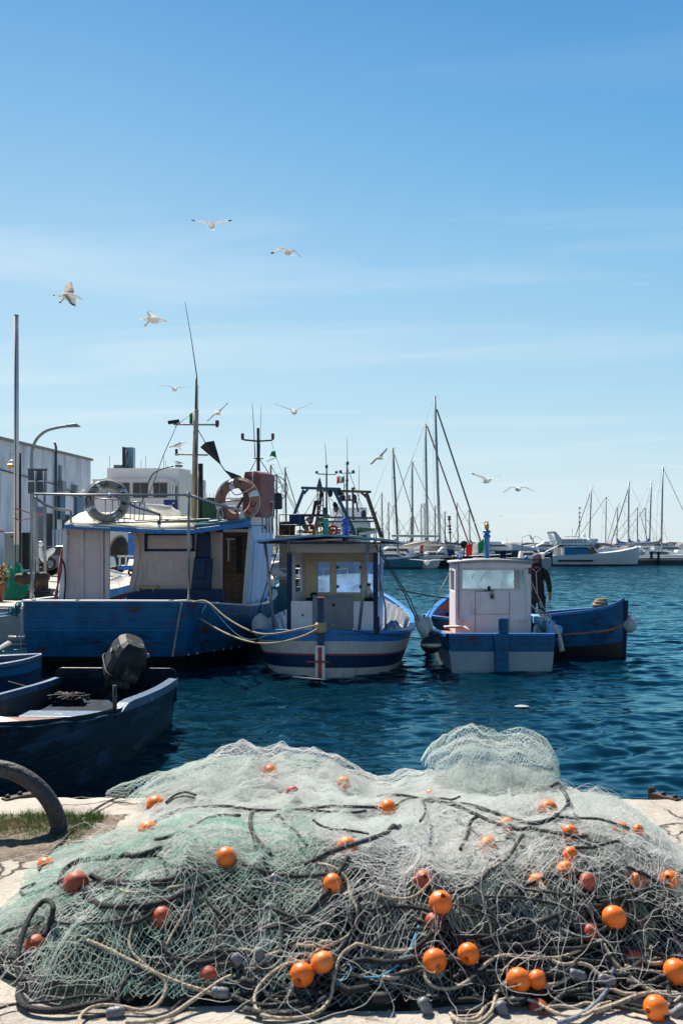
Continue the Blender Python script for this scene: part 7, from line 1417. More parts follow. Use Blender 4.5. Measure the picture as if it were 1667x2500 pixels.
def netcore_mat():
    m = bpy.data.materials.new('packed_net'); m.use_nodes = True; t = m.node_tree; b = t.nodes['Principled BSDF']; N = t.nodes.new; L = t.links.new
    b.inputs['Roughness'].default_value = .85; b.inputs['Specular IOR Level'].default_value = .2; tc = N('ShaderNodeTexCoord')
    def noise(s, d=8, dist=0.0, loc=(0, 0, 0)):
        mp = N('ShaderNodeMapping'); mp.inputs['Location'].default_value = loc; L(tc.outputs['Object'], mp.inputs[0]); n = N('ShaderNodeTexNoise'); n.inputs['Scale'].default_value = s; n.inputs['Detail'].default_value = d; n.inputs['Roughness'].default_value = .65; n.inputs['Distortion'].default_value = dist; L(mp.outputs[0], n.inputs['Vector']); return n.outputs[0]
    r = N('ShaderNodeValToRGB'); L(noise(2.2, 6, .8), r.inputs[0]); e = r.color_ramp.elements; e[0].position = .36; e[0].color = (.42, .52, .47, 1); e[1].position = .62; e[1].color = (.88, .92, .87, 1); q = e.new(.46); q.color = (.74, .81, .75, 1)
    mr = N('ShaderNodeMapRange'); L(noise(38, 8, 1.5, (2, 1, 0)), mr.inputs[0]); mr.inputs[1].default_value = .60; mr.inputs[2].default_value = .70
    mx = N('ShaderNodeMix'); mx.data_type = 'RGBA'; L(mr.outputs[0], mx.inputs[0]); 
    sx = N('ShaderNodeSeparateXYZ'); L(tc.outputs['Object'], sx.inputs[0])   # front shade painted into the colour: near-black green along the front, pale on top
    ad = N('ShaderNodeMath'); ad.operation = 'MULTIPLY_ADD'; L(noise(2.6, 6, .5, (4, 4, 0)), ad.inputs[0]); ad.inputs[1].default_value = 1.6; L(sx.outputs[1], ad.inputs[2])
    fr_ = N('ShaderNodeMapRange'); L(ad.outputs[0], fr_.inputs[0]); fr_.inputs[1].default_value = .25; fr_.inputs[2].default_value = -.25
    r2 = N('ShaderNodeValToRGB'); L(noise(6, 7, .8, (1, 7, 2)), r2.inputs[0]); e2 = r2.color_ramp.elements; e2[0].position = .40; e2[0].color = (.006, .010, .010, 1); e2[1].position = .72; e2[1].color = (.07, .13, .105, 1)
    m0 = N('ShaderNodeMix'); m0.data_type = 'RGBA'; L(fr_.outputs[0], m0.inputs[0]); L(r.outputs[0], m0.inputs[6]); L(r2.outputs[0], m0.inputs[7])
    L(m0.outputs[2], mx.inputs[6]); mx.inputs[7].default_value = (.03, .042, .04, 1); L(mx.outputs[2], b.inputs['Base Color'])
    bp = N('ShaderNodeBump'); bp.inputs['Strength'].default_value = 1; bp.inputs['Distance'].default_value = .05; L(noise(55, 8, 2.0), bp.inputs['Height']); L(bp.outputs[0], b.inputs['Normal']); return m
gx = np.linspace(-1.7, 1.85, 300); gy = np.linspace(3.35, 6.75, 300); GX, GY = np.meshgrid(gx, gy)
GH = Hn(GX, GY); GZ = GH * .93 - .03 + .03 * fbm(GX * 9, GY * 9, 55, 4, .6) * sst(.02, .12, GH)
GZ = np.where(GY > 6.36, np.minimum(GZ, .25 - (GY - 6.36) * .9), GZ)
keep = GH > .012; fq = gridfaces(300, 300); fq = fq[keep.ravel()[fq].all(1)]
Vc = np.stack([GX, GY, GZ + QZ], -1).reshape(-1, 3) - np.array([0, 5, QZ])
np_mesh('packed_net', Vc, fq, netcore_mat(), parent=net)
def thread_mat(name, col, tr=.6):
    return mat(name, col, .45, var=.12, vs=3, trans=tr, spec=.6)
TH = [thread_mat('pale_mint_thread', (.82, .90, .85)), thread_mat('whitish_thread', (.96, .97, .94)), thread_mat('sea_green_thread', (.50, .72, .63))]
def tubes_np(A, B, r, name, m, parent, off=np.array([0, 5, QZ])):     # triangular prisms from A to B
    d = B - A; ln = np.linalg.norm(d, axis=1); ok = (ln > 1e-5) & (ln < .2); A, B, d = A[ok], B[ok], d[ok] / ln[ok][:, None]
    up = np.where(np.abs(d[:, 2:3]) > .9, np.array([[1., 0, 0]]), np.array([[0, 0, 1.]])); x = np.cross(d, up); x /= np.linalg.norm(x, axis=1)[:, None]; y = np.cross(x, d)
    rr = r if np.ndim(r) == 0 else r[ok][:, None]
    V = np.concatenate([P_ + (x * math.cos(a) + y * math.sin(a)) * rr for P_ in (A, B) for a in (0.5, 2.594, 4.689)], 0) - off; n = len(A); i = np.arange(n)
    Fq = np.concatenate([np.stack([i + j * n, i + ((j + 1) % 3) * n, i + (3 + (j + 1) % 3) * n, i + (3 + j) * n], 1) for j in range(3)], 0)
    return np_mesh(name, V, Fq, m, True, parent)
def sheet(seed, x0, x1, y0, y1, nx, ny, offz, amp, warp, m, r=.00085, hfun=None, freq=1.0, cut=.03):
    rg = np.random.RandomState(seed); j, i = np.meshgrid(np.arange(ny), np.arange(nx), indexing='ij')
    U = x0 + (x1 - x0) * (i + .5 * (j % 2)) / nx; Vv = y0 + (y1 - y0) * j / ny
    f = freq
    X = U + warp * fbm(U * 1.6 * f, Vv * 1.6 * f, seed, 4, .55) + rg.randn(*U.shape) * .0028; Y = Vv + warp * fbm(U * 1.7 * f + 5, Vv * 1.5 * f, seed + 3, 4, .55) + rg.randn(*U.shape) * .0028
    H = (hfun or Hn)(X, Y); Z = H + offz + amp * (.55 * fbm(U * 3.3 * f, Vv * 3.3 * f, seed + 9, 3) + .45 * fbm(U * 11, Vv * 11, seed + 12, 3)) * sst(.01, .12, H) + rg.randn(*U.shape) * .002
    Z = np.maximum(Z, .006); Z = np.where(Y > 6.45, np.minimum(Z, Z - (Y - 6.45) * .3), Z)
    Pn = np.stack([X, Y, Z + QZ], -1); okn = H > cut * (1 + .8 * fbm(U * 3, Vv * 3, seed + 30, 3))
    A_, B_ = [], []
    a = Pn[:-1]; okA = okn[:-1]
    odd = (j[:-1] % 2 == 1)
    b1 = Pn[1:]; o1 = okn[1:]; A_.append(a[okA & o1]); B_.append(b1[okA & o1])
    nb = np.where(odd, np.minimum(i[:-1] + 1, nx - 1), np.maximum(i[:-1] - 1, 0)); jj = j[1:]
    b2 = Pn[jj, nb]; o2 = okn[jj, nb]; A_.append(a[okA & o2]); B_.append(b2[okA & o2])
    return np.concatenate(A_), np.concatenate(B_)
for k, (nx, ny, oz, am, wp, mm, r_, ymin) in enumerate(((116, 224, .002, .04, .24, 1, .0008, 0), (110, 210, .008, .05, .36, 1, .0007, 3.3), (118, 230, .010, .040, .28, 0, .0007, 4.35), (92, 180, .018, .05, .36, 1, .0007, 4.3))):
    A_, B_ = sheet(100 + k * 7, -1.75, 1.9, 3.30, 6.75, nx, ny, oz, am, wp, None, cut=.02 + .01 * k)
    mk = (k != 1) | (fbm(A_[:, 0] * 1.5 + 3, A_[:, 1] * 1.5, 88, 3) > -.1)
    mk &= A_[:, 1] > ymin + .5 * fbm(A_[:, 0] * 1.3, A_[:, 1] * 1.3, 61 + k, 3)
    tubes_np(A_[mk], B_[mk], r_, 'net_layer', TH[mm], net)
# veil of very fine mesh bundled over the top of the heap
def veil_mat():
    m = bpy.data.materials.new('fine_mesh_veil'); m.use_nodes = True; t = m.node_tree; t.nodes.clear(); N = t.nodes.new; L = t.links.new
    o = N('ShaderNodeOutputMaterial'); tr = N('ShaderNodeBsdfTransparent'); d = N('ShaderNodeBsdfDiffuse'); d.inputs[0].default_value = (.95, .97, .95, 1); tl = N('ShaderNodeBsdfTranslucent'); tl.inputs[0].default_value = (.86, .92, .88, 1)
    ms = N('ShaderNodeMixShader'); ms.inputs[0].default_value = .12; L(d.outputs[0], ms.inputs[1]); L(tl.outputs[0], ms.inputs[2])
    tc = N('ShaderNodeTexCoord')
    def noise(sc, dt, ds, st=(1, 1, 1)):
        mp = N('ShaderNodeMapping'); mp.inputs['Scale'].default_value = st; L(tc.outputs['Object'], mp.inputs[0]); n = N('ShaderNodeTexNoise'); n.inputs['Scale'].default_value = sc; n.inputs['Detail'].default_value = dt; n.inputs['Distortion'].default_value = ds; L(mp.outputs[0], n.inputs['Vector']); return n.outputs[0]
    vo = N('ShaderNodeTexVoronoi'); vo.feature = 'DISTANCE_TO_EDGE'; vo.inputs['Scale'].default_value = 75; L(tc.outputs['Object'], vo.inputs['Vector'])
    ln = N('ShaderNodeMapRange'); L(vo.outputs['Distance'], ln.inputs[0]); ln.inputs[1].default_value = .10; ln.inputs[2].default_value = .04
    cov = N('ShaderNodeMapRange'); L(noise(2.6, 6, .8), cov.inputs[0]); cov.inputs[1].default_value = .30; cov.inputs[2].default_value = .50; cov.inputs[3].default_value = .35
    fine = N('ShaderNodeMapRange'); L(noise(60, 6, 1.2, (1, .6, 1)), fine.inputs[0]); fine.inputs[1].default_value = .36; fine.inputs[2].default_value = .52; fine.inputs[3].default_value = .35
    a = N('ShaderNodeMath'); a.operation = 'MAXIMUM'; L(fine.outputs[0], a.inputs[0]); L(ln.outputs[0], a.inputs[1])
    f = N('ShaderNodeMath'); f.operation = 'MULTIPLY'; L(a.outputs[0], f.inputs[0]); L(cov.outputs[0], f.inputs[1])
    at = N('ShaderNodeAttribute'); at.attribute_name = 'density'
    f2 = N('ShaderNodeMath'); f2.operation = 'MULTIPLY'; L(f.outputs[0], f2.inputs[0]); L(at.outputs['Fac'], f2.inputs[1])
    mx = N('ShaderNodeMixShader'); L(f2.outputs[0], mx.inputs[0]); L(tr.outputs[0], mx.inputs[1]); L(ms.outputs[0], mx.inputs[2]); L(mx.outputs[0], o.inputs[0]); return m
VM = veil_mat()
def veil(off, seed, dens, ylo):
    x = np.linspace(-1.7, 1.85, 260); y = np.linspace(3.6, 6.7, 240); VX, VY = np.meshgrid(x, y); h = Hn(VX, VY)
    z = h + off + .018 * fbm(VX * 7, VY * 7, seed, 4, .6) * sst(.02, .1, h); d = dens * sst(ylo, ylo + .55, VY + .35 * fbm(VX * 1.6, VY * 1.6, seed + 4, 3)) * sst(.02, .10, h) * (1 - .75 * sst(6.2, 6.55, VY))
    fq_ = gridfaces(240, 260); kp = (d > .01).ravel(); fq_ = fq_[kp[fq_].any(1)]; V_ = np.stack([VX, VY, z + QZ], -1).reshape(-1, 3) - np.array([0, 5, QZ])
    o = np_mesh('net_veil', V_, fq_, VM, True, net); at = o.data.attributes.new('density', 'FLOAT', 'POINT'); at.data.foreach_set('value', d.ravel().astype(np.float32))
veil(.030, 91, 1.0, 4.05); veil(.008, 71, 1.0, 3.95)
# greener layer at the left front
A_, B_ = sheet(311, -1.75, -.1, 3.3, 5.1, 62, 118, .018, .035, .15, None); tubes_np(A_, B_, .001, 'net_layer', TH[2], net)
# billowing loose folds standing up along the quay edge
def dome(cx_, cy_, sx_, sy_, hh, pw=1.0):
    def f(X, Y):
        q = np.abs((X - cx_) / sx_) ** (4 if cx_ > .8 else 2.4) + ((Y - cy_) / sy_) ** 2; return np.maximum(Hn(X, np.minimum(Y, 6.3)), 0) * 1.0 + hh * np.maximum(1 - q, 0) ** .5 * (.82 + .5 * fbm(X * 3.2, Y * 3.2, int(cx_ * 10) + 50, 3))
    return f
for k, (cx_, cy_, sx_, sy_, hh, nx, ny) in enumerate(((.93, 6.24, .46, .36, .25, 36, 46), (.93, 6.2, .42, .36, .19, 36, 46), (.96, 6.14, .40, .38, .13, 44, 56), (-.55, 6.27, .74, .36, .16, 54, 48), (-.66, 6.2, .68, .40, .10, 56, 60), (-.45, 6.12, .70, .40, .05, 66, 66), (-1.2, 6.28, .30, .26, .10, 18, 26), (.2, 6.2, .42, .38, .035, 50, 60))):
    A_, B_ = sheet(500 + k * 5, cx_ - sx_, cx_ + sx_, cy_ - sy_, cy_ + sy_, nx, ny, .012, .03, .10, None, hfun=dome(cx_, cy_, sx_, sy_, hh), freq=1.6, cut=-.1)
    mask = (((A_[:, 0] - cx_) / sx_) ** 2 + ((A_[:, 1] - cy_) / sy_) ** 2 < .98) & (((B_[:, 0] - cx_) / sx_) ** 2 + ((B_[:, 1] - cy_) / sy_) ** 2 < .98); tubes_np(A_[mask], B_[mask], .0009, 'net_fold', TH[1 if k % 2 else 0], net)
# stray threads
rg = np.random.RandomState(77); As, Bs = [], []
for k in range(560):
    x = -1.5 + 3.2 * rg.rand(); y = 3.5 + (rg.rand() ** 1.7) * 2.6; a = rg.rand() * 6.28; st_ = .02; cur = rg.randn() * .25; n_ = rg.randint(6, 26); pts = []
    lift = .03 + .03 * rg.rand()
    for q in range(n_): pts.append((x, y, lift * math.sin(math.pi * q / n_) + .012)); a += cur + rg.randn() * .25; x += st_ * math.cos(a); y += st_ * math.sin(a)
    pts = np.array(pts); pts[:, 2] += QZ + Hn(pts[:, 0], pts[:, 1]); As.append(pts[:-1]); Bs.append(pts[1:])
setp(tubes_np(np.concatenate(As), np.concatenate(Bs), .0008, 'loose_thread', TH[1], net), kind='stuff')
# ---- ropes traced over the heap; crop helpers give picture coordinates
def c1(p): return (p[0] / 2.8, 1780 + p[1] / 2.8)
def c2(p): return (500 + p[0] / 2.8, 1780 + p[1] / 2.8)
def c3(p): return (1000 + p[0] / 2.351, 1780 + p[1] / 2.351)
def c4(p): return (p[0] / 2.8, 2100 + p[1] / 2.8)
def c5(p): return (500 + p[0] / 2.8, 2100 + p[1] / 2.8)
def c6(p): return (1000 + p[0] / 2.351, 2100 + p[1] / 2.351)
def braid(name, c_a, c_b, sc=150):
    m = mat(name, c_a, .85, var=.2, vs=sc, wear=[(c_b, sc * .8, .52, .1)], bump=.6, bs=sc); return m
RK = braid('black_flecked_rope', (.018, .019, .02), (.20, .20, .19)); RT = braid('tan_sunbleached_rope', (.50, .41, .30), (.16, .13, .10)); RD = braid('plain_black_rope', (.014, .015, .018), (.05, .05, .05)); RB2 = mat('turquoise_twine', (.04, .32, .5), .7)
CC = {1: c1, 2: c2, 3: c3, 4: c4, 5: c5, 6: c6}
GR = 'ropes of the fishing net'
def nrope(label, ci, pts, r, m, lift=.012, wob=.012, cat='rope', arch=None):
    r = r * (.95 if m is not RT else .78); lift = max(lift, .02); q = [Q(*CC[ci](p), lift=lift) for p in pts]
    if arch:
        for i, h in arch.items(): d = (camo.location - q[i]).normalized(); q[i] = q[i] + d * h
    s = spl(q, 9)
    # smooth and keep above the heap
    for _ in range(2): s = [s[0]] + [(s[i - 1] + s[i] * 2 + s[i + 1]) / 4 for i in range(1, len(s) - 1)] + [s[-1]]
    xy = np.array([(v.x, v.y) for v in s]); hh = Hn(xy[:, 0], xy[:, 1])
    s = [Vector((v.x, v.y, max(v.z, QZ + h_ + r * .9))) for v, h_ in zip(s, hh)]
    b = MB(); b.tube(s, r, 8); o = b.build('net_rope', m); setp(o, label, cat, GR); return o
nrope('black rope running up the left slope of the net past the leftmost orange float', 1, [(275, 970), (290, 900), (360, 830), (450, 740), (560, 620), (680, 530), (800, 470), (900, 450)], .0075, RK)
nrope('black flecked rope from the upper left float to the top of the net', 1, [(1060, 640), (1130, 590), (1280, 545), (1450, 525), (1580, 530)], .0085, RK)
nrope('short looped rope leaving the highest left float', 1, [(1135, 500), (1200, 450), (1270, 430), (1340, 450)], .007, RK)
nrope('second strand of the short loop at the highest left float', 1, [(1140, 510), (1190, 475), (1260, 458), (1330, 470)], .006, RK)
nrope('rope from the left float pair curving to the middle of the net', 1, [(1060, 755), (1160, 735), (1290, 680), (1400, 620), (1500, 590), (1640, 590)], .0085, RK)
nrope('thick dark rope curve left of centre under the float pair', 1, [(410, 1050), (430, 980), (520, 910), (700, 880), (900, 870), (1020, 840), (1110, 810)], .012, RK)
nrope('dark rope from the shadowed float sweeping right along the left shoulder', 1, [(620, 1000), (700, 1030), (830, 1045), (1000, 1050), (1170, 1030), (1300, 1000)], .012, RK)
nrope('lower parallel dark rope on the left shoulder', 1, [(700, 1040), (850, 1062), (1000, 1065), (1160, 1055), (1320, 1030)], .009, RK)
nrope('speckled rope bight pointing to the left rim of the heap', 1, [(440, 1030), (330, 1080), (210, 1125), (165, 1140), (150, 1100), (240, 1060)], .009, RK)
nrope('pale rope lying across the left shoulder below the dark ropes', 1, [(790, 1070), (860, 1110), (980, 1115), (1120, 1090), (1240, 1070)], .006, RT)
nrope('heavy black rope hanging in a bow under the shadowed float', 4, [(580, 200), (610, 260), (680, 305), (820, 320), (980, 315), (1150, 280), (1280, 215), (1380, 180)], .013, RD)
nrope('big black rope loop standing at the left corner of the net', 4, [(300, 520), (340, 440), (365, 340), (350, 285), (300, 280), (230, 350), (170, 470), (130, 620), (125, 760), (170, 830)], .011, RD, lift=.03, arch={2: .08, 3: .12, 4: .12, 5: .1, 6: .08, 7: .06})
nrope('black rope lying on the stones in front of the left corner', 4, [(170, 830), (130, 900), (150, 980), (230, 1020), (400, 1030), (560, 1000), (760, 960)], .013, RD)
nrope('black strand from the lower left float to the left edge', 4, [(0, 510), (60, 480), (160, 455), (280, 430)], .008, RD)
nrope('second black strand at the left edge below the first', 4, [(-20, 650), (60, 665), (150, 668), (200, 650)], .010, RD)
nrope('greyish strand at the left edge behind the big loop', 4, [(-20, 630), (50, 590), (120, 520), (180, 480), (320, 430)], .006, RT)
nrope('tan leadline running diagonally down the left front of the net', 4, [(600, 550), (720, 600), (860, 670), (1000, 740), (1150, 810), (1300, 865), (1450, 910)], .0095, RT)
nrope('second tan strand joining the diagonal leadline', 4, [(930, 350), (900, 480), (885, 580), (930, 660), (1040, 750), (1120, 820), (1140, 890)], .006, RT)
nrope('long tan rope curling on the stones at the bottom left', 4, [(560, 1140), (545, 1080), (600, 1020), (700, 990), (830, 1000), (960, 1025), (1060, 1000), (1120, 930), (1140, 870)], .008, RT)
nrope('tan rope from the bottom stones up to the centre left floats', 4, [(860, 1110), (1000, 1105), (1160, 1060), (1300, 970), (1400, 900), (1500, 830), (1580, 790)], .009, RT)
nrope('dark rope under the tan strands at the front centre left', 4, [(1100, 560), (1150, 640), (1250, 690), (1370, 700), (1480, 680), (1560, 620)], .010, RD)
nrope('tan forked strand beside the small pinkish float', 4, [(1140, 580), (1180, 500), (1240, 400), (1300, 290)], .006, RT)
nrope('long black rope across the crest of the net', 2, [(0, 535), (140, 525), (320, 550), (500, 555), (700, 548), (850, 528), (1000, 530), (1180, 535)], .0085, RK)
nrope('black rope double strand under the crest rope', 2, [(720, 558), (860, 565), (1000, 570), (1100, 560)], .0075, RK)
nrope('black hooked rope at the left centre of the crest', 2, [(380, 555), (320, 575), (310, 640), (330, 720), (390, 790), (450, 860)], .0095, RK)
nrope('dark rope dropping from the crest beside the hooked rope', 2, [(450, 610), (540, 640), (610, 690), (660, 750), (700, 800)], .0075, RK)
nrope('dark rope short diagonal in the middle of the crest', 2, [(740, 620), (800, 665), (880, 685), (1000, 695), (1120, 715)], .006, RK)
nrope('heavy speckled rope rising past the central float', 2, [(690, 925), (800, 870), (900, 825), (1020, 785), (1150, 745), (1240, 710), (1330, 665)], .011, RK)
nrope('curved loop of black rope right of the crest float', 2, [(1310, 520), (1380, 480), (1450, 470), (1495, 500), (1505, 570), (1470, 630)], .0065, RK)
nrope('black rope passing over the crest float to the right', 2, [(1180, 460), (1300, 450), (1420, 462), (1520, 490), (1600, 500)], .008, RK)
nrope('dark rope across the middle of the net above the front face', 2, [(230, 900), (340, 955), (470, 990), (640, 1005), (800, 995), (900, 985)], .010, RK)
nrope('tan cord arching around the central front float', 2, [(780, 920), (860, 935), (930, 980), (975, 1050), (990, 1130), (1000, 1176)], .006, RT)
nrope('tan cord S curve from the central float down the front face', 5, [(830, 30), (920, 75), (980, 150), (995, 240), (1040, 330), (1040, 430), (990, 510), (880, 570), (780, 610), (710, 670)], .0075, RT)
nrope('dark strand doubling the tan S curve', 5, [(1010, 190), (1050, 310), (1030, 440), (960, 560), (900, 650), (885, 760)], .007, RD)
nrope('large tan loop on the stones below the two bright floats', 5, [(700, 690), (560, 710), (440, 790), (360, 880), (340, 980), (380, 1050), (500, 1080), (660, 1075), (790, 1030), (860, 930), (885, 800), (930, 650), (1040, 570)], .0085, RT)
nrope('grey twisted rope inside the large tan loop', 5, [(190, 930), (280, 970), (400, 995), (560, 985), (700, 960)], .010, RK)
nrope('second grey twisted rope inside the large tan loop', 5, [(270, 1015), (400, 1050), (560, 1050), (700, 1020), (830, 940)], .011, RK)
nrope('tan line from the loop to the right hand front floats', 5, [(1040, 570), (1150, 600), (1300, 625), (1420, 610), (1500, 560), (1560, 480)], .0085, RT)
nrope('dark rope beside the tan line at the front centre right', 5, [(960, 720), (1080, 680), (1250, 700), (1400, 680), (1540, 640)], .012, RD)
nrope('pale cord hanging in a bow right of the centre', 5, [(1130, 205), (1240, 250), (1360, 265), (1450, 235), (1530, 160), (1570, 110)], .006, RT)
nrope('turquoise twine crossing the dark front of the net', 5, [(1090, 800), (1200, 795), (1300, 730), (1380, 640), (1420, 560), (1460, 450)], .004, RB2)
nrope('short turquoise twine near the front centre', 5, [(900, 860), (960, 790), (1010, 720)], .004, RB2)
nrope('thick dark coil end lying at the front centre', 5, [(920, 860), (980, 890), (1060, 880), (1120, 870)], .014, RD)
nrope('black double rope across the upper right of the net', 3, [(100, 405), (230, 430), (360, 480), (500, 545), (620, 575), (700, 565)], .010, RK)
nrope('long black rope curve sweeping up to the right tuft', 3, [(230, 425), (360, 440), (480, 480), (600, 520), (720, 540), (830, 505), (895, 450), (905, 400), (870, 345), (810, 325)], .0105, RK)
nrope('forked black rope ends at the foot of the right tuft', 3, [(100, 400), (190, 398), (240, 405), (290, 385)], .006, RK)
nrope('black rope running from the right tuft to the right rim', 3, [(860, 505), (960, 512), (1080, 515), (1180, 545), (1260, 570)], .0065, RK)
nrope('black rope joining the two right hand floats', 3, [(700, 570), (800, 588), (880, 600), (960, 620), (1020, 612)], .009, RK)
nrope('speckled rope wandering right below the small float', 3, [(950, 680), (1050, 678), (1130, 655), (1200, 640)], .007, RK)
nrope('black rope diagonal down the right half of the net', 3, [(650, 600), (600, 680), (560, 740), (480, 790), (420, 850), (350, 910), (230, 940)], .008, RK)
nrope('tan strand beside the black diagonal of the right half', 3, [(640, 620), (580, 720), (500, 775), (440, 825), (390, 880)], .005, RT)
nrope('short speckled rope left in the right half', 3, [(390, 500), (350, 530), (330, 610), (290, 690)], .009, RK)
nrope('black rope arc at the right rim of the heap', 3, [(1240, 790), (1340, 830), (1420, 880), (1460, 940), (1465, 1000)], .008, RK)
nrope('black rope from the right rim crossing to the bright float', 6, [(1465, 190), (1400, 235), (1250, 235), (1100, 215), (900, 195), (700, 170), (560, 150)], .0075, RK)
nrope('black rope below the bright float of the right half', 6, [(1100, 265), (980, 265), (880, 300), (760, 350), (640, 395), (520, 435), (420, 460)], .010, RD)
nrope('second black rope right of the bright float', 6, [(1450, 200), (1420, 280), (1320, 360), (1230, 320)], .010, RK)
nrope('dark rope through the leftmost bright pair of the right half', 6, [(170, 280), (140, 370), (100, 450), (0, 530)], .010, RD)
nrope('tan rope sweeping under the right front floats', 6, [(90, 590), (85, 660), (120, 715), (200, 740), (300, 715), (390, 640), (470, 570), (560, 545), (700, 555), (850, 560), (980, 510), (1100, 460)], .0085, RT)
nrope('dark rope doubled with the sweeping tan rope', 6, [(280, 640), (380, 650), (520, 640), (700, 650), (840, 660), (930, 620), (960, 570)], .011, RD)
nrope('tan line from the bright right float down to the corner float', 6, [(1110, 480), (1170, 580), (1250, 660), (1350, 730), (1450, 775), (1550, 770)], .0085, RT)
nrope('black line parallel to the tan line at the right front', 6, [(1130, 560), (1240, 510), (1350, 515), (1440, 545), (1560, 590)], .009, RD)
nrope('bundle of tan strands at the bottom right stones', 6, [(230, 880), (280, 915), (380, 905), (440, 840), (540, 800), (680, 800), (780, 850), (880, 890), (1000, 890), (1090, 830)], .0085, RT)
nrope('tan ropes second strand at the bottom right', 6, [(240, 900), (300, 930), (400, 925), (470, 860), (500, 760), (560, 700)], .0085, RT)
nrope('tan strand looping before the big bright float', 6, [(660, 700), (760, 730), (850, 710), (930, 660), (960, 630)], .007, RT)
nrope('grey blue rope rising at the bottom right', 6, [(850, 935), (960, 900), (1060, 830), (1120, 760), (1150, 690), (1170, 620)], .009, mat('grey_blue_rope', (.16, .19, .25), .8, var=.4, vs=90, bump=.5, bs=120))
nrope('dark strand over the bottom right stones', 6, [(1060, 870), (1200, 820), (1330, 770), (1470, 760), (1580, 775)], .011, RT)
nrope('black vertical strand at the right front', 6, [(1450, 540), (1470, 640), (1480, 740), (1500, 830)], .010, RD)
nrope('rope strand running flat to the right edge below the right rim', 6, [(1230, 605), (1330, 625), (1460, 645), (1540, 630)], .0075, RT)
rgk = random.Random(9)
for k in range(26):
    x = rgk.uniform(100, 1450); y = rgk.uniform(520, 860); n_ = rgk.randint(4, 6); a = rgk.uniform(-.6, .6); pts = []
    for q in range(n_): pts.append((x, min(max(y, 430), 915))); x += 75 * math.cos(a); y += 55 * math.sin(a); a += rgk.uniform(-.8, .8)
    b = MB(); s = spl([Q(*c6(p), lift=.02) for p in pts], 7); b.tube(s, rgk.uniform(.005, .009), 7); b.build('tangled_rope', rgk.choice([RT, RD, RK]), net)
for k in range(10):
    x = rgk.uniform(0, 1300); y = rgk.uniform(560, 900); a = rgk.uniform(-.5, .5); pts = []
    for q in range(5): pts.append((x, min(max(y, 430), 1000))); x += 80 * math.cos(a); y += 60 * math.sin(a); a += rgk.uniform(-.8, .8)
    b = MB(); s = spl([Q(*c5(p), lift=.018) for p in pts], 7); b.tube(s, rgk.uniform(.004, .009), 7); b.build('tangled_rope', rgk.choice([RT, RD, RD, RK]), net)
for k in range(44):      # long dark ropes wandering through the heap
    x = rgk.uniform(180, 1560); y = rgk.uniform(2110, 2440) if k % 3 else rgk.uniform(2230, 2450); a = rgk.uniform(-.5, .5) + (math.pi if rgk.random() < .5 else 0); cv_ = rgk.uniform(-.45, .45); pts = []
    for q in range(rgk.randint(5, 9)): pts.append((x, min(max(y, 2090), 2470))); x += 62 * math.cos(a); y += 36 * math.sin(a); a += cv_ + rgk.uniform(-.35, .35)
    s = spl([Q(p[0], p[1], lift=.018 if k % 4 else .004) for p in pts], 7)
    for _ in range(2): s = [s[0]] + [(s[i - 1] + s[i] * 2 + s[i + 1]) / 4 for i in range(1, len(s) - 1)] + [s[-1]]
    b = MB(); b.tube(s, rgk.uniform(.0045, .009), 7); b.build('tangled_rope', RK if k % 3 else RD, net)
# lead weights
LW = mat('grey_lead_sleeve', (.15, .16, .185), .5, var=.3, vs=30, bump=.3)
for k, (ci, p, ang, lab) in enumerate(((5, (105, 905), 5, 'grey ribbed lead weight at the end of the diagonal tan leadline'), (4, (790, 1040), -10, 'grey weight lying on the stones in the bottom left curl of rope'), (5, (230, 695), 60, 'grey lead weight on the strand right of the dark red front float'), (5, (295, 845), 20, 'dark lead weight above the twisted ropes at front left'), (5, (375, 660), 80, 'lead weight hidden in the mesh left of the two bright floats'), (5, (495, 140), 30, 'grey blue lump in the mesh below the central dark rope'), (6, (90, 840), 60, 'lead weight by the rope bundle at front centre right'), (6, (530, 860), 70, 'grey lead weight standing among the bottom right strands'), (6, (1130, 690), 10, 'small weight beside the grey blue rope'), (6, (960, 660), 15, 'dark blue grey weight right of the big bright float'), (6, (1540, 870), -40, 'large grey weight at the bottom right corner'), (5, (1200, 940), 0, 'black weight on the stones at the front centre'))):
    c = Q(*CC[ci](p), lift=.015); rt = Matrix.Rotation(R(ang), 3, 'Y') @ Matrix.Rotation(R(90), 3, 'Y'); b = MB(); b.lathe([(.006, -.032), (.017, -.028), (.02, -.015), (.018, -.005), (.0205, .004), (.018, .012), (.019, .022), (.008, .032)], c, 12, rt); o = b.build('net_weight', LW if k not in (3, 11) else M['matblack']); setp(o, lab, 'net weight', 'lead weights of the fishing net')
# ---- floats
FO = mat('orange_float_plastic', (.82, .17, .012), .42, var=.12, vs=12, wear=[((.55, .13, .03), 25, .63, .08), ((.75, .42, .25), 18, .70, .06)], bump=.12, bs=60)
FP = mat('sun_faded_float_plastic', (.80, .21, .035), .5, var=.15, vs=9, wear=[((.80, .40, .20), 8, .60, .12), ((.3, .12, .06), 22, .64, .06)], bump=.2, bs=50)
FD = mat('dirty_shaded_red_float_plastic', (.40, .07, .03), .55, var=.25, vs=10, wear=[((.12, .035, .025), 9, .55, .15)], bump=.2)  # dark float colour; the shade inside the heap is painted into it
b = MB()
pf = []
for k in range(17): a = -math.pi / 2 + math.pi * k / 16; pf.append((.0505 * math.cos(a) ** .92 if math.cos(a) > 1e-6 else 0.0, .046 * math.sin(a)))
pf = [(max(r_, .012), z) for r_, z in pf]
b.lathe([(.011, -.02)] + pf + [(.011, .02)], (0, 0, 0), 28, closed=True); proto = b.build('net_float', FO, None); pm = proto.data
off = proto.location.copy()
for v in pm.vertices: v.co += off
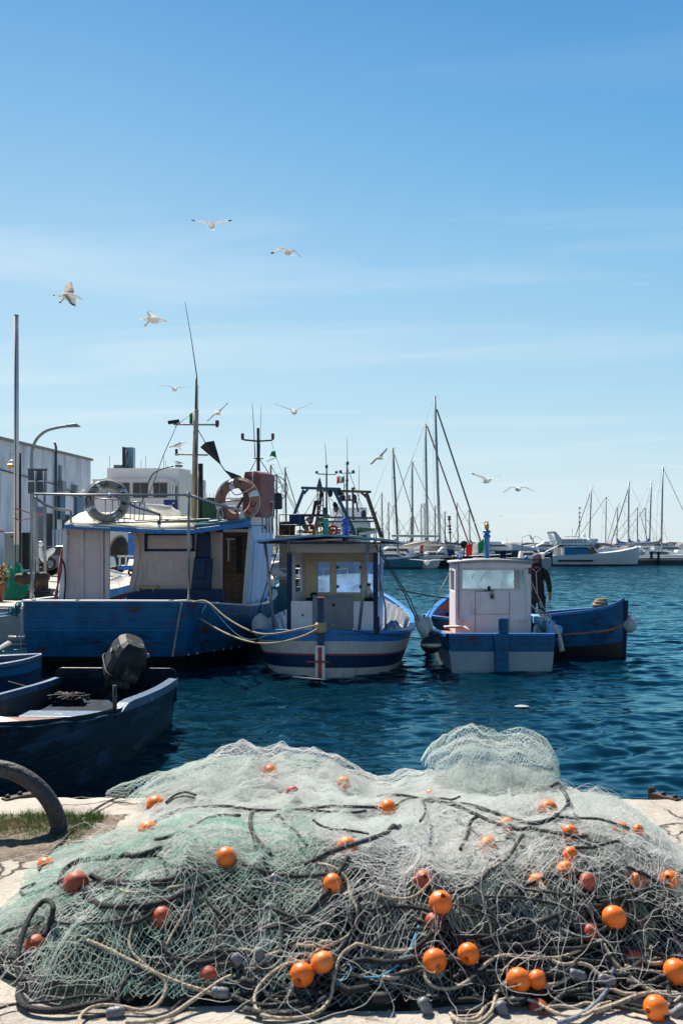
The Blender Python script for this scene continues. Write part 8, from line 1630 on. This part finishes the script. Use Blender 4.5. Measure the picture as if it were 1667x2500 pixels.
pm3 = pm.copy(); pm3.materials.clear(); pm3.materials.append(FP)
pm2 = pm.copy(); pm2.materials.clear(); pm2.materials.append(FD)
FL = [(659, 1889, 46, 0, 'orange float nearest the top of the left hand crest'), (380, 1966, 47, 0, 'orange float with a short looped rope high on the left slope'), (363, 2031, 55, 0, 'orange float below the short looped one on the left slope'), (112, 2115, 44, 0, 'leftmost bright orange float tied with black cord'), (186, 2158, 63, 2, 'dark shadowed float with a hole at the left shoulder'), (552, 2095, 54, 0, 'upright oval orange float left of the middle of the heap'), (946, 1975, 46, 0, 'orange float at the crest right of the middle'), (847, 2068, 52, 1, 'orange float crossed by the heavy speckled rope'), (812, 2157, 50, 0, 'orange float under the mesh inside the tan arching cord'), (838, 1913, 34, 1, 'half sunk orange float near the blue water at the crest'), (714, 1935, 34, 2, 'very faint pinkish float sunk in the milky crest'), (1075, 2203, 58, 3, 'bright bare orange float upper of a pair right of the middle'), (1060, 2252, 52, 2, 'reddish float behind mesh just below the bright bare one'), (1033, 2147, 46, 2, 'dark red float under mesh left above the bright bare one'), (1061, 2346, 60, 3, 'oval orange float with a dark hole at the front centre right'), (1143, 2329, 54, 3, 'tilted oval orange float right of the one with the dark hole'), (787, 2349, 56, 3, 'upper right of two touching bright floats in front'), (737, 2380, 60, 3, 'lower left of two touching bright floats in front, hole showing'), (510, 2384, 58, 2, 'dull red float in shade left of the two touching floats'), (395, 2240, 54, 2, 'pinkish float wrapped in green mesh on the left front'), (88, 2310, 58, 2, 'dark brown float beside the big black loop'), (1190, 2066, 48, 1, 'faded float veiled by white mesh right of the middle'), (1238, 2015, 40, 1, 'half covered float under the black diagonal'), (1337, 1977, 48, 1, 'veiled float inside the sweeping black rope loop'), (1390, 2033, 42, 0, 'orange float tied to a rope on the right slope'), (1391, 2085, 36, 0, 'small orange float right below the tied one on the right slope'), (1381, 2126, 48, 1, 'faded float uppermost of four under the right hand mesh'), (1432, 2153, 46, 2, 'faded float rightmost neighbour of the uppermost veiled one'), (1311, 2156, 46, 1, 'faded float left of the four under the right hand mesh'), (1557, 2150, 44, 1, 'faded float near the right rim by the black arc'), (1515, 2026, 38, 1, 'half float peeping over the right rim'), (1557, 2027, 28, 0, 'small slice of orange float at the outermost right rim'), (1634, 2147, 44, 0, 'mesh covered float at the right frame edge'), (1498, 2240, 60, 3, 'big bright orange float on the right slope with black rope'), (1438, 2277, 48, 2, 'dark reddish float left below the big bright right one'), (1265, 2393, 60, 3, 'large bright float with split hole low on the right front'), (1310, 2392, 48, 3, 'orange float half behind the large split one'), (1316, 2468, 60, 2, 'dull dark red float at the bottom right of centre'), (1545, 2341, 50, 2, 'dusky pink float under the ropes at the right'), (1648, 2372, 62, 3, 'bright float cut by the right frame edge'), (1600, 2461, 62, 3, 'lowest bright float in the bottom right corner'), (1050, 1940, 26, 1, 'tiny slice of float at the foot of the right tuft')]
rgf = random.Random(4)
for k, (px, py, w_, typ, lab) in enumerate(FL):
    o = proto if k == 0 else proto.copy()
    if k: COL.objects.link(o)
    if typ == 2: o.data = pm2
    elif typ == 1 or k % 7 == 2: o.data = pm3
    emb = {0: .006, 1: -.030, 2: -.016, 3: .035}[typ]
    c = Q(px, py, lift=max(emb, 0)); d = (camo.location - c).normalized()
    if emb < 0: c = c + d * emb
    sc = w_ * c.y / F / .101; o.scale = (sc, sc, sc); o.location = c
    ax = Vector((rgf.uniform(-1, 1), rgf.uniform(-.7, .7), rgf.uniform(-.5, .5))).normalized()
    if lab.endswith('hole showing') or 'hole' in lab: ax = (d + Vector((rgf.uniform(-.5, .5), 0, -.55))).normalized()
    o.rotation_mode = 'QUATERNION'; o.rotation_quaternion = ax.to_track_quat('Z', 'Y')
    setp(o, lab, 'float', 'orange floats of the fishing net')
